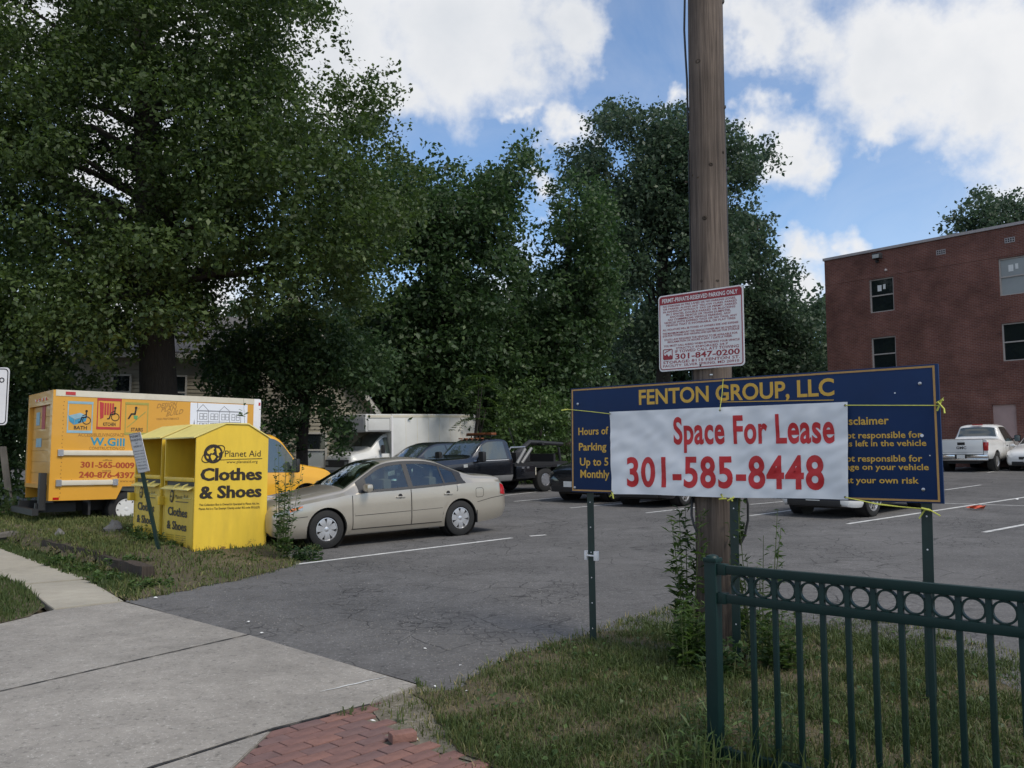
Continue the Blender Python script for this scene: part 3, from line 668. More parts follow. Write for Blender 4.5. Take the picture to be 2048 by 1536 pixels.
def clump_leaves(centres, radii, per, size, twig=7, up=0.5):
    """leaves in small sprays on ragged clumps"""
    Ps, Ns, Ts = [], [], []
    for c, r, k in zip(centres, radii, per):
        nt_ = max(3, int(k / twig)); d = RNG.normal(size=(nt_, 3)); d /= np.linalg.norm(d, axis=1, keepdims=True)
        rad = r * (0.25 + 0.85 * RNG.random((nt_, 1)) ** 0.55) * (0.8 + 0.45 * RNG.random((nt_, 1)))
        tw = np.asarray(c) + d * rad * np.array([1.0, 1.0, 0.82])
        p = np.repeat(tw, twig, 0) + RNG.normal(size=(nt_ * twig, 3)) * size * np.array([1.0, 1.0, 0.7])
        nn = RNG.normal(size=p.shape) * 0.75 + np.repeat(d, twig, 0) * 0.5; nn[:, 2] += up
        base = RNG.random((nt_, 1)) * 0.55
        Ps.append(p); Ns.append(nn); Ts.append((np.repeat(base, twig, 0)[:, 0] + RNG.random(len(p)) * 0.5))
    P = np.concatenate(Ps); Nn = np.concatenate(Ns); T = np.clip(np.concatenate(Ts), 0, 1)
    S = size * (0.55 + 0.75 * RNG.random(len(P)) ** 1.2)
    V, F = leaf_quads(P, Nn, S); return V, F, T
def poly_clumps(poly, Y, dY, rpx, n, holes=(), edge=1.15):
    """scatter clump centres through a silhouette with real depth spread"""
    xs = [p[0] for p in poly]; ys = [p[1] for p in poly]; out = []; tries = 0
    while len(out) < n and tries < n * 60:
        tries += 1
        x, y = random.uniform(min(xs), max(xs)), random.uniform(min(ys), max(ys))
        if not in_poly([x], [y], poly)[0]: continue
        # distance to outline
        dmin = 1e9
        for i in range(len(poly)):
            a = Vector(poly[i-1]); b = Vector(poly[i]); ab = b - a; t = max(0, min(1, (Vector((x, y)) - a).dot(ab) / ab.length_squared)); dmin = min(dmin, (a + ab * t - Vector((x, y))).length)
        r = rpx * random.uniform(0.6, 1.2)
        if dmin < r * edge: r = max(dmin / edge, rpx * 0.22)
        if any((x - h[0]) ** 2 + (y - h[1]) ** 2 < (h[2] + r * 0.75) ** 2 for h in holes): continue
        yy = Y + random.uniform(-1, 1) * dY
        if any(abs(q[3] - yy) < q[4] * 0.9 and (q[0] - x) ** 2 + (q[1] - y) ** 2 < (0.46 * (q[2] + r)) ** 2 for q in out): continue
        out.append((x, y, r, yy, r / FPX * yy))
    # ragged sprays along the outline
    per = [((Vector(poly[i]) - Vector(poly[i-1])).length, poly[i-1], poly[i]) for i in range(len(poly))]
    for L, p, q in per:
        for _ in range(int(L / (rpx * 0.27))):
            u = random.random(); x = p[0] + (q[0] - p[0]) * u + random.gauss(0, rpx * .27); y = p[1] + (q[1] - p[1]) * u + random.gauss(0, rpx * .27)
            yy = Y + random.uniform(-.6, .6) * dY; r = rpx * random.uniform(0.14, 0.36); out.append((x, y, r, yy, r / FPX * yy))
    return out
def branch_path(a, b, wob=0.06, n=5):
    a = Vector(a); b = Vector(b); L = (b - a).length; pts = []
    for i in range(n + 1):
        t = i / n; p = a.lerp(b, t); p.z += math.sin(t * math.pi) * L * 0.06
        if 0 < i < n: p += Vector((random.uniform(-1, 1), random.uniform(-1, 1), random.uniform(-.5, .5))) * L * wob
        pts.append(p)
    return pts
def tree(name, label, poly, Y, dY, rpx, n, leaf, size, density, trunk, leafmat, group=None, holes=(), limbs=26, twigs=True, tr=0.35, category="tree", fork=0.35):
    """trunk = (base xyz, top xyz); crown fills the silhouette with leaf clumps carried by limbs"""
    base, top = Vector(trunk[0]), Vector(trunk[1])
    t = thing(name, label, category, base, group=group)
    cl = poly_clumps(poly, Y, dY, rpx, n, holes)
    cen = [np.array(at(q[0], q[1], q[3])) for q in cl]; rad = [q[4] for q in cl]
    b = np.array(base)
    V, F, T = clump_leaves([c - b for c in cen], rad, [density * r * r for r in rad], size)
    np_mesh("crown", V, F, leafmat, t, T)
    mb = MB(); ax = top - base
    pts = [Vector((0, 0, -0.3))] + [ax * f + Vector((random.uniform(-1, 1), random.uniform(-1, 1), 0)) * tr * 0.25 for f in (0.15, 0.35, 0.6, 0.8)] + [ax]
    mb.tube(pts, [tr * 1.25, tr * 1.05, tr * 0.92, tr * 0.75, tr * 0.5, tr * 0.2], 12)
    order = sorted(range(len(cen)), key=lambda i: -rad[i])[:limbs]
    for i in order:
        e = Vector(cen[i]) - base
        f = max(fork, min(0.95, (e.z - 0.25 * (Vector((e.x, e.y, 0)) - ax * 0.5).length) / max(0.1, ax.z)))
        st = ax * f; k = tr * (1.0 - 0.75 * f) * 0.45
        bp = branch_path(st, e); mb.tube(bp, [max(0.012, k * (1 - 0.85 * j / (len(bp) - 1))) for j in range(len(bp))], 6)
        if twigs:
            for _ in range(3):
                d = Vector((random.gauss(0, 1), random.gauss(0, 1), random.gauss(0.2, .7))).normalized() * rad[i] * 0.9
                mb.tube(branch_path(bp[-2], Vector(e) + d, n=3), [k * 0.22, k * 0.16, k * 0.1, 0.008], 4)
    mb.build("trunk", 'barkdark', t, flipfix=False)
    return t

def trees():
    P = [(-150, -220), (560, -220), (640, -90), (672, 8), (650, 62), (622, 95), (600, 70), (585, 110), (600, 150), (655, 172), (690, 112), (722, 150), (756, 140), (768, 185), (790, 235), (798, 292), (770, 306), (742, 280),
         (715, 300), (760, 330), (818, 330), (850, 380), (830, 450), (790, 540), (770, 610), (700, 640), (600, 640), (520, 650), (455, 640), (420, 690), (330, 680), (250, 690), (230, 740), (100, 765), (-150, 790)]
    holes = [(190, 345, 8), (258, 400, 10), (100, 26, 20), (455, 605, 12), (228, 240, 6), (305, 250, 5)]
    tree("maple_tree", "huge spreading broadleaf tree towering over the yellow box truck", P, 25, 4.4, 62, 760, 1, 0.15, 760,
         ((at(332, 800, 25.5).x, 25.5, 0.3), tuple(at(285, -150, 25.5))), M['leaf_big'], holes=holes, limbs=75, tr=0.52)
    tree("locust_tree", "dense dark tree behind the white box truck with feathery top", [(705, 350), (760, 330), (805, 318), (860, 340), (885, 372), (905, 345), (960, 340), (1002, 328), (1028, 298), (1060, 298), (1074, 328), (1046, 372), (1032, 425), (1040, 480), (1050, 560), (1000, 650), (1010, 800), (760, 830), (705, 690)],
         37, 3.5, 50, 280, 1, 0.24, 470, ((at(870, 900, 37).x, 37, 0.6), tuple(at(880, 380, 37))), M['leaf_dark'], holes=[(770, 560, 14), (745, 590, 16), (820, 540, 12), (1010, 575, 12), (945, 545, 10)], limbs=36, tr=0.36)
    tree("walnut_tree", "dark leafy tree between the feathery tree and the tall elm", [(1108, 425), (1120, 374), (1150, 352), (1195, 366), (1228, 410), (1212, 470), (1236, 560), (1228, 660), (1190, 770), (1050, 820), (1000, 720), (1045, 580), (1080, 490)],
         40, 3.0, 44, 170, 1, 0.24, 470, ((at(1130, 900, 40).x, 40, 0.7), tuple(at(1140, 400, 40))), M['leaf_dark'], holes=[(1070, 590, 12), (1085, 520, 10)], limbs=26, tr=0.3)
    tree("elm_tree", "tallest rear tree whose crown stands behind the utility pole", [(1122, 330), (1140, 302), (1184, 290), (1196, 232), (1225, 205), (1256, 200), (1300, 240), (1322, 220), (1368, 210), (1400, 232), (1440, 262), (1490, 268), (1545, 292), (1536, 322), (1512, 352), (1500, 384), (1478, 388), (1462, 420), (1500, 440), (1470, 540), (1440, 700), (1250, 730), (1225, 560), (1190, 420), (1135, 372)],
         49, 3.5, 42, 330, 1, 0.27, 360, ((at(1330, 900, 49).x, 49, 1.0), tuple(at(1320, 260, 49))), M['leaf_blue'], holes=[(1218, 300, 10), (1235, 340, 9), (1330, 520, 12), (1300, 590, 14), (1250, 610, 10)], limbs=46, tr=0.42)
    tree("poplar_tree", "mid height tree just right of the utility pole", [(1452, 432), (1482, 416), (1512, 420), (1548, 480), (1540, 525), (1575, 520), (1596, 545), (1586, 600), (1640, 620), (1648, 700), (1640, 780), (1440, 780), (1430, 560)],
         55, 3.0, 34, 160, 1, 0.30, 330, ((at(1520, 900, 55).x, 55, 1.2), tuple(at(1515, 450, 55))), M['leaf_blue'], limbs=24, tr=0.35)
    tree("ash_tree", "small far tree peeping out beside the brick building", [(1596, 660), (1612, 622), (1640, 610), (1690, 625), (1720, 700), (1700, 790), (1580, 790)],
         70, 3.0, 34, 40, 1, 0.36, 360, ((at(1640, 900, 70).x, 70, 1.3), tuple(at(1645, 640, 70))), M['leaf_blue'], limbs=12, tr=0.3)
    tree("roof_oak_tree", "tree crown rising above the flat roof of the brick building", [(1902, 452), (1922, 440), (1915, 425), (1950, 412), (1950, 395), (1985, 388), (2010, 402), (2048, 394), (2100, 396), (2150, 430), (2160, 560), (1930, 560)],
         60, 2.5, 26, 80, 1, 0.32, 420, ((at(2030, 900, 60).x, 60, 1.3), tuple(at(2030, 410, 60))), M['leaf_blue'], limbs=18, tr=0.3)
    tree("mulberry_tree", "drooping dark tree hanging in front of the cream house", [(405, 700), (440, 668), (500, 650), (560, 625), (610, 622), (650, 650), (700, 664), (770, 690), (790, 730), (752, 768), (722, 792), (704, 832), (692, 862), (684, 905), (666, 880), (652, 830), (630, 800), (600, 850), (580, 900), (556, 880), (530, 810), (470, 790), (415, 780)],
         28.5, 1.8, 32, 230, 1, 0.17, 800, ((at(600, 930, 29).x, 29, 0.4), tuple(at(620, 690, 28.7))), M['leaf_dark'], limbs=30, tr=0.2, holes=[(545, 780, 14), (690, 800, 12)])
    tree("evergreen_tree", "low dark evergreen mass rising behind the white box truck", [(742, 640), (800, 600), (870, 610), (935, 640), (990, 660), (1080, 650), (1130, 700), (1140, 800), (1100, 900), (740, 900), (735, 740)],
         38, 2.0, 44, 90, 1, 0.24, 520, ((at(930, 950, 38.5).x, 38.5, 0.6), tuple(at(930, 640, 38))), M['leaf_dark'], limbs=18, tr=0.22)
    tree("boxelder_tree", "pale leafy small tree beside the tow truck boom", [(995, 850), (1010, 810), (1048, 760), (1070, 780), (1095, 790), (1118, 822), (1150, 812), (1172, 850), (1180, 960), (1010, 960), (985, 900)],
         34, 1.6, 26, 80, 1, 0.17, 820, ((at(1080, 960, 34.2).x, 34.2, 0.6), tuple(at(1080, 790, 34))), M['leaf_lite'], limbs=24, tr=0.09)
    tree("bush_tree", "dark bushy tree at the far left behind the truck tail", [(-120, 700), (20, 720), (110, 745), (160, 770), (60, 800), (45, 860), (46, 960), (20, 1010), (-120, 1010)],
         23.5, 1.5, 40, 80, 1, 0.17, 900, ((at(-20, 1010, 23.8).x, 23.8, 0.2), tuple(at(-10, 740, 23.5))), M['leaf_dark'], limbs=18, tr=0.13)
    # the wood far behind everything, one dim mass
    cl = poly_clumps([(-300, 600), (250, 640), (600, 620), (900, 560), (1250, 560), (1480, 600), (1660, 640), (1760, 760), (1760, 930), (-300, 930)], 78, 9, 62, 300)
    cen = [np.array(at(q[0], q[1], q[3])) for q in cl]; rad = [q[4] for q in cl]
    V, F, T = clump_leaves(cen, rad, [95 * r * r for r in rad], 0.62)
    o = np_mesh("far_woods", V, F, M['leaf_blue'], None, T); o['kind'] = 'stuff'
    # sumac with fronds, beside the box truck
    base = Vector((at(955, 900, 33).x, 33, 0.75)); t = thing("sumac_plant", "feathery fronded young sumac right of the white box truck", "plant", base)
    Ps, Ns = [], []; mb = MB()
    for k in range(5):
        tip = Vector((random.uniform(-.5, .5), random.uniform(-.3, .3), 2.4 + 0.42 * k)); mb.tube([(0, 0, 0), tip * 0.5 + Vector((random.uniform(-.2, .2), 0, 0)), tip], [0.05, 0.035, 0.015], 5)
        for q in range(9):
            a = random.uniform(0, 2 * math.pi); L = random.uniform(0.7, 1.05); d = Vector((math.cos(a), math.sin(a), 0))
            for s_ in range(1, 12):
                u = s_ / 11; c = tip + d * L * u + Vector((0, 0, 0.35 * u - 0.75 * u * u)); sd = Vector((-d.y, d.x, 0))
                for sg in (-1, 1): Ps.append(c + sd * sg * 0.09 * (1 - 0.5 * u)); Ns.append(Vector((random.gauss(0, .25), random.gauss(0, .25), 1)))
    Ps = np.array(Ps); V, F = leaf_quads(Ps, np.array(Ns), np.full(len(Ps), 0.19), asp=0.3)
    np_mesh("crown", V, F, M['leaf_lite'], t, RNG.random(len(F))); mb.build("stem", 'barkdark', t, flipfix=False)

# ------------------------------------------------------------------ grass and weeds
def grass(name, poly, zf, per_m2, h0, h1, m, label=None, w=0.006, tmul=1.0, clumpy=0.5, dens=None, lean=0.35, dry=None):
    xs = [p[0] for p in poly]; ys = [p[1] for p in poly]
    area = (max(xs) - min(xs)) * (max(ys) - min(ys)); n = int(area * per_m2)
    x = RNG.uniform(min(xs), max(xs), n); y = RNG.uniform(min(ys), max(ys), n); k = in_poly(x, y, poly)
    # low-frequency patches for height, colour and bare spots
    f = lambda a, b, c, d: 0.5 + 0.25 * np.sin(x * a + y * b + 1.3) + 0.25 * np.sin(x * c - y * d + 0.4)
    patch = (f(1.9, 2.7, 3.1, 1.2) + f(5.3, 3.9, 4.1, 7.7) + f(11, 9, 8, 13)) / 3
    keep = RNG.random(n) < np.clip(0.45 + clumpy * (patch - 0.35) * 2.2, 0.12, 1)
    if dens is not None: keep &= RNG.random(n) < dens(x, y)
    k &= keep; x, y, patch = x[k], y[k], patch[k]; n = len(x)
    h = (h0 + (h1 - h0) * RNG.random(n) ** 1.8) * (0.6 + 0.8 * patch)
    a = RNG.uniform(0, 2 * np.pi, n); ca, sa = np.cos(a), np.sin(a)
    ln = h * RNG.normal(0.25, lean, n); b_ = RNG.uniform(0, 2 * np.pi, n)
    z = zf(x, y) - 0.005
    ww = w * (0.7 + 0.6 * RNG.random(n))
    p0 = np.stack([x - ca * ww, y - sa * ww, z], 1); p1 = np.stack([x + ca * ww, y + sa * ww, z], 1)
    mx, my = x + np.cos(b_) * ln * 0.35, y + np.sin(b_) * ln * 0.35
    p2 = np.stack([mx + ca * ww * .75, my + sa * ww * .75, z + h * 0.6], 1); p3 = np.stack([mx - ca * ww * .75, my - sa * ww * .75, z + h * 0.6], 1)
    tip = np.stack([x + np.cos(b_) * ln, y + np.sin(b_) * ln, z + h * (1 - 0.25 * np.minimum(1, np.abs(ln) / h) )], 1)
    V = np.stack([p0, p1, p2, p3, tip], 1).reshape(-1, 3); o5 = (np.arange(n) * 5)[:, None]
    F = np.concatenate([o5 + np.array([[0, 1, 2]]), o5 + np.array([[0, 2, 3]]), o5 + np.array([[3, 2, 4]])], 1).reshape(-1, 3)
    d = dry(x, y) if dry is not None else (1 - patch)
    tt = np.clip(RNG.random(n) * 0.55 + 0.55 * d * tmul, 0, 1)
    o = np_mesh(name, V, F, m, None, np.repeat(tt, 3)); o['kind'] = 'stuff'; return o
def weed(name, label, loc, stems, h, leaf, lmat, group=None, spread=0.15, narrow=0.3, per=26, cat="weed", lean=(0, 0)):
    t = thing(name, label, cat, loc, group=group); mb = MB(); Ps, Ns, Ss = [], [], []
    for k in range(stems):
        a = random.uniform(0, 6.28); r = random.uniform(0, spread); b = Vector((math.cos(a) * r, math.sin(a) * r, -0.03)); hh = h * random.uniform(0.55, 1.0)
        top = b + Vector((math.cos(a) * hh * random.uniform(0.02, 0.22) + lean[0] * hh, math.sin(a) * hh * random.uniform(0.02, 0.22) + lean[1] * hh, hh)); mid = b.lerp(top, 0.5) + Vector((0, 0, 0.04))
        mb.tube([b, mid, top], [0.006, 0.005, 0.002], 4)
        for q in range(per):
            u = random.uniform(0.08, 1.0); c = b.lerp(top, u); g = random.uniform(0, 6.28); L = leaf * random.uniform(0.6, 1.2) * (1.15 - 0.6 * u)
            d = Vector((math.cos(g), math.sin(g), random.uniform(-.1, .5))); Ps.append(c + d * L * 0.55); Ns.append(Vector((-d.x * .5 + random.gauss(0, .3), -d.y * .5 + random.gauss(0, .3), 1))); Ss.append(L)
    V, F = leaf_quads(np.array(Ps), np.array(Ns), np.array(Ss), asp=narrow, droop=0.1)
    np_mesh("foliage", V, F, lmat, t, RNG.random(len(F))); mb.build("stem", 'leafstem', t, flipfix=False)['kind'] = 'stuff'; return t
M['leafstem'] = mat("weed_stem", (0.06, 0.08, 0.025), 0.7, 0.2, 20)
def plants():
    grass("lawn_grass", isl, isl_z, 7200, 0.018, 0.085, M['grassblade'], w=0.0036, tmul=1.2, clumpy=0.8, lean=0.75, dens=lambda x, y: np.clip((0.763 * x - 0.646 * y + 5.0) / 1.1, 0.06, 1) * np.where(y < 2.2, 0.0, 1))
    grass("tall_fence_grass", [(0.85, 5.1), (2.0, 4.1), (3.4, 2.9), (3.1, 2.5), (1.3, 4.0), (0.7, 4.6)], isl_z, 1100, 0.10, 0.34, M['grassblade'], w=0.0042, tmul=0.7, clumpy=0.8)
    grass("bank_grass", bank, bank_h, 1000, 0.03, 0.11, M['drygrass'], w=0.009, tmul=0.9, clumpy=0.6, lean=0.6, dens=lambda x, y: np.where(0.763 * x - 0.646 * y < -23, 0.15, 1.0) * np.where((np.abs(x + 4.2) < 1.3) & (y < 14.0), 0.5, 1.0))
    grass("bank_weeds", front, lambda x, y: lot_z(x, y) * .25 + .008, 1500, 0.03, 0.13, M['grassblade'], w=0.009, tmul=0.5, clumpy=0.6)
    grass("verge_grass", verge, lambda x, y: 0 * x + 0.02, 2600, 0.03, 0.12, M['grassblade'], w=0.006, tmul=0.55, clumpy=0.4)
    def fringe(name, poly, zf, n, m, skip=lambda x, y: False):
        P = []
        L = [((Vector(poly[i]) - Vector(poly[i - 1])).length) for i in range(len(poly))]; tot = sum(l for l in L if l < 8)
        strip = []
        for i in range(len(poly)):
            if L[i] > 8: continue
            for _ in range(int(n * L[i] / tot) + 1):
                v = Vector(poly[i - 1]).lerp(Vector(poly[i]), random.random()); x, y = v.x + random.gauss(0, .06), v.y + random.gauss(0, .06)
                if 1.0 < y < 18 and abs(x) < 1.1 * y: strip.append((x, y))
        x = np.array([p[0] for p in strip]); y = np.array([p[1] for p in strip]); k = len(x); h = .02 + .06 * RNG.random(k) ** 2; a_ = RNG.uniform(0, 6.28, k); l_ = h * RNG.normal(.6, .6, k); z = zf(x, y); w = .0035 + .0002 * y
        p0 = np.stack([x - np.cos(a_) * w, y - np.sin(a_) * w, z], 1); p1 = np.stack([x + np.cos(a_) * w, y + np.sin(a_) * w, z], 1); p2 = np.stack([x - np.sin(a_) * l_, y + np.cos(a_) * l_, z + h], 1)
        o = np_mesh(name, np.stack([p0, p1, p2], 1).reshape(-1, 3), np.arange(k * 3).reshape(-1, 3), m, None, np.clip(RNG.random(k) * 1.1, 0, 1)); o['kind'] = 'stuff'
    fringe("lawn_fringe", isl, lambda x, y: np.maximum(lot_z(x, y), 0.0), 5200, M['drygrass']); fringe("bank_fringe", bank, bank_h, 3600, M['drygrass'])
    edge = [tuple(flat(*p))[:2] for p in ((735, 1416), (800, 1395), (840, 1374), (915, 1378), (1000, 1336), (1010, 1380), (960, 1440), (930, 1490), (900, 1500), (800, 1470), (775, 1450))]
    grass("edge_grass", edge, lambda x, y: 0 * x, 900, 0.02, 0.09, M['drygrass'], w=0.004, tmul=0.9, clumpy=0.9)
    for (px, py, k, lab) in ((700, 1432, 7, "grass tuft between the concrete and the first bricks"), (725, 1424, 6, "tiny grass tuft at the tip of the brick pavement"), (838, 1372, 10, "grass tuft at the far corner of the concrete driveway"), (800, 1445, 6, "straw coloured tuft beside the brick pavement"),
        (880, 1475, 9, "grass tuft on the dirt right of the loose brick"), (915, 1455, 8, "grass tuft where the dirt meets the lawn"), (1000, 1345, 8, "grass tuft at the asphalt edge of the lawn")):
        p = flat(px, py); weed("grass_tuft", lab, p, k, 0.09, 0.05, M['leaf_lite'], "tufts in the paving joints", spread=0.06, narrow=0.16, per=6, cat="grass tuft")
    n_ = 5200; x_ = RNG.uniform(-.3, 5, n_); y_ = RNG.uniform(1.5, 9.2, n_); k_ = in_poly(x_, y_, isl) & (np.sin(x_ * 4.1 + y_ * 2.7) + np.sin(x_ * 2.3 - y_ * 5.2) + .8 * RNG.normal(size=n_) > .35); x_, y_ = x_[k_], y_[k_]; n_ = len(x_)
    V, F = leaf_quads(np.stack([x_, y_, isl_z(x_, y_) + .015 + .04 * RNG.random(n_)], 1), RNG.normal(size=(n_, 3)) * .45 + np.array([0, 0, 1]), .022 + .03 * RNG.random(n_), asp=.75)
    o = np_mesh("lawn_clover", V, F, M['leaf_lite'], None, RNG.random(n_) * .9); o['kind'] = 'stuff'
    g = "tall weeds round the utility pole"
    p = Vector((1.40, 6.95, 0.05)); weed("mugwort_weed", "tallest upright weed standing just left of the utility pole", p, 5, 1.32, 0.15, M['leaf_lite'], g, 0.07, 0.26, 90)
    weed("mugwort_weed", "leafy weed clump at the left foot of the utility pole", (1.33, 6.6, 0.05), 12, 0.60, 0.13, M['leaf_lite'], g, 0.15, 0.26, 44)
    weed("mugwort_weed", "low broad leafed weed in front of the utility pole", (1.50, 6.3, 0.05), 9, 0.32, 0.12, M['leaf_dark'], g, 0.25, 0.42, 30)
    weed("mugwort_weed", "tall weed climbing behind the middle green post", (1.90, 6.75, 0.05), 9, 1.25, 0.11, M['leaf_lite'], g, 0.12, 0.28, 46)
    weed("mugwort_weed", "bushy weed right of the middle green post", (1.95, 6.45, 0.05), 12, 0.6, 0.11, M['leaf_lite'], g, 0.2, 0.34, 30)
    weed("vine", "vine hanging off the pole beside the cable loop", (1.80, 6.98, 0.95), 5, 0.62, 0.08, M['leaf_dark'], None, 0.03, 0.5, 26, cat="vine")
    for q, (x, y, h, l) in enumerate(((1.12, 5.05, 0.36, "weeds crowding the foot of the fence end post"), (1.42, 4.72, 0.40, "long grassy weeds between the first fence pickets"), (0.95, 4.55, 0.26, "low weeds in front of the fence end post"), (2.35, 4.1, 0.24, "thin grassy weeds further along the fence foot"))):
        weed("fence_weed", l, (x, y, 0.02), 16, h, 0.13, M['leaf_lite'], "weeds along the green fence", 0.22, 0.14, 16)
    # shrub between bin and sedan, other bank weeds
    b = on_lot(560, 1121)
    weed("privet_shrub", "leafy sapling growing between the yellow bin and the tan sedan", (b.x, b.y + 0.1, b.z), 11, 1.85, 0.11, M['leaf_lite'], None, 0.13, 0.5, 44, cat="shrub")
    weed("privet_shrub", "low shrub under the tan sedan's front bumper", (b.x + 0.3, b.y - 0.05, b.z), 9, 0.3, 0.12, M['leaf_dark'], None, 0.3, 0.5, 26, cat="shrub")
    p = at(506, 880, 15.2); weed("sapling", "bright green sapling tip behind the bin roof", (p.x, p.y, 0.35), 4, 2.55, 0.22, M['leaf_lite'], None, 0.05, 0.6, 24, cat="sapling")
    for (px, py, h, st, l) in ((300, 1108, 0.26, 14, "weed clump at the foot of the leaning sign post"), (352, 1114, 0.13, 10, "weeds below the near bin opening"), (470, 1120, 0.07, 8, "short weeds along the foot of the near bin"), (522, 1118, 0.07, 8, "weeds at the right foot of the near bin"), (262, 1100, 0.30, 16, "weeds at the left foot of the far bin"), (60, 1040, 0.5, 20, "weeds round the leaning plank post"), (15, 1050, 0.7, 22, "tall weeds at the far left edge of the bank"), (410, 1122, 0.08, 7, "small weeds at the near bin corner"), (100, 1012, .5, 20, "weeds under the tail of the yellow truck"), (300, 1175, .2, 14, "green clump at the end of the timber edging"), (225, 1158, .17, 16, "weeds hanging over the near timber edging"), (170, 1140, .16, 14, "weeds in front of the joint between the two timbers"), (120, 1124, .18, 14, "weeds in front of the farther timber edging"), (255, 1140, .16, 12, "weeds growing on top of the near timber edging")):
        p = on_lot(px, py); weed("bank_weed", l, (p.x, p.y, float(bank_h(p.x, p.y)) - 0.03), st, h, 0.11, M['leaf_lite'], "weeds on the bank", 0.3, 0.5, 16)

# ------------------------------------------------------------------ brick building
def wall_holes(mb, x0, x1, z0, z1, holes, y=0.0, depth=0.16, mx=None):
    xs = sorted({x0, x1, *[h[0] for h in holes], *[h[1] for h in holes]}); zs = sorted({z0, z1, *[h[2] for h in holes], *[h[3] for h in holes]})
    for a, b in zip(xs, xs[1:]):
        for c, d in zip(zs, zs[1:]):
            if any(h[0] <= a and b <= h[1] and h[2] <= c and d <= h[3] for h in holes): continue
            mb.add([(a, y, c), (b, y, c), (b, y, d), (a, y, d)], [(0, 1, 2, 3)], mx=mx)
    for (a, b, c, d) in holes:
        q = y + depth
        mb.add([(a, y, c), (a, q, c), (a, q, d), (a, y, d), (b, y, c), (b, q, c), (b, q, d), (b, y, d)], [(0, 3, 2, 1), (4, 5, 6, 7), (0, 1, 5, 4), (3, 7, 6, 2)], mx=mx)
        mb.add([(a, q, c), (b, q, c), (b, q, d), (a, q, d)], [(0, 1, 2, 3)], mx=mx)
def sash_window(parent, a, b, c, d, y, upper='winglass', lower='winglass', paper=False, frame='winframe', w=0.065, name="window"):
    """frame with an upper and a lower pane and a meeting rail"""
    f = MB(); zm = (c + d) / 2
    f.box((a + .003, y - .03, c + .003), (a + w, y + .05, d - .003)); f.box((b - w, y - .03, c + .003), (b - .003, y + .05, d - .003))
    f.box((a + w, y - .028, d - w), (b - w, y + .05, d - .003)); f.box((a + w, y - .04, c + .003), (b - w, y + .05, c + w * .8)); f.box((a + w, y - .02, zm - .028), (b - w, y + .05, zm + .028))
    o = f.build(name, frame, parent)
    for (z0, z1, m, off) in ((c + w * .8, zm - .028, lower, .03), (zm + .028, d - w, upper, .015)):
        MB().box((a + w, y + off, z0), (b - w, y + off + .012, z1)).build("pane", m, o)
    if paper:
        g = MB()
        g.box((a + .38, y + .006, zm + .22), (a + .58, y + .012, zm + .52)); g.box((a + .66, y + .006, zm + .30), (a + .78, y + .012, zm + .54)); g.build("paper_notice", 'paper', o)
    return o
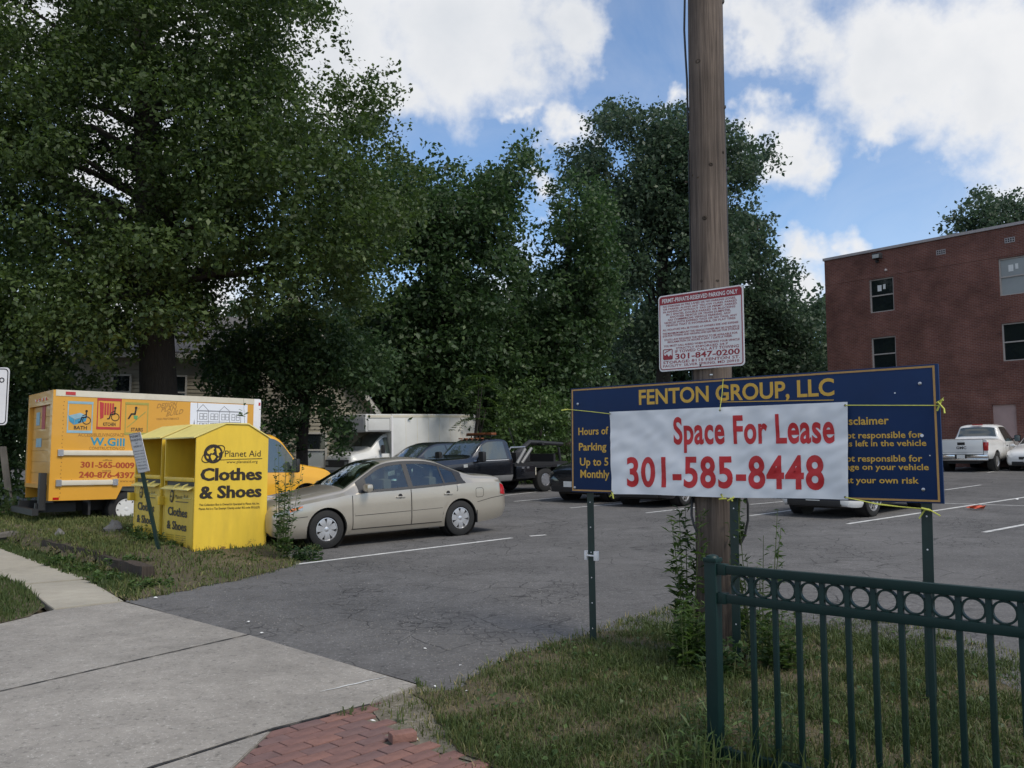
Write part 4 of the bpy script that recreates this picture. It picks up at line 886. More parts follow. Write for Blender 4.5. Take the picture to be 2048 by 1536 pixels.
def brick_building():
    pn = Panel((16.4, 44.3, 0), (0.653, -0.757, 0))
    t = thing("brick_building", "three storey flat roofed red brick building at the back of the lot", "building", (16.4, 44.3, 0), pn.ang())
    W, H = 26.0, 12.0
    rows = [(8.92, 10.62), (5.98, 7.68), (3.02, 4.55)]; cols = [(2.37, 3.60), (8.37, 9.72), (14.4, 15.7), (20.4, 21.7)]
    holes = [(a, b, c, d) for a, b in cols for c, d in rows if not (a == 8.37 and c < 4)] + [(7.82, 8.80, 1.0, 4.07)]
    mb = MB(); wall_holes(mb, 0, W, 0.6, H, holes)
    mb.add([(0, 0, .6), (0, 14, .6), (0, 14, H), (0, 0, H)], [(0, 3, 2, 1)]); mb.add([(W, 0, .6), (W, 14, .6), (W, 14, H), (W, 0, H)], [(0, 1, 2, 3)]); mb.add([(0, 14, .6), (W, 14, .6), (W, 14, H), (0, 14, H)], [(0, 1, 2, 3)])
    mb.build("wall", 'brickwall', t, flipfix=False)
    MB().box((0.1, 0.1, H - .35), (W - .1, 13.9, H - .3)).build("roof", 'shingle', t)
    c = MB(); c.box((-.06, -.07, H), (W + .06, .30, H + .13)); c.box((-.06, .30, H), (.3, 14.06, H + .13)); c.box((W - .3, .30, H), (W + .06, 14.06, H + .13)); c.build("coping", 'coping', t)
    for z in (10.70, 4.78):
        MB().box((0.0, -.018, z), (W, 0.02, z + .075)).build("brick_band", 'brickwall', t)
    for i, (a, b) in enumerate(cols):
        for j, (c_, d) in enumerate(rows):
            if a == 8.37 and c_ < 4: continue
            up, lo = ('blind', 'blind') if (i == 1 and j == 0) else (('winglass', 'winglass'))
            sash_window(t, a, b, c_, d, 0.10, up, lo, paper=(j == 0 and i < 2))
    MB().box((7.823, 0.10, 1.0), (8.797, 0.15, 4.067)).build("door", 'boarded', t)
    for x in (5.92, 8.9, 14.0, 19.0):
        v = MB(); a, b, c_, d = x - .21, x + .21, 11.27, 11.5
        v.box((a, -.02, c_), (b, .01, c_ + .03)); v.box((a, -.02, d - .03), (b, .01, d))
        for k in range(5): v.box((a + k * .0975, -.02, c_ + .03), (a + k * .0975 + .03, .01, d - .03))
        v.box((a + .03, -.018, (c_ + d) / 2 - .012), (b - .03, .009, (c_ + d) / 2 + .012))
        o = v.build("vent", 'coping', t); MB().box((a + .03, -.004, c_ + .03), (b - .03, .004, d - .03)).build("vent_hole", 'black', o)
    f = MB(); f.box((2.78, -.08, 11.42), (2.92, 0, 11.56)); f.tube([(2.85, -.05, 11.5), (2.95, -.30, 11.62)], .03)
    f.box((2.82, -.55, 11.52), (3.22, -.22, 11.80), mx=Matrix.Translation((0, 0, 0)) @ Matrix.Rotation(0.0, 4, 'X'), bev=.03)
    o = f.build("flood_lamp", 'cable', t); MB().box((2.86, -.565, 11.54), (3.18, -.552, 11.72)).build("lens", 'blind', o)
    MB().tube([(3.3, -.02, 10.95), (3.3, -.13, 10.98), (3.3, -.16, 10.9)], .05).build("conduit_fitting", 'coping', t)

# ------------------------------------------------------------------ cream house behind the trees
def siding(mb, x0, x1, z0, z1, y=0.0, step=0.15, mx=None, roofline=None):
    z = z0
    while z < z1 - 1e-3:
        e = min(z + step, z1); a, b = x0, x1
        if roofline:
            a, b = roofline(e)
            if b - a < 0.1: break
        mb.add([(a, y - .032, z), (b, y - .032, z), (b, y - .003, e), (a, y - .003, e), (a, y, z), (b, y, z)], [(0, 1, 2, 3), (4, 5, 1, 0)], mx=mx); z = e
def house():
    t = thing("cream_house", "old cream clapboard house with grey roof half hidden by trees", "house", (at(745, 900, 34).x, 34.0, 0.4), R(10))
    # front gable: local x from -6.4 (left corner) to 0 (right corner), facing -y
    w, ez, az = 6.2, 3.3, 7.6
    mb = MB(); siding(mb, -w, 0, 0, ez, roofline=None); sl = (az - ez) / (w / 2)
    siding(mb, -w, 0, ez, az, roofline=lambda z: (-w / 2 - (az - z) / sl, -w / 2 + (az - z) / sl))
    mb.add([(0, 0, 0), (0, 8, 0), (0, 8, ez), (0, 0, ez)], [(0, 1, 2, 3)]); mb.build("wall", 'siding', t, flipfix=False)
    MB().box((-.12, -.045, 0), (0.02, -.024, ez)).build("corner_board", 'whitetrim', t)
    for sg in (-1, 1):
        p = lambda u, up, y: (-w / 2 + sg * (w / 2 + .45) * u, y, az + .1 - sl * (w / 2 + .45) * u + up)
        r = MB(); r.add([p(0, 0, -.45), p(1, 0, -.45), p(1, 0, 8), p(0, 0, 8), p(0, .1, -.45), p(1, .1, -.45), p(1, .1, 8), p(0, .1, 8)], [(0, 3, 2, 1), (4, 5, 6, 7), (0, 1, 5, 4), (1, 2, 6, 5), (2, 3, 7, 6), (3, 0, 4, 7)]); r.build("roof", 'shingle', t)
        k = MB(); k.add([p(0, -.22, -.49), p(1, -.22, -.49), p(1, .05, -.49), p(0, .05, -.49), p(0, -.22, -.455), p(1, -.22, -.455), p(1, .05, -.455), p(0, .05, -.455)], [(0, 1, 2, 3), (4, 7, 6, 5), (0, 4, 5, 1), (3, 2, 6, 7), (0, 3, 7, 4), (1, 5, 6, 2)]); k.build("rake_board", 'whitetrim', t)
    sash_window(t, -2.6, -1.75, 0.9, 2.3, -.075, frame='whitetrim', w=.08, lower='blind'); sash_window(t, -5.2, -4.3, 0.9, 2.3, -.075, frame='whitetrim', w=.08); sash_window(t, -3.5, -2.7, 4.1, 5.5, -.075, frame='whitetrim', w=.08)
    # side wing to the left with its own roof
    x0, x1, yw, ez2 = -13.2, -6.25, 1.6, 5.5
    mb = MB(); siding(mb, x0, x1, 0, ez2, y=yw); mb.build("wing_wall", 'siding', t, flipfix=False)
    r = MB(); r.add([(x0 - .4, yw - .5, ez2 - .1), (x1 + 1.5, yw - .5, ez2 - .1), (x1 + 1.5, yw + 3.6, ez2 + 2.0), (x0 - .4, yw + 3.6, ez2 + 2.0), (x0 - .4, yw - .5, ez2), (x1 + 1.5, yw - .5, ez2), (x1 + 1.5, yw + 3.6, ez2 + 2.1), (x0 - .4, yw + 3.6, ez2 + 2.1)], [(0, 3, 2, 1), (4, 5, 6, 7), (0, 1, 5, 4), (1, 2, 6, 5), (2, 3, 7, 6), (3, 0, 4, 7)]); r.build("roof", 'shingle', t)
    for a in (-12.4, -10.2, -8.1):
        sash_window(t, a, a + .75, 3.2, 4.6, yw - .075, frame='whitetrim', w=.07)
    MB().box((x0 - .4, yw - .56, ez2 - .28), (x1, yw - .505, ez2 - .08)).build("fascia", 'whitetrim', t)

# ------------------------------------------------------------------ vehicles
def pchip(xs, ys):
    xs = np.asarray(xs, float); ys = np.asarray(ys, float); h = np.diff(xs); d = np.diff(ys) / h; m = np.zeros_like(ys)
    for i in range(1, len(xs) - 1):
        if d[i-1] * d[i] > 0:
            w1, w2 = 2 * h[i] + h[i-1], h[i] + 2 * h[i-1]; m[i] = (w1 + w2) / (w1 / d[i-1] + w2 / d[i])
    m[0], m[-1] = d[0], d[-1]
    def f(x):
        i = int(np.clip(np.searchsorted(xs, x) - 1, 0, len(xs) - 2)); t = (min(max(x, xs[0]), xs[-1]) - xs[i]) / h[i]
        return (ys[i] * (1 + 2 * t) * (1 - t) ** 2 + m[i] * h[i] * t * (1 - t) ** 2 + ys[i+1] * t * t * (3 - 2 * t) + m[i+1] * h[i] * t * t * (t - 1))
    return f
class Body:
    """a car body lofted from stations (x, bottom, belt, top, half width, half width at top, edge rounding); x runs from nose to tail"""
    def __init__(s, st, flatness=2.8):
        a = np.array(st, float); s.x0, s.x1 = a[0, 0], a[-1, 0]; s.fl = flatness
        s.zb, s.be, s.zt, s.w, s.wt, s.r = [pchip(a[:, 0], a[:, k]) for k in range(1, 7)]
        s.xs = sorted(set(list(np.linspace(s.x0, s.x1, 64)) + list(a[:, 0])))
    def side(s, x, z):
        zb, be, zt, w, wt, r = s.zb(x), s.be(x), s.zt(x), s.w(x), s.wt(x), s.r(x)
        te = max(zt - r, be + 1e-3)
        if z <= be:
            t = (z - zb) / max(1e-3, be - zb); k = 1.0
            if t < .35: k -= .075 * (1 - max(t, 0) / .35) ** 2
            if t > .7: k -= .022 * ((t - .7) / .3) ** 2
            return w * k
        u = min(1, (z - be) / max(1e-3, te - be)); y = w * .978 * (1 - u) + wt * u
        if z > te: y = wt * max(0, 1 - ((z - te) / r) ** 2) ** (1 / s.fl)
        return y
    def top(s, x, v): return s.zt(x) - s.r(x) + s.r(x) * max(0, 1 - abs(v) ** s.fl) ** .5
    def section(s, x):
        zb, be, zt, wt, r = s.zb(x), s.be(x), s.zt(x), s.wt(x), s.r(x); te = max(zt - r, be + 1e-3); P = [(0, zb), (s.side(x, zb) * .8, zb)]
        for t in (0, .06, .14, .24, .35, .5, .65, .75, .85, .93, 1): z = zb + (be - zb) * t; P.append((s.side(x, z), z))
        for u in (.06, .25, .5, .75, .96): z = be + (te - be) * u; P.append((s.side(x, z), z))
        for v in (.995, .97, .93, .86, .75, .6, .4, .2, 0): P.append((wt * v, zt - r + r * max(0, 1 - v ** s.fl) ** .5))
        return P
    def build(s, name, m, parent, arches=(), ar=.36, aw=.30):
        mb = MB(); secs = [s.section(x) for x in s.xs]; n = len(secs[0]); full = []
        for x, P in zip(s.xs, secs): full.append([(x, -y, z) for y, z in P] + [(x, y, z) for y, z in reversed(P[1:-1])])
        k = len(full[0]); vs = [v for q in full for v in q]
        fs = [(i*k+j, (i+1)*k+j, (i+1)*k+(j+1) % k, i*k+(j+1) % k) for i in range(len(full)-1) for j in range(k)]
        fs += [tuple(range(k)), tuple(reversed(range((len(full)-1)*k, len(full)*k)))]
        mb.add(vs, fs, True); o = mb.build(name, m, None, autosmooth=40)
        if arches:
            c = MB(); wmax = max(s.w(x) for x in s.xs)
            for (ax, az) in arches:
                for sg in (-1, 1):
                    mxx = Matrix.Translation((ax, 0, az)); y0, y1 = sorted((sg * (wmax + .2), sg * (s.w(ax) - aw)))
                    c.lathe([(0.001, y0), (ar, y0), (ar, y1), (.001, y1)], 36, mxx)
            co = c.build("cut", m, None); md = o.modifiers.new("cut", 'BOOLEAN'); md.operation = 'DIFFERENCE'; md.object = co; md.solver = 'EXACT'
            dg = bpy.context.evaluated_depsgraph_get(); dg.update(); me = bpy.data.meshes.new_from_object(o.evaluated_get(dg))
            o.modifiers.clear(); o.data = me; bpy.data.objects.remove(co)
            me.polygons.foreach_set("use_smooth", np.ones(len(me.polygons), bool)); me.set_sharp_from_angle(angle=R(38))
            while len(me.materials) > 1: me.materials.pop()
        o.parent = parent
        if arches:
            for (ax, az) in arches:
                for sg in (-1, 1):
                    q = MB(); yi, yo = sg * (s.w(ax) - aw + .012), sg * (s.w(ax) * .955)
                    q.lathe([(.02, yi), (ar - .006, yi), (ar - .006, yo)], 28, Matrix.Translation((ax, 0, az))); q.build("wheel_well", 'blackplastic', parent, flipfix=False)
        return o
    def patch(s, name, m, parent, xs, zlo, zhi, off=.004, sides=(-1, 1), nv=5, th=0.0, same=True):
        """panel lying on the flank between two curves zlo(x), zhi(x)"""
        made = []
        for sg in sides:
            mb = MB()
            def fn(u, v):
                x = xs[0] + (xs[-1] - xs[0]) * u; z = zlo(x) + (zhi(x) - zlo(x)) * v; return (x, sg * (s.side(x, z) + off), z)
            mb.grid(fn, max(6, int((xs[-1] - xs[0]) / .08)), nv); made.append(mb.build(name, m, parent, flipfix=False, autosmooth=0))
        return made
    def cap_patch(s, name, m, parent, x0, x1, vmax, off=.005, nu=10, nv=16, vmax1=None):
        """pane lying on the upper surface: windscreen or rear window"""
        mb = MB()
        def fn(u, v):
            x = x0 + (x1 - x0) * u; q = (2 * v - 1) * (vmax + ((vmax1 or vmax) - vmax) * u); y = q * s.wt(x); z = s.top(x, q)
            sl = (s.zt(x + .02) - s.zt(x - .02)) / .04; nl = math.hypot(1, sl); return (x - sl / nl * off, y, z + off / nl)
        mb.grid(fn, nu, nv); return mb.build(name, m, parent, flipfix=False, autosmooth=0)
    def seam(s, name, pts, parent, w=.009, off=.0015, m='black', sides=(-1, 1)):
        for sg in sides:
            mb = MB()
            for (xa, za), (xb, zb) in zip(pts, pts[1:]):
                n = max(1, int(math.hypot(xb - xa, zb - za) / .06)); d = Vector((xb - xa, zb - za)).normalized(); q = Vector((-d.y, d.x)) * w / 2; vs = []
                for i in range(n + 1):
                    x, z = xa + (xb - xa) * i / n, za + (zb - za) * i / n
                    for e in (-1, 1): X, Z = x + q.x * e, z + q.y * e; vs.append((X, sg * (s.side(X, Z) + off), Z))
                mb.add(vs, [(2*i, 2*i+2, 2*i+3, 2*i+1) for i in range(n)])
            mb.build(name, m, parent, flipfix=False)
def wheel(parent, x, y, z, r, w, sg, rim='alloy', spokes=7, rimr=.62, style='hub', rimmat='alloy'):
    mx = Matrix.Translation((x, y, z)); t = MB(); h = w / 2; q = rimr * r
    t.lathe([(q, -h*.8), (q + .02, -h), (r*.90, -h), (r*.97, -h*.86), (r, -h*.6), (r, h*.6), (r*.97, h*.86), (r*.90, h), (q + .02, h), (q, h*.8)], 32, mx)
    for a in (-.42, 0, .42): t.lathe([(r + .002, h*(a-.05)), (r - .012, h*a), (r + .002, h*(a+.05))], 32, mx)
    o = t.build("wheel", 'rubber', parent, flipfix=False)
    f = MB(); yo = sg * h * .82
    f.lathe([(q*1.0, yo + sg*.012), (q*.94, yo + sg*.014), (q*.90, yo - sg*.006), (q*.88, yo - sg*.05)], 32, mx)
    f.lathe([(q*.24, yo - sg*.03), (q*.22, yo + sg*.004), (q*.12, yo + sg*.012), (.001, yo + sg*.013)], 20, mx)
    for k in range(spokes):
        a = 2*math.pi*k/spokes + .3; c, s_ = math.cos(a), math.sin(a); wi, wo = (q*.12, q*.27) if style == 'hub' else (q*.07, q*.07)
        def P(rr, ww, yy): return (rr*c - ww*s_, yy, rr*s_ + ww*c)
        f.add([P(q*.18, -wi, yo+sg*.004), P(q*.18, wi, yo+sg*.004), P(q*.60, wo*.92, yo+sg*.010), P(q*.92, wo, yo+sg*.004), P(q*.92, -wo, yo+sg*.004), P(q*.60, -wo*.92, yo+sg*.010),
               P(q*.18, -wi, yo-sg*.02), P(q*.18, wi, yo-sg*.02), P(q*.6, wo*.92, yo-sg*.02), P(q*.92, wo, yo-sg*.02), P(q*.92, -wo, yo-sg*.02), P(q*.6, -wo*.92, yo-sg*.02)],
              [(0,1,2,5), (5,2,3,4), (1,7,8,2), (2,8,9,3), (0,5,11,6), (5,4,10,11)], False, mx)
    f.build("rim", rimmat, o, flipfix=False)
    d = MB(); d.lathe([(.001, yo - sg*.05), (q*.99, yo - sg*.05)], 24, mx); d.build("brake_disc", 'blackplastic', o, flipfix=False)
    return o
def bx(name, lo, hi, m, parent, bev=0.0): return MB().box(lo, hi, bev=bev).build(name, m, parent)
def place(t, p, heading, x_ref, y_ref):
    """stand the vehicle so that its local point (x_ref, y_ref) is over p; tilt with the slope"""
    c, s = math.cos(heading), math.sin(heading); gx = SLOPE * (0.646 * c + 0.763 * s); gy = SLOPE * (-0.646 * s + 0.763 * c)
    t.rotation_euler = (math.atan(gy), -math.atan(gx), heading)
    o = Vector((p[0] - (x_ref * c - y_ref * s), p[1] - (x_ref * s + y_ref * c), 0)); t.location = (o.x, o.y, float(lot_z(o.x, o.y)))
def mirror_part(parent, x, y, z, sg, m, size=(.11, .20, .15)):
    b = MB(); b.tube([(x + .02, sg * (y - .05), z - .03), (x, sg * (y + .06), z - .02)], .025); b.box((x - size[0] / 2, min(sg * (y + .03), sg * (y + .03 + size[1])), z - size[2] / 2), (x + size[0] / 2, max(sg * (y + .03), sg * (y + .03 + size[1])), z + size[2] / 2), bev=.055)
    o = b.build("mirror", m, parent); g = MB(); ys = sorted((sg * (y + .055), sg * (y + .01 + size[1]))); g.box((x + size[0] / 2 - .002, ys[0], z - size[2] / 2 + .025), (x + size[0] / 2 + .004, ys[1], z + size[2] / 2 - .025)); g.build("mirror_glass", 'glass', o)
def plate(parent, x, y, z, sg, txt=None, name="licence_plate"):
    o = bx(name, (min(x, x + sg * .012), y - .15, z - .076), (max(x, x + sg * .012), y + .15, z + .076), 'paper', parent)
    return o

def sedan():
    t = thing("sedan", "champagne tan four door sedan parked beside the yellow clothes bins", "car")
    B = Body([(0, .34, .54, .64, .60, .50, .05), (.06, .26, .62, .755, .72, .62, .06), (.30, .21, .715, .85, .83, .71, .08), (.75, .20, .79, .92, .89, .75, .08), (1.10, .20, .835, .975, .90, .76, .085), (1.30, .20, .87, 1.01, .905, .77, .09), (1.50, .20, .885, 1.115, .905, .735, .09),
              (1.80, .20, .895, 1.275, .905, .67, .085), (2.08, .20, .90, 1.41, .905, .61, .085), (2.32, .20, .905, 1.455, .905, .585, .085), (2.65, .20, .915, 1.472, .905, .58, .085), (2.98, .20, .925, 1.462, .905, .58, .085), (3.25, .20, .935, 1.42, .90, .585, .085), (3.58, .20, .95, 1.305, .895, .615, .085),
              (3.90, .21, .962, 1.185, .885, .66, .085), (4.12, .22, .965, 1.125, .875, .70, .08), (4.52, .26, .955, 1.095, .85, .70, .08), (4.70, .30, .90, 1.065, .81, .67, .07), (4.80, .36, .80, .92, .74, .60, .06)])
    wr = .325; ar = .365
    shell = B.build("body", 'champagne', t, [(.95, .325), (3.67, .325)], ar)
    B.cap_patch("windscreen", 'clearglass', t, 1.32, 2.14, .93)
    B.cap_patch("rear_window", 'clearglass', t, 3.28, 3.96, .88)
    top = lambda d: (lambda x: B.zt(x) - B.r(x) - d)
    lo = lambda x: B.be(x) + .022
    # open the glass areas of the shell, frame them in black, and furnish the cabin
    rz = lambda x: B.zt(x) - B.r(x)
    bm = bmesh.new(); bm.from_mesh(shell.data); gone = []
    for f in bm.faces:
        q = f.calc_center_median(); x = q.x
        if abs(q.y) > .35 and 1.70 < x < 3.66 and B.be(x) + .012 < q.z < rz(x) + .005: gone.append(f)
        elif (1.40 < x < 2.04 or 3.36 < x < 3.86) and q.z > rz(x) + .02 and abs(q.y) < B.wt(x) * .86: gone.append(f)
    bmesh.ops.delete(bm, geom=gone, context='FACES'); bm.to_mesh(shell.data); bm.free()
    B.patch("window_frame", 'blackplastic', t, (1.55, 3.80), lambda x: min(B.be(x) + .006, rz(x)), lambda x: min(B.be(x) + .045, rz(x) + .03), off=.006, nv=2)
    B.patch("window_frame", 'blackplastic', t, (1.55, 3.80), lambda x: max(rz(x) - .035, B.be(x) + .005), lambda x: max(rz(x) + .022, B.be(x) + .02), off=.006, nv=3)
    for a, b in ((2.545, 2.645), (3.305, 3.345), (1.56, 1.74), (3.62, 3.78)): B.patch("pillar", 'blackplastic', t, (a, b), lambda x: B.be(x) + .01, lambda x: max(B.be(x) + .012, rz(x) + .01), off=.008)
    for a, b in ((1.66, 2.56), (2.63, 3.32), (3.33, 3.68)): B.patch("side_window", 'clearglass', t, (a, b), lo, lambda x: max(lo(x) + .004, rz(x) - .012), off=.004)
    for x in (2.15, 3.10):
        for y in ((-.38, .38) if x < 3 else (-.40, 0, .40)):
            s = MB(); s.box((x - .42, y - .24, .42), (x + .10, y + .24, .60), bev=.05); s.box((x + .02, y - .24, .55), (x + .20, y + .24, 1.10), bev=.06); s.box((x + .10, y - .12, 1.08), (x + .20, y + .12, 1.27), bev=.04); s.build("seat", 'seatcloth', t)
    bx("dashboard", (1.25, -.72, .72), (1.70, .72, .94), 'blackplastic', t, .06); bx("parcel_shelf", (3.5, -.66, .90), (3.95, .66, .95), 'blackplastic', t)
    m_ = MB(); m_.ring((0, 0), .18, .03, 0, 20, mx=Matrix.Translation((1.80, -.38, .95)) @ Matrix.Rotation(R(65), 4, 'Y') @ Matrix.Rotation(R(90), 4, 'X')); m_.build("steering_wheel", 'black', t, flipfix=False)
    B.patch("belt_strip", 'blackplastic', t, (1.58, 3.78), lambda x: B.be(x) + .006, lambda x: B.be(x) + .018, off=.012, nv=1)
    # doors as panels a hair proud of dark gaps
    arc = lambda x: .325 + math.sqrt(max(0, (ar + .05) ** 2 - (x - 3.67) ** 2))
    for a, b, zl in ((1.42, 2.58, lambda x: .30), (2.595, 3.58, lambda x: max(.30, arc(x) if x > 3.67 - ar - .05 else .30))):
        B.patch("door", 'champagne', t, (a + .006, b - .006), zl, lambda x: B.be(x) - .004, off=.004, nv=8)
    B.seam("door_gap", [(1.42, .29), (1.42, .86)], t, .014); B.seam("door_gap", [(2.588, .29), (2.588, .905)], t, .014); B.seam("door_gap", [(1.40, .29), (3.24, .29)], t, .012)
    B.seam("door_gap", [(3.24, .30), (3.27, .50), (3.35, .66), (3.49, .77), (3.60, .84), (3.59, .945)], t, .012)
    B.seam("side_moulding", [(1.46, .545), (2.57, .56)], t, .045, .012, 'champagne'); B.seam("side_moulding", [(2.61, .56), (3.25, .57)], t, .045, .010, 'champagne')
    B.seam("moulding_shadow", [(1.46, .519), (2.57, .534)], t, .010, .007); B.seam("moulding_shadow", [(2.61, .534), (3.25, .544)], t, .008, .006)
    B.seam("sill_strip", [(1.36, .245), (3.26, .245)], t, .055, .008, 'champagne')
    for x in (2.36, 3.38):
        for sg in (-1, 1):
            y = B.side(x, .80); h = MB(); h.box((x - .09, sg * y - .03, .775), (x + .10, sg * y + .03, .80), bev=.012); o = h.build("door_handle", 'champagne', t)
            d = MB(); d.disc((x, .803), .042, -(y + .0055), 16) if sg < 0 else d.disc((x, .803), .042, y + .007, 16); d.build("handle_recess", 'black', o)
    # fuel flap outline, bumper seams, lamps
    B.seam("fuel_flap", [(4.02, .70), (4.02, .84), (4.05, .86), (4.17, .86), (4.20, .83), (4.20, .72), (4.17, .69), (4.05, .69), (4.02, .70)], t, .008, .002, sides=(-1,))
    B.seam("bumper_gap", [(4.05, .60), (4.40, .66), (4.77, .69)], t, .010); B.seam("bumper_gap", [(.06, .52), (.35, .545), (.60, .56)], t, .010)
    B.patch("tail_lamp", 'lamp_red', t, (4.62, 4.775), lambda x: .70 + (4.775 - x) * .15, lambda x: B.be(x) - .01, off=.006)
    bx("tail_panel", (4.795, -.60, .72), (4.808, .60, .84), 'lamp_red', t)
    B.patch("headlamp", 'lamp_clear', t, (.05, .52), lambda x: .575 + .22 * max(0, x - .1), lambda x: B.be(x) - .005 - .10 * max(0, .16 - x), off=.006)
    B.patch("turn_signal", 'lamp_amber', t, (.30, .52), lambda x: .64 + .35 * max(0, x - .3), lambda x: B.be(x) - .02, off=.010)
    bx("grille", (-.008, -.34, .53), (.03, .34, .61), 'blackplastic', t); bx("bumper_intake", (.02, -.55, .27), (.07, .55, .36), 'blackplastic', t)
    for sg in (-1, 1): mirror_part(t, 1.66, .87, .985, sg, 'champagne', (.13, .21, .14))
    for x in (.95, 3.67):
        for sg in (-1, 1): wheel(t, x, sg * .765, wr, wr, .205, sg, spokes=7, rimr=.60)
    bx("mud_flap", (4.03, -.88, .22), (4.05, -.66, .45), 'blackplastic', t)
    plate(t, 4.81, 0, .62, 1)
    f, r = on_lot(657, 1098), on_lot(923, 1072); place(t, (f.x, f.y), math.atan2(r.y - f.y, r.x - f.x) + .02, .95, -.86); t.scale.x = .972

def small_car(name, label, cat, paint, p, heading, ref, L=4.5, H=1.45, W=1.78, style='hatch', wr=.32, group=None, wb=(0.88, 3.52), rimmat='alloy', sp=5):
    """compact hatchback, crossover or saloon seen mostly from its front corner"""
    t = thing(name, label, cat, group=group); w = W / 2; k = H / 1.45; e = L / 4.5
    tail = [(3.75 * e, .22, .98 * k, 1.38 * k, w * .98, w * .62, .10), (4.15 * e, .25, .99 * k, 1.25 * k, w * .95, w * .66, .10), (4.40 * e, .30, .97 * k, 1.06 * k, w * .90, w * .7, .08), (4.5 * e, .38, .86 * k, .95 * k, w * .82, w * .66, .07)]
    if style == 'suv': tail = [(3.9 * e, .26, 1.0 * k, 1.44 * k, w * .98, w * .70, .10), (4.25 * e, .30, 1.0 * k, 1.38 * k, w * .96, w * .70, .10), (4.44 * e, .34, .98 * k, 1.15 * k, w * .92, w * .74, .09), (4.5 * e, .40, .88 * k, .98 * k, w * .86, w * .72, .07)]
    B = Body([(0, .30 * k, .52 * k, .62 * k, w * .70, w * .58, .05), (.08, .24 * k, .62 * k, .74 * k, w * .84, w * .70, .06), (.35, .21 * k, .72 * k, .86 * k, w * .95, w * .76, .08), (.9, .21 * k, .80 * k, .95 * k, w * .99, w * .80, .09), (1.3 * e, .21 * k, .86 * k, 1.02 * k, w, w * .80, .09), (1.6 * e, .21 * k, .90 * k, 1.16 * k, w, w * .76, .10),
              (2.0 * e, .21 * k, .91 * k, 1.36 * k, w, w * .68, .10), (2.35 * e, .21 * k, .92 * k, 1.44 * k, w, w * .64, .10), (2.8 * e, .21 * k, .93 * k, 1.45 * k, w, w * .63, .10), (3.3 * e, .21 * k, .95 * k, 1.44 * k, w * .99, w * .63, .10)] + tail)
    az = wr; B.build("body", paint, t, [(wb[0] * e, az), (wb[1] * e, az)], wr + .045)
    B.cap_patch("windscreen", 'glass', t, 1.40 * e, 2.02 * e, .90)
    te = 4.12 * e; B.cap_patch("rear_window", 'glass', t, 3.95 * e if style == 'hatch' else 4.2 * e, 4.36 * e if style == 'hatch' else 4.43 * e, .85)
    lo = lambda x: B.be(x) + .02
    for a, b in ((1.70 * e, 2.62 * e), (2.68 * e, 3.45 * e), (3.5 * e, (3.85 if style != 'suv' else 4.1) * e)): B.patch("side_window", 'glass', t, (a, b), lo, lambda x: max(lo(x) + .004, B.zt(x) - B.r(x) - .015), off=.005)
    B.patch("door", paint, t, (1.42 * e, 2.62 * e), lambda x: .30 * k, lambda x: B.be(x) - .005, off=.004); B.patch("door", paint, t, (2.64 * e, 3.45 * e), lambda x: max(.30 * k, az + math.sqrt(max(0, (wr + .08) ** 2 - (x - wb[1] * e) ** 2)) if x > wb[1] * e - wr - .08 else .3 * k), lambda x: B.be(x) - .005, off=.004)
    B.seam("door_gap", [(2.63 * e, .30 * k), (2.63 * e, .91 * k)], t, .016); B.seam("door_gap", [(1.41 * e, .30 * k), (1.41 * e, .86 * k)], t, .012)
    B.seam("sill_strip", [(1.30 * e, .25 * k), (3.05 * e, .25 * k)], t, .09, .006, 'blackplastic')
    B.patch("headlamp", 'lamp_clear', t, (.06, .48), lambda x: (.56 + .10 * x) * k, lambda x: B.be(x) - .01, off=.008)
    B.patch("tail_lamp", 'lamp_red', t, (4.28 * e, 4.47 * e), lambda x: .78 * k, lambda x: B.be(x) - .01, off=.006)
    bx("lower_bumper", (-.012, -w * .66, .24 * k), (.06, w * .66, .38 * k), 'blackplastic', t, bev=.02); bx("grille", (-.016, -w * .36, .46 * k), (.03, w * .36, .56 * k), 'blackplastic', t)
    bx("underbody", (.4, -w * .7, .17 * k), (L - .4, w * .7, .24 * k), 'blackplastic', t)
    for sg in (-1, 1): mirror_part(t, 1.72 * e, w * .97, .98 * k, sg, paint, (.12, .19, .13))
    for x in wb:
        for sg in (-1, 1): wheel(t, x * e, sg * (w - .115), wr, wr, .21, sg, spokes=sp, rimr=.66, style='slim', rimmat=rimmat)
    plate(t, -.014, 0, .42 * k, -1)
    place(t, p, heading, *ref); return t

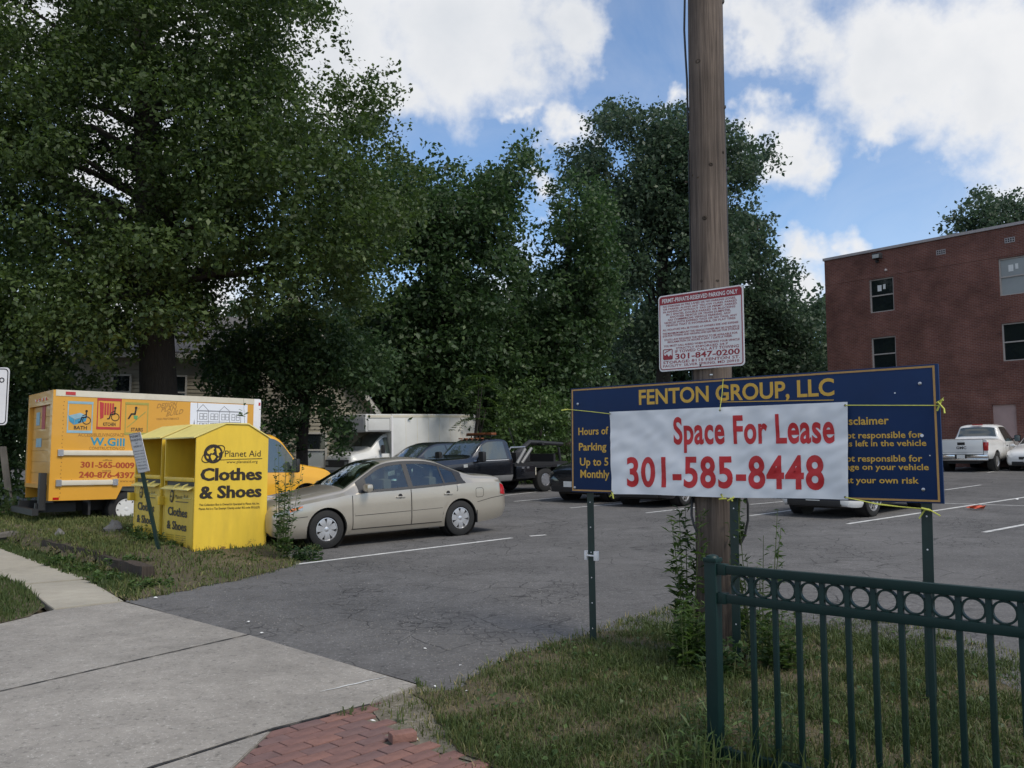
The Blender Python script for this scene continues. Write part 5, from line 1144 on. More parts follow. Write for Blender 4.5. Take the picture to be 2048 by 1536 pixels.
def gmc_pickup():
    t = thing("pickup_truck", "white pickup truck seen from behind near the brick building", "pickup")
    # nose at x=0, tail at 5.7
    B = Body([(0, .55, .85, 1.05, .88, .80, .06), (.10, .50, .98, 1.16, .95, .86, .08), (.5, .48, 1.06, 1.22, 1.0, .88, .09), (1.2, .48, 1.10, 1.25, 1.01, .88, .09), (1.45, .48, 1.13, 1.30, 1.01, .86, .09), (1.75, .48, 1.15, 1.53, 1.01, .80, .10), (2.1, .48, 1.16, 1.80, 1.01, .74, .10), (2.4, .48, 1.16, 1.90, 1.01, .72, .10), (2.9, .48, 1.16, 1.92, 1.01, .72, .10), (3.3, .48, 1.16, 1.89, 1.01, .72, .10), (3.42, .48, 1.16, 1.80, 1.01, .73, .10), (3.58, .48, 1.17, 1.40, 1.01, .84, .07), (3.64, .48, 1.18, 1.32, 1.01, .92, .05),
              (3.9, .50, 1.19, 1.31, 1.01, .95, .04), (5.2, .52, 1.20, 1.33, 1.005, .96, .04), (5.66, .56, 1.20, 1.335, .985, .955, .04), (5.70, .58, 1.19, 1.325, .97, .94, .04)], flatness=4.0)
    B.build("body", 'carwhite', t, [(1.0, .40), (4.55, .40)], .47)
    B.cap_patch("rear_window", 'glass', t, 3.425, 3.565, .90, off=.012); B.cap_patch("windscreen", 'glass', t, 1.55, 2.15, .9)
    lo = lambda x: B.be(x) + .03
    B.patch("side_window", 'glass', t, (1.85, 3.2), lo, lambda x: max(lo(x) + .01, B.zt(x) - B.r(x) - .02), off=.006)
    B.cap_patch("bed_cover", 'black', t, 3.70, 5.60, .94, off=.004)
    B.patch("door", 'carwhite', t, (1.7, 3.30), lambda x: .62, lambda x: B.be(x) - .006, off=.005); B.seam("door_gap", [(3.31, .6), (3.31, 1.15)], t, .016); B.seam("door_gap", [(3.62, .55), (3.62, 1.2)], t, .018)
    for sg in (-1, 1): y = sg * B.side(3.1, 1.02); bx("door_handle", (3.02, min(y, y + sg * .03), 1.0), (3.2, max(y, y + sg * .03), 1.04), 'blackplastic', t)
    g = bx("tailgate", (5.70, -.80, .72), (5.722, .80, 1.30), 'carwhite', t, bev=.008)
    bx("handle", (5.722, -.14, 1.09), (5.73, .14, 1.20), 'black', g); bx("gap", (5.705, -.815, .70), (5.712, .815, 1.315), 'black', t)
    mx = Matrix.Translation((5.726, 0, 0)) @ Matrix.Rotation(R(90), 4, 'Z')
    lt = MB(); text(lt, "GMC", -.19, .19, .93, .10, 0, .03, mx=mx); lt.build("lettering", 'black', g)
    lt = MB(); lt.stroke([(-.78, .80), (.78, .80)], .012, 0, mx=mx); lt.build("crease", 'greytrim', g)
    for sg in (-1, 1): bx("tail_lamp", (5.60, min(sg * .815, sg * .985), .86), (5.735, max(sg * .815, sg * .985), 1.20), 'lamp_red', t, bev=.02)
    b = MB(); b.box((5.68, -.98, .56), (5.86, -.22, .70), bev=.02); b.box((5.68, .22, .56), (5.86, .98, .70), bev=.02); b.box((5.68, -.98, .46), (5.80, .98, .56), bev=.02); b.build("bumper", 'chrome', t); bx("bumper_step", (5.69, -.22, .55), (5.83, .22, .695), 'black', t)
    plate(t, 5.83, 0, .63, 1); bx("roof_lamp", (3.36, -.2, 1.885), (3.44, .2, 1.925), 'lamp_red', t, bev=.01)
    bx("chassis", (.6, -.6, .34), (5.6, .6, .52), 'blackplastic', t)
    for sg in (-1, 1): bx("running_board", (1.6, min(sg * .80, sg * 1.03), .40), (3.9, max(sg * .8, sg * 1.03), .45), 'blackplastic', t); mirror_part(t, 1.95, .98, 1.30, sg, 'blackplastic', (.12, .25, .28))
    for x in (1.0, 4.55):
        for sg in (-1, 1): wheel(t, x, sg * .87, .40, .40, .27, sg, spokes=6, rimr=.56)
    place(t, (19.75, 35.0), R(43 + 180 + 3), 4.55, 1.0)

def tow_truck():
    t = thing("tow_truck", "black tow truck with amber roof bar and chrome boom legs", "tow truck")
    B = Body([(0, .50, .80, 1.08, .86, .78, .07), (.10, .46, .98, 1.20, .94, .85, .08), (.5, .44, 1.06, 1.27, 1.0, .87, .09), (1.5, .44, 1.12, 1.30, 1.01, .88, .09), (1.72, .44, 1.15, 1.34, 1.01, .86, .09), (1.95, .44, 1.16, 1.52, 1.01, .81, .10), (2.3, .44, 1.17, 1.80, 1.01, .75, .10), (2.55, .44, 1.17, 1.89, 1.01, .73, .10), (3.0, .44, 1.17, 1.91, 1.01, .73, .10), (3.32, .44, 1.17, 1.88, 1.01, .74, .10), (3.42, .46, 1.17, 1.80, 1.0, .76, .10), (3.47, .5, 1.15, 1.7, .98, .76, .08)], flatness=4.0)
    B.build("cab", 'carblack', t, [(1.0, .42)], .50)
    B.cap_patch("windscreen", 'glass', t, 1.78, 2.34, .9); lo = lambda x: B.be(x) + .03
    B.patch("side_window", 'glass', t, (2.15, 3.2), lo, lambda x: max(lo(x) + .01, B.zt(x) - B.r(x) - .03), off=.006)
    B.patch("door", 'carblack', t, (1.72, 3.22), lambda x: .60, lambda x: B.be(x) - .006, off=.006); B.seam("window_strip", [(1.75, 1.165), (3.25, 1.165)], t, .018, .010, 'chrome')
    B.patch("lower_panel", 'greytrim', t, (1.52, 3.44), lambda x: .47, lambda x: .66, off=.010); B.seam("fender_badge", [(1.28, 1.02), (1.45, 1.03)], t, .10, .006, 'lamp_clear')
    bx("grille", (-.03, -.55, .68), (.03, .55, 1.02), 'chrome', t, bev=.02); bx("bumper", (-.16, -.98, .46), (.02, .98, .66), 'chrome', t, bev=.03)
    B.patch("headlamp", 'lamp_clear', t, (.02, .24), lambda x: .72, lambda x: B.be(x) - .02, off=.012)
    for sg in (-1, 1): mirror_part(t, 1.95, .98, 1.30, sg, 'blackplastic', (.14, .26, .34))
    # light bar
    for y in (-.55, -.28, .28, .55, 0): bx("marker_lamp", (2.40, y - .05, 1.875), (2.52, y + .05, 1.915), 'beacon', t, bev=.01)
    l = MB(); l.box((2.78, -.66, 1.98), (3.05, .66, 2.00)); l.tube([(2.9, -.5, 1.88), (2.9, -.5, 1.98)], .02); l.tube([(2.9, .5, 1.88), (2.9, .5, 1.98)], .02); o = l.build("light_bar", 'blackplastic', t)
    for a, b in ((-.66, -.3), (-.28, .28), (.3, .66)): bx("beacon", (2.80, a, 2.00), (3.03, b, 2.08), 'beacon', o, bev=.02)
    # deck, side boxes, boom
    d = MB(); d.box((3.50, -1.02, .92), (6.1, 1.02, 1.02)); d.box((3.52, -.5, .45), (6.3, .5, .60)); d.build("deck", 'blackplastic', t)
    for sg in (-1, 1):
        y0, y1 = sorted((sg * .72, sg * 1.05)); s = MB(); s.box((3.56, y0, .50), (4.42, y1, .92), bev=.015); s.box((5.52, y0, .62), (6.15, y1, .92), bev=.015); s.box((4.42, y0, .84), (5.52, y1, .92)); o = s.build("tool_box", 'carblack', t)
        bx("latch", (3.80, min(sg * 1.05, sg * 1.062), .84), (3.90, max(sg * 1.05, sg * 1.062), .90), 'steel', o); bx("latch", (4.04, min(sg * 1.05, sg * 1.062), .84), (4.14, max(sg * 1.05, sg * 1.062), .90), 'steel', o)
        r = MB(); r.tube([(3.72, sg * .9, 1.02), (4.12, sg * .9, 1.50)], .055, 10); r.tube([(3.94, sg * .9, 1.02), (4.42, sg * .9, 1.52)], .055, 10); r.build("chrome_ram", 'greytrim', t)
        q = MB(); q.tube([(3.50, sg * .7, 1.02), (3.52, sg * .7, 1.42), (3.62, sg * .7, 1.56), (4.3, sg * .7, 1.56)], .03, 8); q.build("guard_rail", 'steel', t)
    b = MB(); b.box((4.2, -.35, 1.02), (4.9, .35, 1.38), bev=.03); b.tube([(4.5, 0, 1.3), (5.2, 0, 1.72), (6.9, 0, 1.62)], [.11, .09, .07], 8); b.tube([(4.5, 0, 1.5), (4.2, 0, 2.25)], .02, 6); b.tube([(5.6, -.3, 1.65), (5.6, .3, 1.65)], .06, 8); b.box((5.5, -.9, 1.02), (5.6, .9, 1.3)); b.build("boom", 'blackplastic', t)
    w = MB(); w.tube([(6.7, 0, 1.5), (6.8, 0, .8), (7.0, 0, .7)], .05, 8); w.box((6.85, -.85, .62), (7.0, .85, .74)); w.build("wheel_lift", 'blackplastic', t)
    bx("chassis", (.5, -.55, .40), (6.0, .55, .52), 'blackplastic', t); bx("reflector", (4.44, -1.055, .60), (4.47, -1.045, .86), 'cream', t)
    for x in (1.0, 4.98):
        for sg in (-1, 1): wheel(t, x, sg * .88, .42, .42, .28, sg, spokes=8, rimr=.52, rimmat='steel')
    r = on_lot(1090, 983); place(t, (r.x, r.y), R(43), 4.98 * .94, -.95 * .94); t.scale = (.94, .94, .94)

def vehicles():
    sedan()
    h = R(43)
    small_car("hatchback", "white hatchback hidden behind the sign's lease banner with black lower bumper", "car", 'carwhite', on_lot(1742, 1033)[:2], h, (.88, -.8), L=4.45, H=1.5, wr=.34)
    small_car("black_car", "black car behind the left half of the banner showing slim alloy wheels", "car", 'carblack', on_lot(1366, 1012)[:2], h + R(8), (.88, -.8), L=4.6, H=1.5, wr=.33)
    small_car("dark_suv", "black car poking out left of the navy sign with white front plate", "car", 'carblack', (2.75, 23.3), h, (.88, -.85), L=4.7, H=1.72, W=1.86, style='suv', wr=.37)
    small_car("parked_suv", "charcoal sport utility parked between the tow truck and the white box truck", "car", 'cardark', (-3.35, 27.0), h, (.88, -.85), L=4.6, H=1.70, W=1.86, style='suv', wr=.37)
    small_car("white_car", "white car nose entering the picture in front of the white pickup", "car", 'carwhite', (21.4, 34.0), h + R(2), (.4, -.8), L=4.6, H=1.5)
    gmc_pickup(); tow_truck()

# ------------------------------------------------------------------ yellow box truck
def wheelchair(mb, c, s, y, mx):
    """small seated figure in a wheelchair, facing left"""
    cx, cz = c
    mb.ring((cx + .08*s, cz - .22*s), .27*s, .05*s, y, 18, mx=mx); mb.disc((cx + .06*s, cz + .46*s), .085*s, y, 12, mx=mx)
    mb.stroke([(cx + .05*s, cz + .34*s), (cx + .04*s, cz + .0*s), (cx - .24*s, cz + .0*s), (cx - .34*s, cz - .34*s), (cx - .46*s, cz - .36*s)], .085*s, y, mx=mx)
    mb.stroke([(cx + .05*s, cz + .22*s), (cx - .20*s, cz + .12*s)], .06*s, y, mx=mx)
def yellow_truck():
    H = R(41); xd = Vector((math.cos(H), math.sin(H), 0)); c0 = at(104, 890, 18.5); pn = Panel((c0.x, c0.y, 0), xd)
    LT, YN = 7.0, 1.14                                   # nose at local x=0, rear at LT; the near flank is +y
    t = thing("box_truck", "yellow box truck with builder's lettering behind the clothes bins", "truck")
    t.rotation_euler = (0, 0, H + math.pi)
    off = Matrix.Rotation(H + math.pi, 3, 'Z') @ Vector((LT, YN, 0)); t.location = Vector((c0.x, c0.y, 0)) - off
    P = Matrix.Translation((LT, YN, 0)) @ Matrix.Rotation(math.pi, 4, 'Z')       # panel (x forward from the tail, y inwards) to truck
    W = 2.28; L = pn.at(519, 800)[0]; zt = pn.at(104, 779)[1]; zb = pn.at(96, 1002)[1]; zf = zb + .30
    xa = pn.at(232, 1000)[0]; xb = pn.at(245, 971)[0]; xc = xb + 1.05; xe = xc + .2
    b = MB(); b.box((.10, .02, zf), (L - .02, W - .02, zt - .02), mx=P); b.build("cargo_box", 'truckyellow', t)
    for y0, y1 in ((0, .025), (W - .025, W)):
        s = MB(); s.prism([(.0, zb), (xa, zb), (xb, zf - .02), (xc, zf - .02), (xe, zb), (L, zb), (L, zt - .13), (.0, zt - .13)], y0 - .003, y1, mx=P); s.build("side_panel", 'truckyellow', t)
        r = MB(); r.box((.03, min(y0, y1) - .012, zt - .13), (L - .14, max(y0, y1) + .012, zt + .005), mx=P); r.build("roof_rail", 'cream', t)
    k = MB(); k.box((L - .16, -.014, zb + .9), (L + .05, .10, zt + .008), mx=P, bev=.04); k.box((L - .10, .05, zt - .12), (L + .05, W, zt + .008), mx=P, bev=.04); k.build("corner_cap", 'signwhite', t)
    MB().box((L - .03, -.02, zt - .16), (L + .02, -.012, zt - .08), mx=P).build("marker_lamp", 'lamp_red', t); MB().box((.22, -.022, zt - .10), (.42, -.012, zt - .03), mx=P).build("marker_lamp", 'lamp_red', t); MB().box((.06, -.012, zb + .02), (.18, -.004, zb + .07), mx=P).build("reflector", 'lamp_red', t)
    # rub rails
    for p, q in (((118, 905.5), (300, 908)), ((114, 966), (232, 967))):
        (x0, z0), (x1, _) = pn.at(*p), pn.at(*q)
        if p[1] < 950: x1 = L - .35
        r = MB(); r.box((x0, -.045, z0 - .055), (x1, -.004, z0 + .055), mx=P, bev=.012); o = r.build("rub_rail", 'cream', t)
        e = MB(); e.box((x0 - .03, -.05, z0 - .07), (x0 + .08, -.002, z0 + .07), mx=P); e.box((x1 - .08, -.05, z0 - .07), (x1 + .03, -.002, z0 + .07), mx=P); e.build("end_bracket", 'steel', o)
    rv = MB()
    for i in range(26): rv.disc((.19 + .012 * (i % 2), zb + .08 + i * (zt - zb - .25) / 26), .012, -.004, 6, mx=P)
    rv.build("rivet_strip", 'tanink', t)
    # tail: frame, roller door, bumper
    f = MB(); f.box((-.02, 0, zb), (.10, .20, zt), mx=P); f.box((-.02, W - .13, zf - .05), (.10, W, zt), mx=P); f.box((-.02, .2, zt - .30), (.10, W - .13, zt), mx=P); f.box((-.02, .2, zf - .05), (.10, W - .13, zf + .04), mx=P); f.build("rear_frame", 'truckyellow', t)
    D = P @ Matrix.Translation((0.06, 0, 0)) @ Matrix.Rotation(R(-90), 4, 'Z')         # door plane: x runs W..0 seen from behind
    for i in range(7):
        z0 = zf + .04 + i * (zt - .34 - zf) / 7; z1 = z0 + (zt - .34 - zf) / 7 - .006
        MB().box((.06, .2, z0), (.10, W - .13, z1), mx=P).build("door_slat", 'truckyellow', t)
    g = MB(); g.box((.052, 1.45, 2.42), (.056, 1.78, 2.72), mx=P); g.build("door_graphic", 'lightblue', t); g = MB(); g.box((.052, .95, 2.32), (.056, 1.25, 2.95), mx=P); g.build("door_graphic", 'redgraphic', t); g = MB(); g.box((.052, 1.2, 1.92), (.056, 1.7, 2.12), mx=P); g.build("door_graphic", 'lightblue', t)
    for i in range(4): MB().box((-.035, .55 + i * .3, zt - .2), (-.02, .65 + i * .3, zt - .14), mx=P).build("marker_lamp", 'lamp_red', t)
    bm = MB(); bm.box((-.30, .1, .45), (-.18, W - .1, .58), mx=P); bm.box((-.2, .3, .50), (.6, .42, .70), mx=P); bm.box((-.2, W - .42, .50), (.6, W - .3, .70), mx=P); bm.box((-.16, .18, .55), (-.03, .34, 1.35), mx=P); bm.build("bumper", 'blackplastic', t)
    MB().box((.2, .55, .50), (L + .5, W - .55, .72), mx=P).build("chassis", 'blackplastic', t); MB().box((xa - .55, .1, .42), (xa - .5, .55, zf), mx=P).build("mud_flap", 'blackplastic', t)
    # lettering and pictures on the near flank
    def let(s, a, b_, cap, m, **k): mb = MB(); pn.txt(mb, s, a, b_, cap, -.006, mx=P, **k); mb.build("lettering", m, t, flipfix=False)
    let("W.Gill", (180, 890), (249, 892), 15, 'teal', bold=.03, space=1.06)
    let("ACCESSIBLELIVINGSPACE", (156, 873), (248, 873), 6.5, 'tanink', bold=.0); let("CONSTRUCTION.CO", (178, 899.5), (249, 900), 6, 'tanink', bold=.0)
    let("301-565-0009", (161, 935), (268, 936.5), 11.5, 'brick_ink', bold=.018, fat=1); let("240-876-4397", (158, 955), (268, 956), 11.5, 'brick_ink', bold=.018, fat=1)
    let("office", (205, 922), (224, 922), 3.5, 'tanink'); let("mobile", (204, 943), (222, 943), 3.5, 'tanink')
    let("www.AccessibleLivingSpace.com or www.wgillconstruction.com", (119, 964), (325, 964.5), 5.5, 'tanink', bold=0, slant=.2)
    let("DESIGN", (313, 816.5), (352, 812), 8.5, 'fadedink', slant=.3); let("PLAN", (322, 824), (351, 820), 8, 'fadedink', slant=.3); let("BUILD", (332, 833), (365, 827), 9, 'fadedink', slant=.3); let("HIGH PERFORMANCE", (313, 840), (358, 839), 4, 'fadedink')
    for (x0, y0, x1, y1, word, frame) in ((137, 806, 183, 862, "BATH", 'lightblue'), (196, 800, 240, 855, "KITCHEN", 'redgraphic'), (252, 808, 294, 866, "STAIRS", 'olivegraphic')):
        a, d = pn.at(x0, y0); c, e = pn.at(x1, y1 + .5); f = MB(); w = (c - a); hgt = d - e
        f.stroke([(a, d), (c, d), (c, e), (a, e)], .022, -.006, True, mx=P); f.stroke([(a, d + .02), (c, d + .02)], .05, -.0075, mx=P); f.stroke([(a, e - .02), (c, e - .02)], .05, -.0075, mx=P)
        o = f.build("picture_frame", frame, t, flipfix=False)
        lt = MB(); text(lt, word, a + w * .26, a + w * .80, e + hgt * .06, hgt * .12, -.006, .02, mx=P); lt.build("lettering", 'black', o, flipfix=False)
        if word == "BATH":
            q = MB(); q.poly([(a + w*.02, e + hgt*.55), (a + w*.5, e + hgt*.66), (a + w*.80, e + hgt*.56), (a + w*.28, e + hgt*.42)], -.006, mx=P); q.build("bath_picture", 'lightblue', o, flipfix=False)
            q = MB(); q.poly([(a + w*.02, e + hgt*.54), (a + w*.28, e + hgt*.41), (a + w*.25, e + hgt*.22), (a + w*.06, e + hgt*.35)], -.006, mx=P); q.poly([(a + w*.29, e + hgt*.41), (a + w*.80, e + hgt*.55), (a + w*.74, e + hgt*.36), (a + w*.26, e + hgt*.22)], -.006, mx=P); q.build("bath_picture", 'blueprint', o, flipfix=False)
        if word == "KITCHEN":
            q = MB(); q.poly([(a + w*.08, e + hgt*.94), (a + w*.26, e + hgt*.90), (a + w*.26, e + hgt*.36), (a + w*.12, e + hgt*.30)], -.006, mx=P)
            for i in range(4): q.poly([(a + w*(.29+.11*i), e + hgt*.90), (a + w*(.37+.11*i), e + hgt*.90), (a + w*(.37+.11*i), e + hgt*.46), (a + w*(.29+.11*i), e + hgt*.46)], -.006, mx=P)
            q.build("cabinet_picture", 'redgraphic', o, flipfix=False)
        if word == "STAIRS":
            q = MB(); q.stroke([(a + w*.1, e + hgt*.2), (a + w*.9, e + hgt*.75)], .02, -.006, mx=P); q.stroke([(a + w*.1, e + hgt*.5), (a + w*.6, e + hgt*.88)], .014, -.006, mx=P); q.build("stair_picture", 'olivegraphic', o, flipfix=False)
            q = MB(); q.poly([(a + w*.36, e + hgt*.62), (a + w*.56, e + hgt*.60), (a + w*.50, e + hgt*.46), (a + w*.38, e + hgt*.50)], -.006, mx=P); q.build("chair_picture", 'greengraphic', o, flipfix=False)
            q = MB(); q.disc((a + w*.46, e + hgt*.88), .03, -.007, 12, mx=P); q.stroke([(a + w*.45, e + hgt*.82), (a + w*.42, e + hgt*.66), (a + w*.26, e + hgt*.66), (a + w*.14, e + hgt*.50)], .035, -.007, mx=P); q.build("figure_picture", 'black', o, flipfix=False)
        else:
            q = MB(); wheelchair(q, (a + w*.72, e + hgt*.50), hgt*.50, -.0085, P); q.build("wheelchair_picture", 'black', o, flipfix=False)
    # house drawing on a white board
    a, d = pn.at(381, 805); c, e = pn.at(495, 809); e = pn.at(381, 880)[1]; hb = MB(); hb.box((a, -.009, e), (c, -.004, d), mx=P); o = hb.build("drawing_board", 'vinyl', t)
    w = c - a; h = d - e; g = MB(); X = lambda u, v: (a + u*w, e + v*h); st = lambda pts, cl=False: g.stroke([X(*p) for p in pts], .011, -.0095, cl, mx=P)
    st([(.12, .2), (.12, .80), (.21, .96), (.31, .80), (.50, .80), (.58, .93), (.68, .80), (.88, .80), (.88, .2)]); st([(.12, .80), (.31, .80)]); st([(.50, .80), (.68, .80)]); st([(.10, .78), (.90, .78)]); st([(.12, .50), (.88, .50)]); st([(.12, .86), (.12, 1.0)]); st([(.31, .2), (.31, .8)]); st([(.5, .2), (.5, .8)]); st([(.68, .2), (.68, .8)])
    for u in (.16, .23, .35, .42, .54, .61, .72, .80):
        for v in (.56, .30): st([(u, v), (u + .055, v), (u + .055, v + .16), (u, v + .16)], True); st([(u, v + .08), (u + .055, v + .08)])
    g.poly([X(.05, .3), X(.09, .3), X(.07, .56)], -.0095, mx=P); g.build("house_drawing", 'greyink', o, flipfix=False)
    # van cab
    B = Body([(0, .55, .85, 1.02, .80, .72, .06), (.07, .50, 1.02, 1.28, .90, .84, .07), (.30, .45, 1.12, 1.42, .96, .87, .08), (.75, .45, 1.18, 1.50, .99, .88, .08), (1.02, .45, 1.22, 1.56, 1.0, .88, .09), (1.32, .45, 1.25, 1.90, 1.0, .84, .09), (1.58, .45, 1.26, 2.20, 1.0, .82, .10), (1.80, .45, 1.26, 2.30, 1.0, .82, .10), (2.4, .45, 1.26, 2.33, 1.0, .82, .10)], flatness=4.5)
    c = MB()
    B.build("cab", 'vanyellow', t, [(.88, .58)], .44)
    B.cap_patch("windscreen", 'glass', t, 1.06, 1.66, .9); lo = lambda x: B.be(x) + .05
    B.patch("side_window", 'glass', t, (1.25, 2.25), lo, lambda x: max(lo(x) + .01, B.zt(x) - B.r(x) - .03), off=.008); B.seam("door_gap", [(1.02, .5), (1.02, 1.2)], t, .014); B.seam("arch_lip", [(.88 + .47 * math.cos(q), .58 + .47 * math.sin(q)) for q in np.linspace(.0, math.pi, 14)], t, .035, .012, 'vanyellow')
    bx("bumper", (-.10, -.95, .45), (.03, .95, .68), 'chrome', t, .02); bx("grille", (-.02, -.6, .74), (.03, .6, 1.0), 'blackplastic', t)
    B.patch("headlamp", 'lamp_clear', t, (.01, .2), lambda x: .78, lambda x: B.be(x) - .02, off=.012)
    for sg in (-1, 1): mirror_part(t, 1.28, 1.0, 1.48, sg, 'blackplastic', (.12, .26, .36))
    zg = .12
    for x, yy, n in ((.88, .88, 1), (LT - pn.at(257, 1000)[0], .92, 2)):
        for sg in (-1, 1):
            wheel(t, x, sg * yy, .40 + zg, .40, .24, sg, spokes=8, rimr=.58, rimmat='truckwhite' if n == 2 else 'steel')
            if n == 2: wheel(t, x, sg * (yy - .30), .40 + zg, .40, .24, sg, spokes=4, rimr=.58, rimmat='blackplastic')

def white_truck():
    t = thing("moving_truck", "white box truck with overhead front box parked before the cream house", "truck")
    b = MB(); b.box((1.75, -1.12, .80), (5.95, 1.12, 2.79), bev=.05); b.build("cargo_box", 'truckwhite', t)
    b = MB(); b.box((.55, -1.12, 2.11), (1.749, 1.12, 2.785), bev=.06); b.build("overhead_box", 'truckwhite', t)
    for y in (-1.128, 1.115): MB().box((.62, y, 2.65), (5.9, y + .013, 2.74)).build("roof_rail", 'cream', t); MB().box((1.72, y - .003, .9), (1.80, y + .016, 2.71)).build("corner_post", 'signwhite', t); MB().box((5.86, y - .003, .9), (5.96, y + .016, 2.77)).build("corner_post", 'signwhite', t)
    f = MB(); f.stroke([(.66, 2.16), (1.66, 2.16), (1.66, 2.62), (.66, 2.62)], .02, -1.124, True); f.build("panel_seam", 'greytrim', t, flipfix=False)
    f = MB(); f.box((.545, -1.0, 2.2), (.553, 1.0, 2.62)); f.build("front_panel", 'signwhite', t)
    for i in range(6): MB().box((2.4 + i * .55, -1.124, .85), (2.415 + i * .55, -1.119, 2.64)).build("panel_joint", 'cream', t)
    B = Body([(0, .55, .90, 1.10, .86, .78, .06), (.08, .50, 1.02, 1.26, .92, .84, .08), (.4, .48, 1.10, 1.36, .97, .86, .09), (.8, .48, 1.16, 1.44, .99, .86, .09), (1.0, .48, 1.2, 1.55, .99, .84, .10), (1.35, .48, 1.24, 1.88, 1.0, .78, .11), (1.6, .48, 1.24, 2.04, 1.0, .76, .11), (1.9, .48, 1.24, 2.10, 1.0, .76, .11), (2.3, .48, 1.24, 2.10, 1.0, .76, .11)], flatness=3.6)
    B.build("cab", 'truckwhite', t, [(.88, .42)], .46); B.cap_patch("windscreen", 'glass', t, 1.02, 1.62, .92); lo = lambda x: B.be(x) + .04
    B.patch("side_window", 'glass', t, (1.35, 1.98), lo, lambda x: max(lo(x) + .01, min(B.zt(x) - B.r(x) - .03, 1.9)), off=.008); B.seam("door_gap", [(1.1, .5), (1.1, 1.24)], t, .014); B.seam("door_gap", [(2.08, .5), (2.08, 1.9)], t, .014)
    bx("grille", (-.03, -.80, .80), (.03, .80, 1.08), 'blackplastic', t); bx("bumper", (-.14, -.98, .48), (.02, .98, .70), 'greytrim', t, .02)
    for sg in (-1, 1): bx("headlamp", (-.034, min(sg * .58, sg * .78), .88), (-.02, max(sg * .58, sg * .78), 1.02), 'lamp_clear', t); mirror_part(t, 1.32, 1.0, 1.45, sg, 'blackplastic', (.1, .2, .32))
    bx("chassis", (.4, -.5, .45), (6.1, .5, .8), 'blackplastic', t)
    for x in (.88, 4.7):
        for sg in (-1, 1): wheel(t, x, sg * .88, .40, .40, .26, sg, spokes=8, rimr=.55, rimmat='steel')
    place(t, (-5.4, 32.2), R(43), .6, -1.12)

# ------------------------------------------------------------------ clothes bins
def globe(mb_black, mb_gold, c, r, y, mx, k=1.0):
    rx = r * k
    mb_black.disc(c, rx, y, 28, r, mx)
    land = [[(-.75, .30), (-.35, .62), (-.05, .72), (.12, .60), (-.02, .40), (.10, .22), (-.12, .02), (-.30, .10), (-.42, -.06), (-.62, .02)],
            [(-.22, -.10), (.12, -.16), (.30, -.34), (.12, -.62), (-.02, -.86), (-.16, -.66), (-.30, -.34)], [(.30, .62), (.62, .56), (.80, .22), (.58, .05), (.66, -.30), (.40, -.12), (.36, .25)], [(-.80, -.20), (-.55, -.28), (-.50, -.55), (-.70, -.50)], [(.42, -.45), (.66, -.42), (.52, -.68)]]
    for L in land: mb_gold.poly([(c[0] + x * rx * .95, c[1] + z * r * .95) for x, z in L], y - .0015, mx=mx)
    mb_black.ring(c, rx * 1.34, r * .075, y - .003, 36, r * .62, R(32) if k > .8 else R(45), mx)
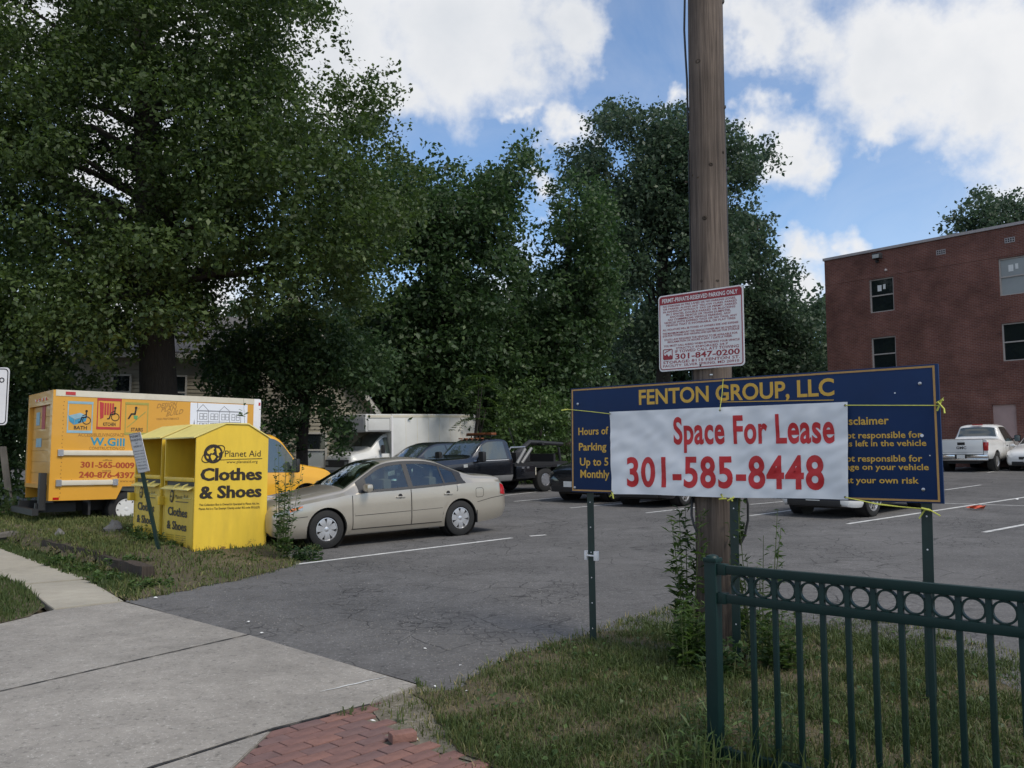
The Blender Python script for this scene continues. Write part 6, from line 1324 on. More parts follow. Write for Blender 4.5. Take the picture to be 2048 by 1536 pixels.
def clothes_bins():
    hd = R(41); a0 = on_lot(386, 1121); base = Vector((a0.x, a0.y, float(bank_h(a0.x, a0.y)) - .06)); 
    W, D = 1.24, 1.03; pr = Panel(base, (math.cos(hd), math.sin(hd), 0)); yd = Vector((-math.sin(hd), math.cos(hd), 0)); pl = Panel(base + yd * D, -yd)
    W = pr.at(534, 1000)[0]; D = -0 + (pl.at(386, 1000)[0]); D0 = pl.at(327, 1000)[0]; D = 1.03 - D0 + 0.0; pl = Panel(base + yd * D, -yd)
    PL = Matrix.Translation((0, D, 0)) @ Matrix(((0, 1, 0, 0), (-1, 0, 0, 0), (0, 0, 1, 0), (0, 0, 0, 1)))
    ze = pr.at(390, 875)[1]; zer = pr.at(541, 871)[1]; ze = (ze + zer) / 2 - .01; x1, zr = pr.at(452, 849); x2, zr2 = pr.at(497, 849); zr = (zr + zr2) / 2
    t = thing("clothes_bin", "nearest yellow clothes donation bin with large lettering on its broad side", "donation bin", base, (0, 0, hd), "yellow clothes donation bins")
    prof = [(0, 0), (W, 0), (W, ze), (x2, zr), (x1, zr), (0, ze)]
    for y0, y1 in ((0, .035), (D - .035, D)): MB().prism(prof, y0, y1).build("side_wall", 'binyellow', t)
    zo0, zo1 = ze - .68, ze - .03                        # chute opening
    core = [(.03, 0), (W - .006, 0), (W - .006, ze - .006), (x2, zr - .008), (x1, zr - .008), (.50, zo1 + .02), (.50, zo0 - .02), (.03, zo0 - .10)]
    MB().prism(core, .035, D - .035).build("body", 'binyellow', t)
    MB().box((.495, .036, zo0 - .01), (.499, D - .036, zo1 + .01)).build("chute_back", 'bininside', t)
    r = MB(); r.prism([(-.05, ze - .025), (x1, zr + .004), (x2, zr + .004), (W + .03, ze - .012), (W + .03, ze + .006), (x2, zr + .024), (x1, zr + .024), (-.05, ze - .005)], -.02, D + .02); r.build("roof", 'binskylit', t)
    q = MB(); q.box((-.02, .035, zo0 - .03), (.05, D - .035, zo0 + .035), bev=.01); q.build("chute_ledge", 'binyellow', t)
    MB().box((.026, .08, zo0 - .10), (.031, D - .08, zo0 - .035)).build("chute_slot", 'black', t)
    q = MB(); q.add([(.03, .10, zo0 - .10), (.03, D - .10, zo0 - .10), (-.09, D - .10, zo0 - .15), (-.09, .10, zo0 - .15), (.03, .10, zo0 - .115), (.03, D - .10, zo0 - .115), (-.09, D - .10, zo0 - .165), (-.09, .10, zo0 - .165)], [(0, 1, 2, 3), (7, 6, 5, 4), (3, 2, 6, 7), (0, 3, 7, 4), (1, 5, 6, 2)]); q.build("chute_lip", 'binskylit', t)
    q = MB(); q.box((-.012, .16, zo0 - .30), (-.002, .50, zo0 - .285)); q.tube([(.0, .30, zo0 - .07), (-.06, .34, zo0 - .10), (-.08, .36, zo0 - .17)], .012, 6); q.tube([(.0, .66, zo0 - .07), (-.06, .70, zo0 - .10), (-.08, .72, zo0 - .17)], .012, 6); q.build("chute_handle", 'binskylit', t)
    MB().box((.0, .06, 0.0), (.026, D - .06, zo0 - .11)).build("front_door", 'binyellow', t)
    q = MB(); q.box((-.10, D - .03, .72), (.06, D + .07, .86), bev=.008); q.build("lock_box", 'binyellow', t)
    fl = MB(); fl.box((-.012, -.006, 0), (.03, .0, ze - .02)); fl.box((-.006, -.006, 0), (.0, .03, ze - .02)); fl.build("corner_flange", 'binyellow', t)
    def let(p, s, a, b_, cap, m, mx=None, y=-.004, **k): mb = MB(); p.txt(mb, s, a, b_, cap, y, mx=mx, **k); build_words(mb, "lettering", m, t, .03) if cap > 10 and mx is None else mb.build("lettering", m, t, flipfix=False)
    # broad side
    let(pr, "Planet Aid", (449.5, 913.5), (521, 913), 12.5, 'brownblack', bold=.0); let(pr, "www.planetaid.org", (453, 926.5), (515, 925.5), 5.5, 'brownblack', bold=-.002)
    let(pr, "Clothes", (401, 961), (523, 959), 24, 'brownblack', bold=.022, fat=2); let(pr, "& Shoes", (399, 997), (522, 993), 24, 'brownblack', bold=.022, fat=2)
    let(pr, "This Collection Box is Owned & Operated by Planet Aid, Inc.", (398, 1012), (519, 1008.5), 4.2, 'brownblack', bold=.012); let(pr, "Planet Aid is a Tax Exempt Charity under IRS code 501(c)(3)", (397.5, 1020), (519, 1016), 4.2, 'brownblack', bold=.012)
    kb, kg = MB(), MB(); c = pr.at(426.5, 907.5); rr = abs(pr.at(426.5, 888.5)[1] - c[1]); kk = (pr.at(445.5, 907)[0] - pr.at(407.5, 907)[0]) / 2 / rr
    globe(kb, kg, c, rr, -.004, None, kk); u0, u1 = pr.at(436, 920), pr.at(524, 917); kb.stroke([u0, pr.at(470, 918.5), u1], .009, -.004); kb.build("globe_logo", 'brownblack', t, flipfix=False); kg.build("globe_land", 'binyellow', t, flipfix=False)
    # chute side
    fy = -.006
    let(pl, "Planet Aid", (350, 997), (376, 998), 7.5, 'brownblack', PL, fy, bold=.0); let(pl, "Clothes", (336, 1029), (374.5, 1035.5), 16, 'brownblack', PL, fy, bold=.02, fat=1); let(pl, "& Shoes", (334, 1056), (373, 1063), 16, 'brownblack', PL, fy, bold=.02, fat=1); let(pl, "THANK YOU!", (335, 1099), (368, 1103), 7, 'brownblack', PL, fy, bold=.01)
    for i in range(6):
        for (p, q_) in (((333, 1069 + i * 4.2), (348, 1071 + i * 4.2)), ((352, 1071.5 + i * 4.2), (372, 1074 + i * 4.2))):
            let(pl, ("Donate clothes", "shoes and linens", "in good condition", "Please place in", "bags and tie them", "Do not leave items")[i], p, q_, 2.4, 'brownblack', PL, fy, bold=.0)
    kb, kg = MB(), MB(); c = pl.at(344.5, 992); rr = abs(pl.at(344.5, 979)[1] - c[1]); globe(kb, kg, c, rr, fy, PL, .75); kb.stroke([pl.at(352, 1003), pl.at(377, 1005)], .012, fy, mx=PL); kb.build("globe_logo", 'brownblack', t, flipfix=False); kg.build("globe_land", 'binyellow', t, flipfix=False)
    # second bin: the same, one place further back
    def dup(o, parent=None):
        c = o.copy(); C.objects.link(c); c.parent = parent
        for ch in [x for x in ALL if x.parent == o]: dup(ch, c)
        return c
    ALL = list(C.objects)
    t2 = dup(t); t2.location = base + yd * (D + .13) + Vector((math.cos(hd), math.sin(hd), 0)) * (.0); t2.location.z += .02
    t2['label'] = "farther yellow clothes bin partly hidden behind the near bin and leaning sign"
    # leaning permit sign in front of them
    b0 = on_lot(318, 1122); s = thing("permit_sign", "leaning narrow white permit parking sign on a green post before the bins", "sign", (b0.x, b0.y, float(bank_h(b0.x, b0.y)) - .05))
    tp = at(268, 866, b0.y - .25) - Vector(s.location); p0 = MB(); ax = tp.normalized()
    p0.tube([-.1 * ax, tp * 1.0], .034, 4); p0.build("post", 'greenpost', s)
    # sign plate hangs along the post, seen edge on
    Y = b0.y - .27; q = [at(258, 868, Y) , at(281, 864, Y - .22), at(299, 941, Y - .20), at(277, 947, Y + .02)]; o = Vector(s.location); q = [v - o for v in q]
    nrm = (q[1] - q[0]).cross(q[3] - q[0]).normalized(); 
    if nrm.y > 0: nrm = -nrm
    off = nrm * .003
    pm = MB(); pm.add([v + off for v in q] + [v - off for v in q], [(0, 1, 2, 3), (7, 6, 5, 4), (0, 4, 5, 1), (1, 5, 6, 2), (2, 6, 7, 3), (3, 7, 4, 0)]); pm.build("sign_plate", 'signwhite', s)
    ex, ez = (q[1] - q[0]), (q[0] - q[3]); mw, mh = ex.length, ez.length; ex.normalize(); ez.normalize()
    mx = Matrix((( ex.x, -nrm.x, ez.x, q[3].x), (ex.y, -nrm.y, ez.y, q[3].y), (ex.z, -nrm.z, ez.z, q[3].z), (0, 0, 0, 1)))
    lt = MB(); lt.stroke([(.02*mw, .015*mh), (.98*mw, .015*mh), (.98*mw, .985*mh), (.02*mw, .985*mh)], .006, -.006, True, mx=mx)
    for (w, a, b_, z, h) in (("PERMIT", .06, .94, .89, .055), ("PARKING", .06, .94, .80, .055), ("BY", .4, .6, .73, .03), ("ORDER OF", .15, .85, .645, .045), ("Unauthorized", .08, .92, .54, .025), ("vehicles will be", .08, .92, .47, .025), ("towed at owner's", .08, .92, .40, .025), ("expense 24 hours", .08, .92, .33, .025), ("a day 7 days", .12, .88, .26, .025), ("PRIVATE", .12, .88, .17, .035), ("PROPERTY", .12, .88, .09, .035)):
        text(lt, w, a * mw, b_ * mw, z * mh, h * mh, -.006, .015, mx=mx)
    lt.build("lettering", 'greyink', s, flipfix=False)

# ------------------------------------------------------------------ the navy board and its banner, the pole and its sign
def board():
    p0, p1 = at(1143, 985, 7.64), at(1888, 1006, 5.62); z = (p0.z + p1.z) / 2; pn = Panel((p0.x, p0.y, z), (p1.x - p0.x, p1.y - p0.y, 0)); W = (Vector((p1.x, p1.y)) - Vector((p0.x, p0.y))).length
    H = (pn.at(1136, 778)[1] + pn.at(1873, 727)[1]) / 2
    t = thing("parking_notice_board", "navy blue parking board with ochre lettering standing on green posts", "sign board", pn.o, pn.ang())
    bx("panel", (0, 0, 0), (W, .019, H), 'navy', t, bev=.002)
    b = MB(); w, i = .013, .010
    for lo, hi in (((i, -.0025, H - i - w), (W - i - .012, -.0003, H - i)), ((i, -.0025, i), (W - i - .012, -.0003, i + w)), ((i, -.0025, i + w), (i + w, -.0003, H - i - w)), ((W - i - .012 - w, -.0025, i + w), (W - i - .012, -.0003, H - i - w))): b.box(lo, hi)
    b.build("border", 'border_gold', t)
    def let(s, a, b_, cap, m='gold', **k): mb = MB(); pn.txt(mb, s, a, b_, cap, -.0015, **k); build_words(mb, "lettering", m, t, .022)
    let("FENTON GROUP, LLC", (1278, 809), (1669, 790), 28, bold=.024, res=4)
    u = MB(); u.stroke([pn.at(1440, 804), pn.at(1667, 800)], .006, -.0015); u.build("underline", 'gold', t, flipfix=False)
    let("Hours of", (1157, 870), (1217, 868), 14, bold=.02); let("Parking", (1158, 901), (1213, 900), 14.5, bold=.02); let("Up to 5", (1160, 931), (1217, 931), 15, bold=.02); let("Monthly", (1161, 955), (1219, 956), 15, bold=.02)
    let("Disclaimer", (1676, 850), (1778, 848), 15, bold=.02); let("not responsible for", (1684, 877), (1844, 875), 12, bold=.018); let("items left in the vehicle", (1664, 893), (1853, 891.5), 11, bold=.018)
    let("not responsible for", (1683, 923), (1845, 923), 12, bold=.018); let("damage on your vehicle", (1659, 939), (1858, 940), 11, bold=.018); let("Park at your own risk", (1650, 965.5), (1838, 967), 11.5, bold=.018)
    for p in ((1156, 808), (1840, 767), (1847, 979), (1150, 975)):
        x, zz = pn.at(*p); m_ = MB(); m_.lathe([(.012, 0), (.011, -.006), (.004, -.009), (.001, -.0095)], 12, Matrix.Translation((x, 0, zz))); m_.build("bolt", 'steel', t, flipfix=False)
    for p, r in (((1844, 871), .011), ((1790, 786), .005), ((1860, 911), .004)):
        x, zz = pn.at(*p); m_ = MB(); m_.disc((x, zz), r, -.0022, 12); m_.build("paint_chip", 'vinyl', t, flipfix=False)
    # posts
    def post(px0, py0, Y0, px1, Y1, label=None):
        a = at(px0, py0, Y0); a.z = 0.0; bb = at(px1, 800, Y1); M_ = Matrix.Translation(-Vector(pn.o)); R_ = Matrix.Rotation(-pn.ang(), 4, 'Z')
        la, lb = R_ @ M_ @ a, R_ @ M_ @ bb; ya = max(la.y, .024); la.y = ya; lb.y = .024; la.z = -pn.o.z - .25
        dz = H - .06; lb = Vector((lb.x, lb.y, dz)); d = lb - la
        mb = MB(); prof = [(-.034, .0), (-.034, .006), (-.014, .006), (-.014, .032), (.014, .032), (.014, .006), (.034, .006), (.034, 0)]
        n = len(prof); vs = [(la.x + x, la.y + y, la.z) for x, y in prof] + [(lb.x + x, lb.y + y, lb.z) for x, y in prof]
        mb.add(vs, [tuple(range(n)), tuple(reversed(range(n, 2 * n)))] + [(k, k + n, (k + 1) % n + n, (k + 1) % n) for k in range(n)]); o = mb.build("post", 'greenpost', t)
        for k in range(3, 34):
            f = k / 34; c = la + d * f; h = MB(); h.lathe([(.006, -.002), (.001, -.0022)], 8, Matrix.Translation((c.x, c.y, c.z)))
            if k % 3 == 0: h.build("post_hole", 'signwhite', o, flipfix=False)
        return o, la, d
    o, la, d = post(1187, 1285, 7.62, 1168, 7.5)
    c = la + d * .43; k = MB()
    for sg in (-1, 1): k.box((c.x + sg * .05 - .012, c.y - .02, c.z - .04), (c.x + sg * .05 + .012, c.y + .03, c.z + .04), bev=.003)
    k.tube([(c.x - .06, c.y - .012, c.z), (c.x + .06, c.y - .012, c.z)], .008, 6); k.build("reflector_clip", 'signwhite', o, flipfix=False)
    post(1468, 1330, 6.60, 1466, 6.65); post(1862, 1440, 5.72, 1850, 5.72)
    # banner
    q = [pn.at(1222, 824), pn.at(1698, 804), pn.at(1699, 1000), pn.at(1226, 988)]
    bn = thing("lease_banner", "white vinyl banner with red lettering tied over the navy board", "banner", pn.o, pn.ang())
    from mathutils import noise as mn
    f = lambda u, v: .010 * mn.noise(Vector((u * 3.2, v * 1.6, .3))) + -.0 + .009 * mn.noise(Vector((u * 9 + v * 3, v * 3.5 - u * 2, 4.1))) + .0055 * mn.noise(Vector((u * 24 - v * 5, v * 9, 7.7)))
    def bp(u, v):
        x = (q[3][0] * (1 - u) + q[2][0] * u) * (1 - v) + (q[0][0] * (1 - u) + q[1][0] * u) * v; zz = (q[3][1] * (1 - u) + q[2][1] * u) * (1 - v) + (q[0][1] * (1 - u) + q[1][1] * u) * v
        return (x, -.022 + f(u, v), zz + .004 * math.sin(u * 9) * (1 - v))
    g = MB(); g.grid(bp, 110, 44); cl = g.build("cloth", 'vinyl', bn, flipfix=False, autosmooth=0)
    xa, xb = q[3][0], q[2][0]
    def blet(s, a, b_, cap, **k):
        mb = MB(); pn.txt(mb, s, a, b_, cap, 0, **k); nv = []
        # cut finely enough to lie on the cloth
        bm = bmesh.new(); vs = [bm.verts.new(v) for v in mb.v]
        for fc in mb.f:
            try: bm.faces.new([vs[i] for i in fc])
            except ValueError: pass
        x = xa
        while x < xb:
            bmesh.ops.bisect_plane(bm, geom=bm.verts[:] + bm.edges[:] + bm.faces[:], plane_co=(x, 0, 0), plane_no=(1, 0, 0)); x += .03
        zz = 0.0
        while zz < H:
            bmesh.ops.bisect_plane(bm, geom=bm.verts[:] + bm.edges[:] + bm.faces[:], plane_co=(0, 0, zz), plane_no=(0, 0, 1)); zz += .03
        z0_, z1_ = min(q[2][1], q[3][1]), max(q[0][1], q[1][1])
        for v in bm.verts:
            u = (v.co.x - xa) / (xb - xa); lo_, hi_ = q[3][1] * (1 - u) + q[2][1] * u, q[0][1] * (1 - u) + q[1][1] * u; vv = (v.co.z - lo_) / (hi_ - lo_); v.co.y = -.022 + f(u, vv) - .0022 + v.co.y
        bm.verts.index_update(); w_ = MB(); w_.add([v.co[:] for v in bm.verts], [[v.index for v in f_.verts] for f_ in bm.faces]); bm.free(); build_words(w_, "lettering", 'red_ink', cl, .034)
    blet("Space For Lease", (1350, 887), (1672, 884), 50, bold=.028, res=5, space=1.07); blet("301-585-8448", (1257, 971), (1652, 977), 54, bold=.028, res=5, space=1.09)
    # eyelets and ties
    def rope(pts, r=.0032): m_ = MB(); m_.tube([(x, y, z_) for x, y, z_ in pts], r, 5); m_.build("tie_rope", 'rope', bn, flipfix=False)
    def L(px, py, y): x, z_ = pn.at(px, py); return (x, y, z_)
    for p in ((1224, 828), (1694, 811), (1444, 821), (1228, 984), (1447, 989), (1694, 994)):
        x, z_ = pn.at(*p); m_ = MB(); m_.lathe([(.008, -.033), (.008, -.036), (.0035, -.036), (.0035, -.033)], 12, Matrix.Translation((x, 0, z_))); m_.build("eyelet", 'blackplastic', bn, flipfix=False)
    rope([L(1224, 828, -.035), L(1180, 823, -.022), L(1137, 819, -.012), L(1128, 818, .01)]); rope([L(1137, 819, -.01), L(1127, 821, -.03)], .006)
    rope([L(1444, 821, -.036), L(1446, 790, -.016), L(1447, 759, -.006), L(1447, 757, .02)])
    rope([L(1694, 811, -.036), L(1780, 811, -.02), L(1882, 811, -.008)]); rope([L(1876, 822, -.02), L(1882, 808, -.02), L(1887, 796, -.01), L(1878, 804, -.03), L(1890, 818, -.02), L(1892, 827, -.03)], .006)
    rope([L(1874, 806, -.012), L(1888, 800, -.018)], .006)
    rope([L(1228, 984, -.035), L(1229, 992, -.02), L(1226, 990, -.03), L(1222, 993, -.02)], .006); rope([L(1229, 988, -.03), L(1231, 997, -.03)], .006)
    rope([L(1447, 989, -.036), L(1448, 996, -.02), L(1442, 998, -.03), L(1456, 997, -.03)], .006); rope([L(1458, 1001, -.02), L(1466, 998, -.03), L(1471, 994, -.02)], .007); rope([L(1463, 996, -.02), L(1469, 1002, -.03)], .006)
    rope([L(1694, 994, -.036), L(1750, 1006, -.02), L(1800, 1013, -.01), L(1853, 1018, .0)]); rope([L(1694, 994, -.036), L(1760, 1009, -.025), L(1853, 1019, .005)]); rope([L(1840, 1037, -.02), L(1850, 1021, -.01), L(1858, 1018, -.01), L(1883, 1031, -.03)], .005); rope([L(1845, 1016, -.02), L(1862, 1020, -.02)], .008)
    return pn, W, H

def pole():
    c = Vector((1.625, 6.93, 0)); t = thing("utility_pole", "tall weathered wooden utility pole behind the navy board", "utility pole", c)
    h = 10.5; mb = MB(); pts, rs = [], []
    for i in range(36):
        z = -.4 + (h + .4) * i / 35; pts.append((0.004 * math.sin(z * 1.3), .004 * math.cos(z * 1.7), z)); rs.append(.166 - .0045 * max(0, z) + .0018 * math.sin(z * 5.1) + (.02 * max(0, .4 - z)))
    mb.tube(pts, rs, 40); mb.build("shaft", 'pole', t, flipfix=False)
    for (px, py, s) in ((1397, 118, .028), (1422, 328, .020), (1410, 434, .022), (1388, 345, .012), (1450, 300, .014), (1405, 560, .016), (1440, 640, .012), (1385, 520, .012)):
        p = at(px, py, 6.78); x = p.x - c.x; y = -math.sqrt(max(.0005, .15 ** 2 - x * x)) - .0; k = MB(); d = Vector((x, y, 0)).normalized(); rr = .166 - .0045 * p.z
        q = Matrix.Translation(Vector((d.x * (rr - .004), d.y * (rr - .004), p.z))) @ d.to_track_quat('Y', 'Z').to_matrix().to_4x4()
        k.lathe([(s, 0), (s * .8, .004), (s * .45, .006), (s * .3, .002), (.001, .003)], 14, q); k.build("knot", 'timber', t, flipfix=False)
    def cab(pts, r, name="cable"): m_ = MB(); m_.tube([Vector(p) - c for p in pts], r, 8); return m_.build(name, 'cable', t, flipfix=False)
    R_ = lambda py, px, Y=6.93: at(px, py, Y)
    o = cab([R_(-200, 1441), R_(0, 1443), R_(200, 1447), R_(400, 1453), R_(560, 1456), R_(700, 1459), R_(900, 1464), R_(1060, 1470)], .010, "conduit")
    cab([R_(-200, 1371), R_(0, 1369.5), R_(60, 1368.5), R_(110, 1371), R_(160, 1374), R_(260, 1376)], .009); cab([R_(300, 1377), R_(560, 1382), R_(740, 1385), R_(960, 1391)], .006)
    cab([R_(960, 1389), R_(1000, 1384), R_(1030, 1383, 6.88), R_(1050, 1388, 6.85), R_(1066, 1395, 6.85)], .010, "cable_loop"); cab([R_(985, 1490), R_(1010, 1496), R_(1040, 1496), R_(1070, 1490), R_(1090, 1480)], .010, "cable_loop")
    for (px, py) in ((1444, 4), (1447, 215), (1453, 338), (1456, 540)):
        p = R_(py, px) - c; m_ = MB(); m_.box((p.x - .035, -.02, p.z - .01), (p.x + .016, .02, p.z + .01)); m_.build("strap", 'cable', o)
    for (px, py) in ((1423, 749), (1400, 700), (1436, 560), (1380, 352), (1392, 342), (1400, 350)):
        p = at(px, py, 6.77) - c; rr = .164 - .0045 * (p.z); y = -math.sqrt(max(.0001, rr * rr - p.x * p.x)); m_ = MB(); m_.box((p.x - .012, y - .006, p.z - .005), (p.x + .012, y + .01, p.z + .005)); m_.build("staple", 'steel' if px == 1423 else 'timber', t)
    # towing notice on the pole
    q0, q1 = at(1319, 742, 7.03), at(1490, 733, 6.53); z = (q0.z + q1.z) / 2; pn = Panel((q0.x, q0.y, z), (q1.x - q0.x, q1.y - q0.y, 0)); W = (Vector((q1.x, q1.y)) - Vector((q0.x, q0.y))).length; H = (pn.at(1316, 590)[1] + pn.at(1489, 572)[1]) / 2
    s = thing("towing_sign", "white and red reserved parking towing sign nailed to the utility pole", "sign", pn.o, pn.ang())
    def rr_poly(x0, x1, z0, z1, r): return [(cx + r * math.cos(a), cz + r * math.sin(a)) for cx, cz, a0 in ((x1 - r, z1 - r, 0), (x0 + r, z1 - r, 90), (x0 + r, z0 + r, 180), (x1 - r, z0 + r, 270)) for a in [R(a0 + k * 18) for k in range(6)]]
    MB().prism(rr_poly(0, W, 0, H, .03), -.002, .002).build("plate", 'signwhite', s)
    b = MB(); b.stroke(rr_poly(.014, W - .014, .016, H - .014, .022), .007, -.0025, True); b.prism([(.018, H * .875), (W - .018, H * .875), (W - .018, H - .018), (.018, H - .018)], -.0036, -.0024); b.build("border", 'signred', s, flipfix=False)
    f = lambda u, v: (u * W, v * H)
    def T(s_, u0, u1, v, cap, m='signred', bold=.01, y=-.003): mb = MB(); text(mb, s_, u0 * W, u1 * W, v * H, cap * H, y, bold); mb.build("lettering", m, s, flipfix=False)
    T("PERMIT-PRIVATE-RESERVED PARKING ONLY", .05, .94, .900, .052, 'signwhite', .02, -.0042)
    for (w, a, e, v) in (("NO PARKING IN FIRE LANES OR NO PARKING ZONES,", .06, .92, .838), ("OR PARKED ALONG ANY YELLOW CURBS. PARKED", .06, .93, .802), ("IN HANDICAP WITHOUT TAG OR PERMIT, PARKED", .06, .93, .766), ("IN 2 SPACES, DOUBLE PARKED OR BLOCKING", .10, .91, .730), ("ANOTHER VEHICLE OR TRASH DUMPSTER.", .14, .86, .694), ("NO COMMERCIAL VEHICLE PARKING. ANY", .12, .86, .658), ("VEHICLE WITH EXPIRED TAGS OR NO TAGS, ANY", .07, .93, .622), ("VEHICLE THAT IS INOPERABLE, OR FLAT TIRES", .09, .91, .586),
                         ("ALL VIOLATORS WILL BE TOWED AT OWNER'S RISK AND EXPENSE", .05, .94, .530), ("THE MAXIMUM AMOUNT THE VEHICLE OWNER MAY BE CHARGED IS", .05, .95, .482), ("$150 FOR TOWING AND HAULING AND $50 PER DAY FOR STORAGE", .05, .95, .450), ("STATE LAW REQUIRES THE VEHICLE TO BE AVAILABLE FOR", .07, .93, .400), ("RECLAMATION 24 HOURS A DAY, 7 DAYS A WEEK", .11, .87, .368), ("YOU MUST CALL AHEAD WHEN RETRIEVING YOUR VEHICLE", .06, .95, .318), ("STRICTLY ENFORCED 24-7", .21, .82, .278)):
        T(w, a, e, v, .024, bold=.018)
    T("IF TOWED CALL ATT TOWING", .20, .94, .232, .034, bold=.012); T("301-847-0200", .20, .95, .148, .068, bold=.022); T("STORAGE: 8115 FENTON ST.", .05, .95, .098, .034, bold=.014); T("FACILITY: SILVER SPRING, MD 20910", .05, .94, .054, .030, bold=.010)
    g = MB(); g.stroke(rr_poly(.055 * W, .165 * W, .155 * H, .285 * H, .008), .006, -.003, True); g.prism([f(.055, .155), f(.165, .155), f(.165, .19), f(.145, .215), f(.12, .19), f(.10, .225), f(.075, .205), f(.055, .23)], -.004, -.003); g.stroke([f(.07, .24), f(.10, .26), f(.14, .275)], .006, -.003); g.build("tow_symbol", 'signred', s, flipfix=False)
    for v in (.965, .045): m_ = MB(); m_.lathe([(.008, -.004), (.006, -.008), (.001, -.009)], 10, Matrix.Translation((W * .5, 0, H * v))); m_.build("bolt", 'timber', s, flipfix=False)

# ------------------------------------------------------------------ green picket fence in the near corner
def fence():
    o = Vector((1.088, 4.72, 0)); d = (Vector((2.233, 3.74, 0)) - o).normalized(); t = thing("picket_fence", "dark green metal picket fence with a row of rings under its top rail", "fence", o, math.atan2(d.y, d.x))
    top = 1.083; LEN = 5.2
    for x0 in (0, 2.44, 4.88):
        p = MB(); p.box((x0 - .034, -.034, -.1), (x0 + .034, .034, 1.10), bev=.003); q = p.build("post", 'fence', t)
        c = MB(); c.box((x0 - .040, -.040, 1.095), (x0 + .040, .040, 1.118), bev=.004); c.lathe([(.036, 1.118), (.030, 1.128), (.014, 1.134), (.001, 1.135)], 16, Matrix.Translation((x0, 0, 0)), axis='z'); c.build("cap", 'fence', q)
    for z0, z1 in ((1.036, 1.083), (.884, .930), (.085, .128)):
        for a, b in ((.034, 2.406), (2.474, 4.846)):
            r = MB(); r.box((a, -.019, z0), (b, .019, z1), bev=.004); k = r.build("rail", 'fence', t); e = MB(); e.box((a, -.024, z0 - .006), (a + .05, .024, z1 + .006), bev=.003); e.build("bracket", 'fence', k)
    px = []; x = .226
    while x < LEN - .4:
        if min(abs(x - 2.44), abs(x - 4.88)) > .06: px.append(x)
        x += .1233
    base = None
    for i, x in enumerate(px):
        if base is None: m = MB(); m.box((-.0127, -.0127, .06), (.0127, .0127, 1.04), bev=.002); k = m.build("picket", 'fence', t); base = k.data; k.location.x = x
        else: k = bpy.data.objects.new("picket", base); C.objects.link(k); k.parent = t; k.location.x = x
    rb = None
    for x in [px[0] - .0617] + [v + .0617 for v in px[:-1]]:
        if abs(x - 2.44) < .05: continue
        if rb is None:
            m = MB(); n = 32; ri = [(.0535, -.012), (.0535, .012), (.0440, .012), (.0440, -.012), (.0535, -.012)]
            m.lathe(ri, n, Matrix.Translation((0, 0, .983))); k = m.build("ring", 'fence', t, flipfix=False); rb = k.data; k.location.x = x
        else: k = bpy.data.objects.new("ring", rb); C.objects.link(k); k.parent = t; k.location.x = x

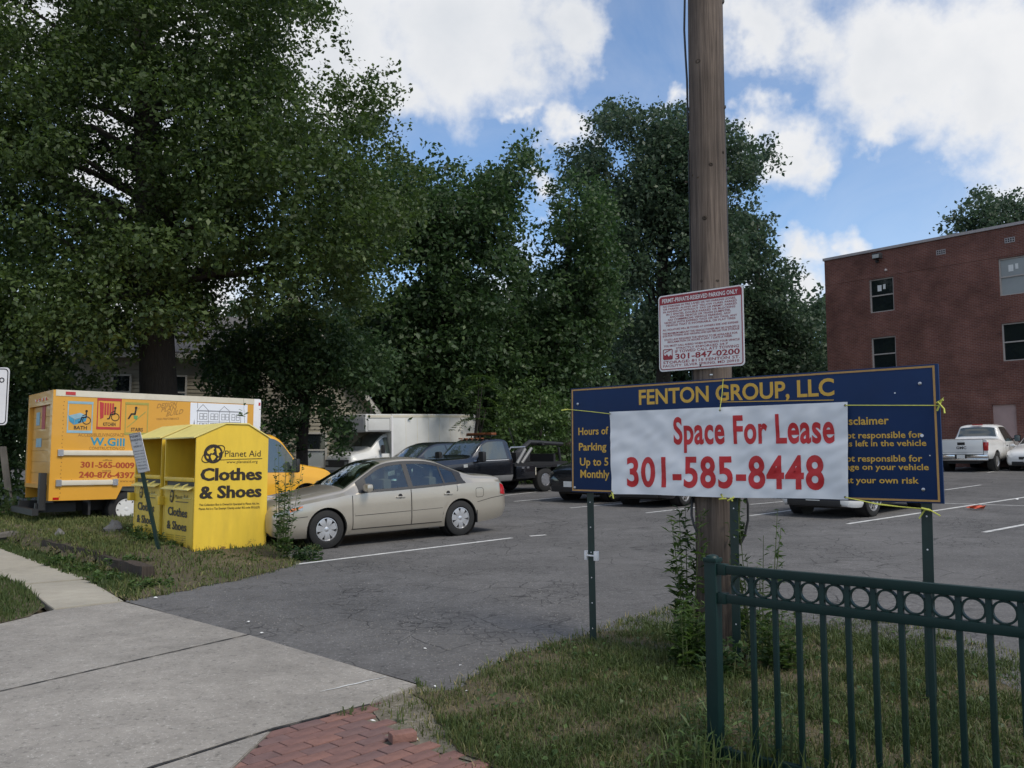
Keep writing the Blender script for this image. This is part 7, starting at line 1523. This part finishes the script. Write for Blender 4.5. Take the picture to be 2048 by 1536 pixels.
# ------------------------------------------------------------------ small things
def small_things():
    # timber edging of the bank
    for (a, b, lab, hh) in (((82, 1108), (196, 1136), "weathered dark timber edging on the bank, farther length", .25), ((198, 1139), (284, 1166), "weathered dark timber edging ending near the leaning sign post", .22)):
        p, q = flat(*a), flat(*b); d = (q - p); L = d.length; t = thing("timber_edging", lab, "timber edging", p, math.atan2(d.y, d.x), "timbers along the bank"); m = MB(); n = 14
        def prof(x, i): return [(-.0 + .012 * math.sin(x * 9 + i), 0), (0.0, hh * (.96 + .04 * math.sin(x * 7))), (.16, hh * (.97 + .03 * math.cos(x * 5))), (.18, -.05)]
        vs = []
        for i in range(n + 1):
            x = L * i / n; vs += [(x, y + .01 * math.sin(i * 3.1), z) for y, z in [(-.01, -.08)] + prof(x, i)[1:3] + [(.18, -.08)]]
        m.add(vs, [(i*4+k, (i+1)*4+k, (i+1)*4+k+1, i*4+k+1) for i in range(n) for k in range(3)] + [(0, 1, 2, 3), (n*4+3, n*4+2, n*4+1, n*4)]); m.build("beam", 'timber', t)
    p = flat(40, 1090); t = thing("log", "split weathered log lying on the bank above the pavement", "log", (p.x, p.y, .10), .25); m = MB(); m.tube([(-.55, 0, .05), (-.2, .03, .09), (.2, 0, .10), (.55, .04, .16)], [.06, .085, .08, .055], 7); m.build("wood", 'greywood', t)
    # stones
    for (px, py, s, lab) in ((228, 1084, .17, "grey pyramid shaped stone on the bank left of the bins"), ((118, 1094, .10, "small grey stone near the timber edging"))):
        p = on_lot(px, py); z = float(bank_h(p.x, p.y)); bm = bmesh.new(); bmesh.ops.create_icosphere(bm, subdivisions=2, radius=s)
        for v in bm.verts: v.co *= 1 + .18 * math.sin(v.co.x * 23 + v.co.y * 17 + v.co.z * 29); v.co.x *= 1 - .5 * max(0, v.co.z / s); v.co.y *= 1 - .5 * max(0, v.co.z / s)
        me = bpy.data.meshes.new("stone"); bm.to_mesh(me); bm.free(); o = link("stone", me, M['stone']); o.location = (p.x, p.y, z + s * .35); tag(o, lab, "stone")
    # leaning plank and its thin post at the far left
    b = on_lot(33, 1046); t = thing("leaning_marker", "leaning grey board on a thin post at the far left of the bank", "marker", (b.x, b.y, float(bank_h(b.x, b.y)) - .05)); A_ = at(19, 978, b.y) - Vector(t.location); B_ = at(8, 893, b.y) - Vector(t.location); m = MB(); m.tube([(0, 0, -.1), A_, B_], .03, 5); m.build("post", 'greywood', t)
    m = MB(); w = .085; m.add([A_ + Vector((-w, -.04, 0)), A_ + Vector((w, -.04, -.05)), B_ + Vector((w, -.04, 0)), B_ + Vector((-w, -.04, 0)), A_ + Vector((-w, -.06, 0)), A_ + Vector((w, -.06, -.05)), B_ + Vector((w, -.06, 0)), B_ + Vector((-w, -.06, 0))], [(0, 1, 2, 3), (7, 6, 5, 4), (0, 4, 5, 1), (1, 5, 6, 2), (2, 6, 7, 3), (3, 7, 4, 0)]); m.build("board", 'greywood', t)
    # cut-off street sign at the left edge
    Y = 9.0; pn = Panel(at(-56, 850, Y), (1, .05, 0)); W = pn.at(14, 850)[0]; H = pn.at(14, 735)[1]; H = abs(H); t = thing("street_sign", "white street sign with black border cut off by the left picture edge", "sign", pn.o, pn.ang())
    r = .04; poly = [(cx + r * math.cos(a), cz + r * math.sin(a)) for cx, cz, a0 in ((W - r, H - r, 0), (r, H - r, 90), (r, r, 180), (W - r, r, 270)) for a in [R(a0 + k * 18) for k in range(6)]]
    MB().prism(poly, -.002, .002).build("plate", 'signwhite', t); k = .016; b = MB(); b.stroke([(k + (x) * (W - 2 * k) / W, k + z * (H - 2 * k) / H) for x, z in poly], .009, -.003, True); b.ring((W - .075, H * .78), .022, .010, -.003, 18); b.build("border", 'black', t, flipfix=False)
    m = MB(); m.box((W * .5 - .025, .003, -1.9), (W * .5 + .025, .04, H)); m.build("post", 'steel', t)
    # loose brick, litter
    p = flat(805, 1478, .02); o = thing("loose_brick", "single orange brick lying loose on the dirt beside the pavement", "brick", (p.x, p.y, .045), .45); m = MB(); m.box((-.075, -.045, -.035), (.075, .045, .018), bev=.006); m.build("brick", 'brick_b', o)
    p = on_lot(1953, 1020); t = thing("crushed_cone", "crumpled orange plastic litter lying on the asphalt near the bay lines", "litter", (p.x, p.y, p.z + .01)); m = MB()
    vs = [(random.uniform(-.2, .2), random.uniform(-.12, .12), random.uniform(0, .10)) for _ in range(16)]; m.add(vs, [(i, i + 1, i + 2) for i in range(14)] + [(0, 5, 9), (3, 8, 12)]); m.build("scrap", 'orange', t, flipfix=False)
    for i, (px, py, s, lab) in enumerate(((2034, 1000, .07, "white paper scrap beside the long bay line"), (496, 1247, .035, "white scrap on the asphalt near the concrete edge"), (524, 1269, .03, "tiny white scrap at the concrete slab corner"), (745, 1446, .025, "white scrap on the bricks"), (870, 1376, .02, "white scrap in the dirt by the driveway corner"), (933, 1386, .022, "white scrap at the edge of the grass"), (850, 1300, .02, "pale pebble on the dark asphalt"), (921, 1334, .018, "pale chip where grass meets asphalt"), (312, 1198, .04, "pale scrap at the corner of the concrete"), (832, 1484, .02, "pale pebble beside the loose brick"))):
        p = on_lot(px, py) if py < 1390 and px > 300 else flat(px, py); z = float(lot_z(p.x, p.y)) + .012; m = MB(); s *= .7; vs = [(math.cos(a) * s * random.uniform(.6, 1.2), math.sin(a) * s * random.uniform(.5, 1.0), random.uniform(.0, s * .5)) for a in np.linspace(0, 5.6, 7)]; m.add(vs + [(0, 0, s * .6)], [(k, (k + 1) % 7, 7) for k in range(7)]); o = m.build("paper_scrap", 'paper', None, flipfix=False); o.location = (p.x, p.y, z); tag(o, lab, "litter", "scraps of litter on the ground")
    # loose aggregate scattered over the asphalt and dirt
    pts = []; 
    for _ in range(2600):
        px, py = random.uniform(330, 1200), 1160 + 250 * random.random() ** .9; p = on_lot(px, py)
        if in_poly([p.x], [p.y], isl)[0] or in_poly([p.x], [p.y], bank)[0] or (p - flat(250, 1205)).dot(DN) < .15: continue
        pts.append((p.x, p.y, float(lot_z(p.x, p.y))))
    V, F = [], []
    for (x, y, z) in pts:
        s = random.uniform(.004, .011); k = len(V); V += [(x - s, y - s * .7, z), (x + s, y - s * .5, z), (x + s * .2, y + s, z), (x, y, z + s)]; F += [(k, k + 1, k + 3), (k + 1, k + 2, k + 3), (k + 2, k, k + 3)]
    o = np_mesh("loose_gravel", np.array(V), np.array(F), M['gravel']); o['kind'] = 'stuff'

brick_building(); house(); trees(); vehicles(); yellow_truck(); white_truck(); clothes_bins(); board(); pole(); fence(); plants(); small_things()
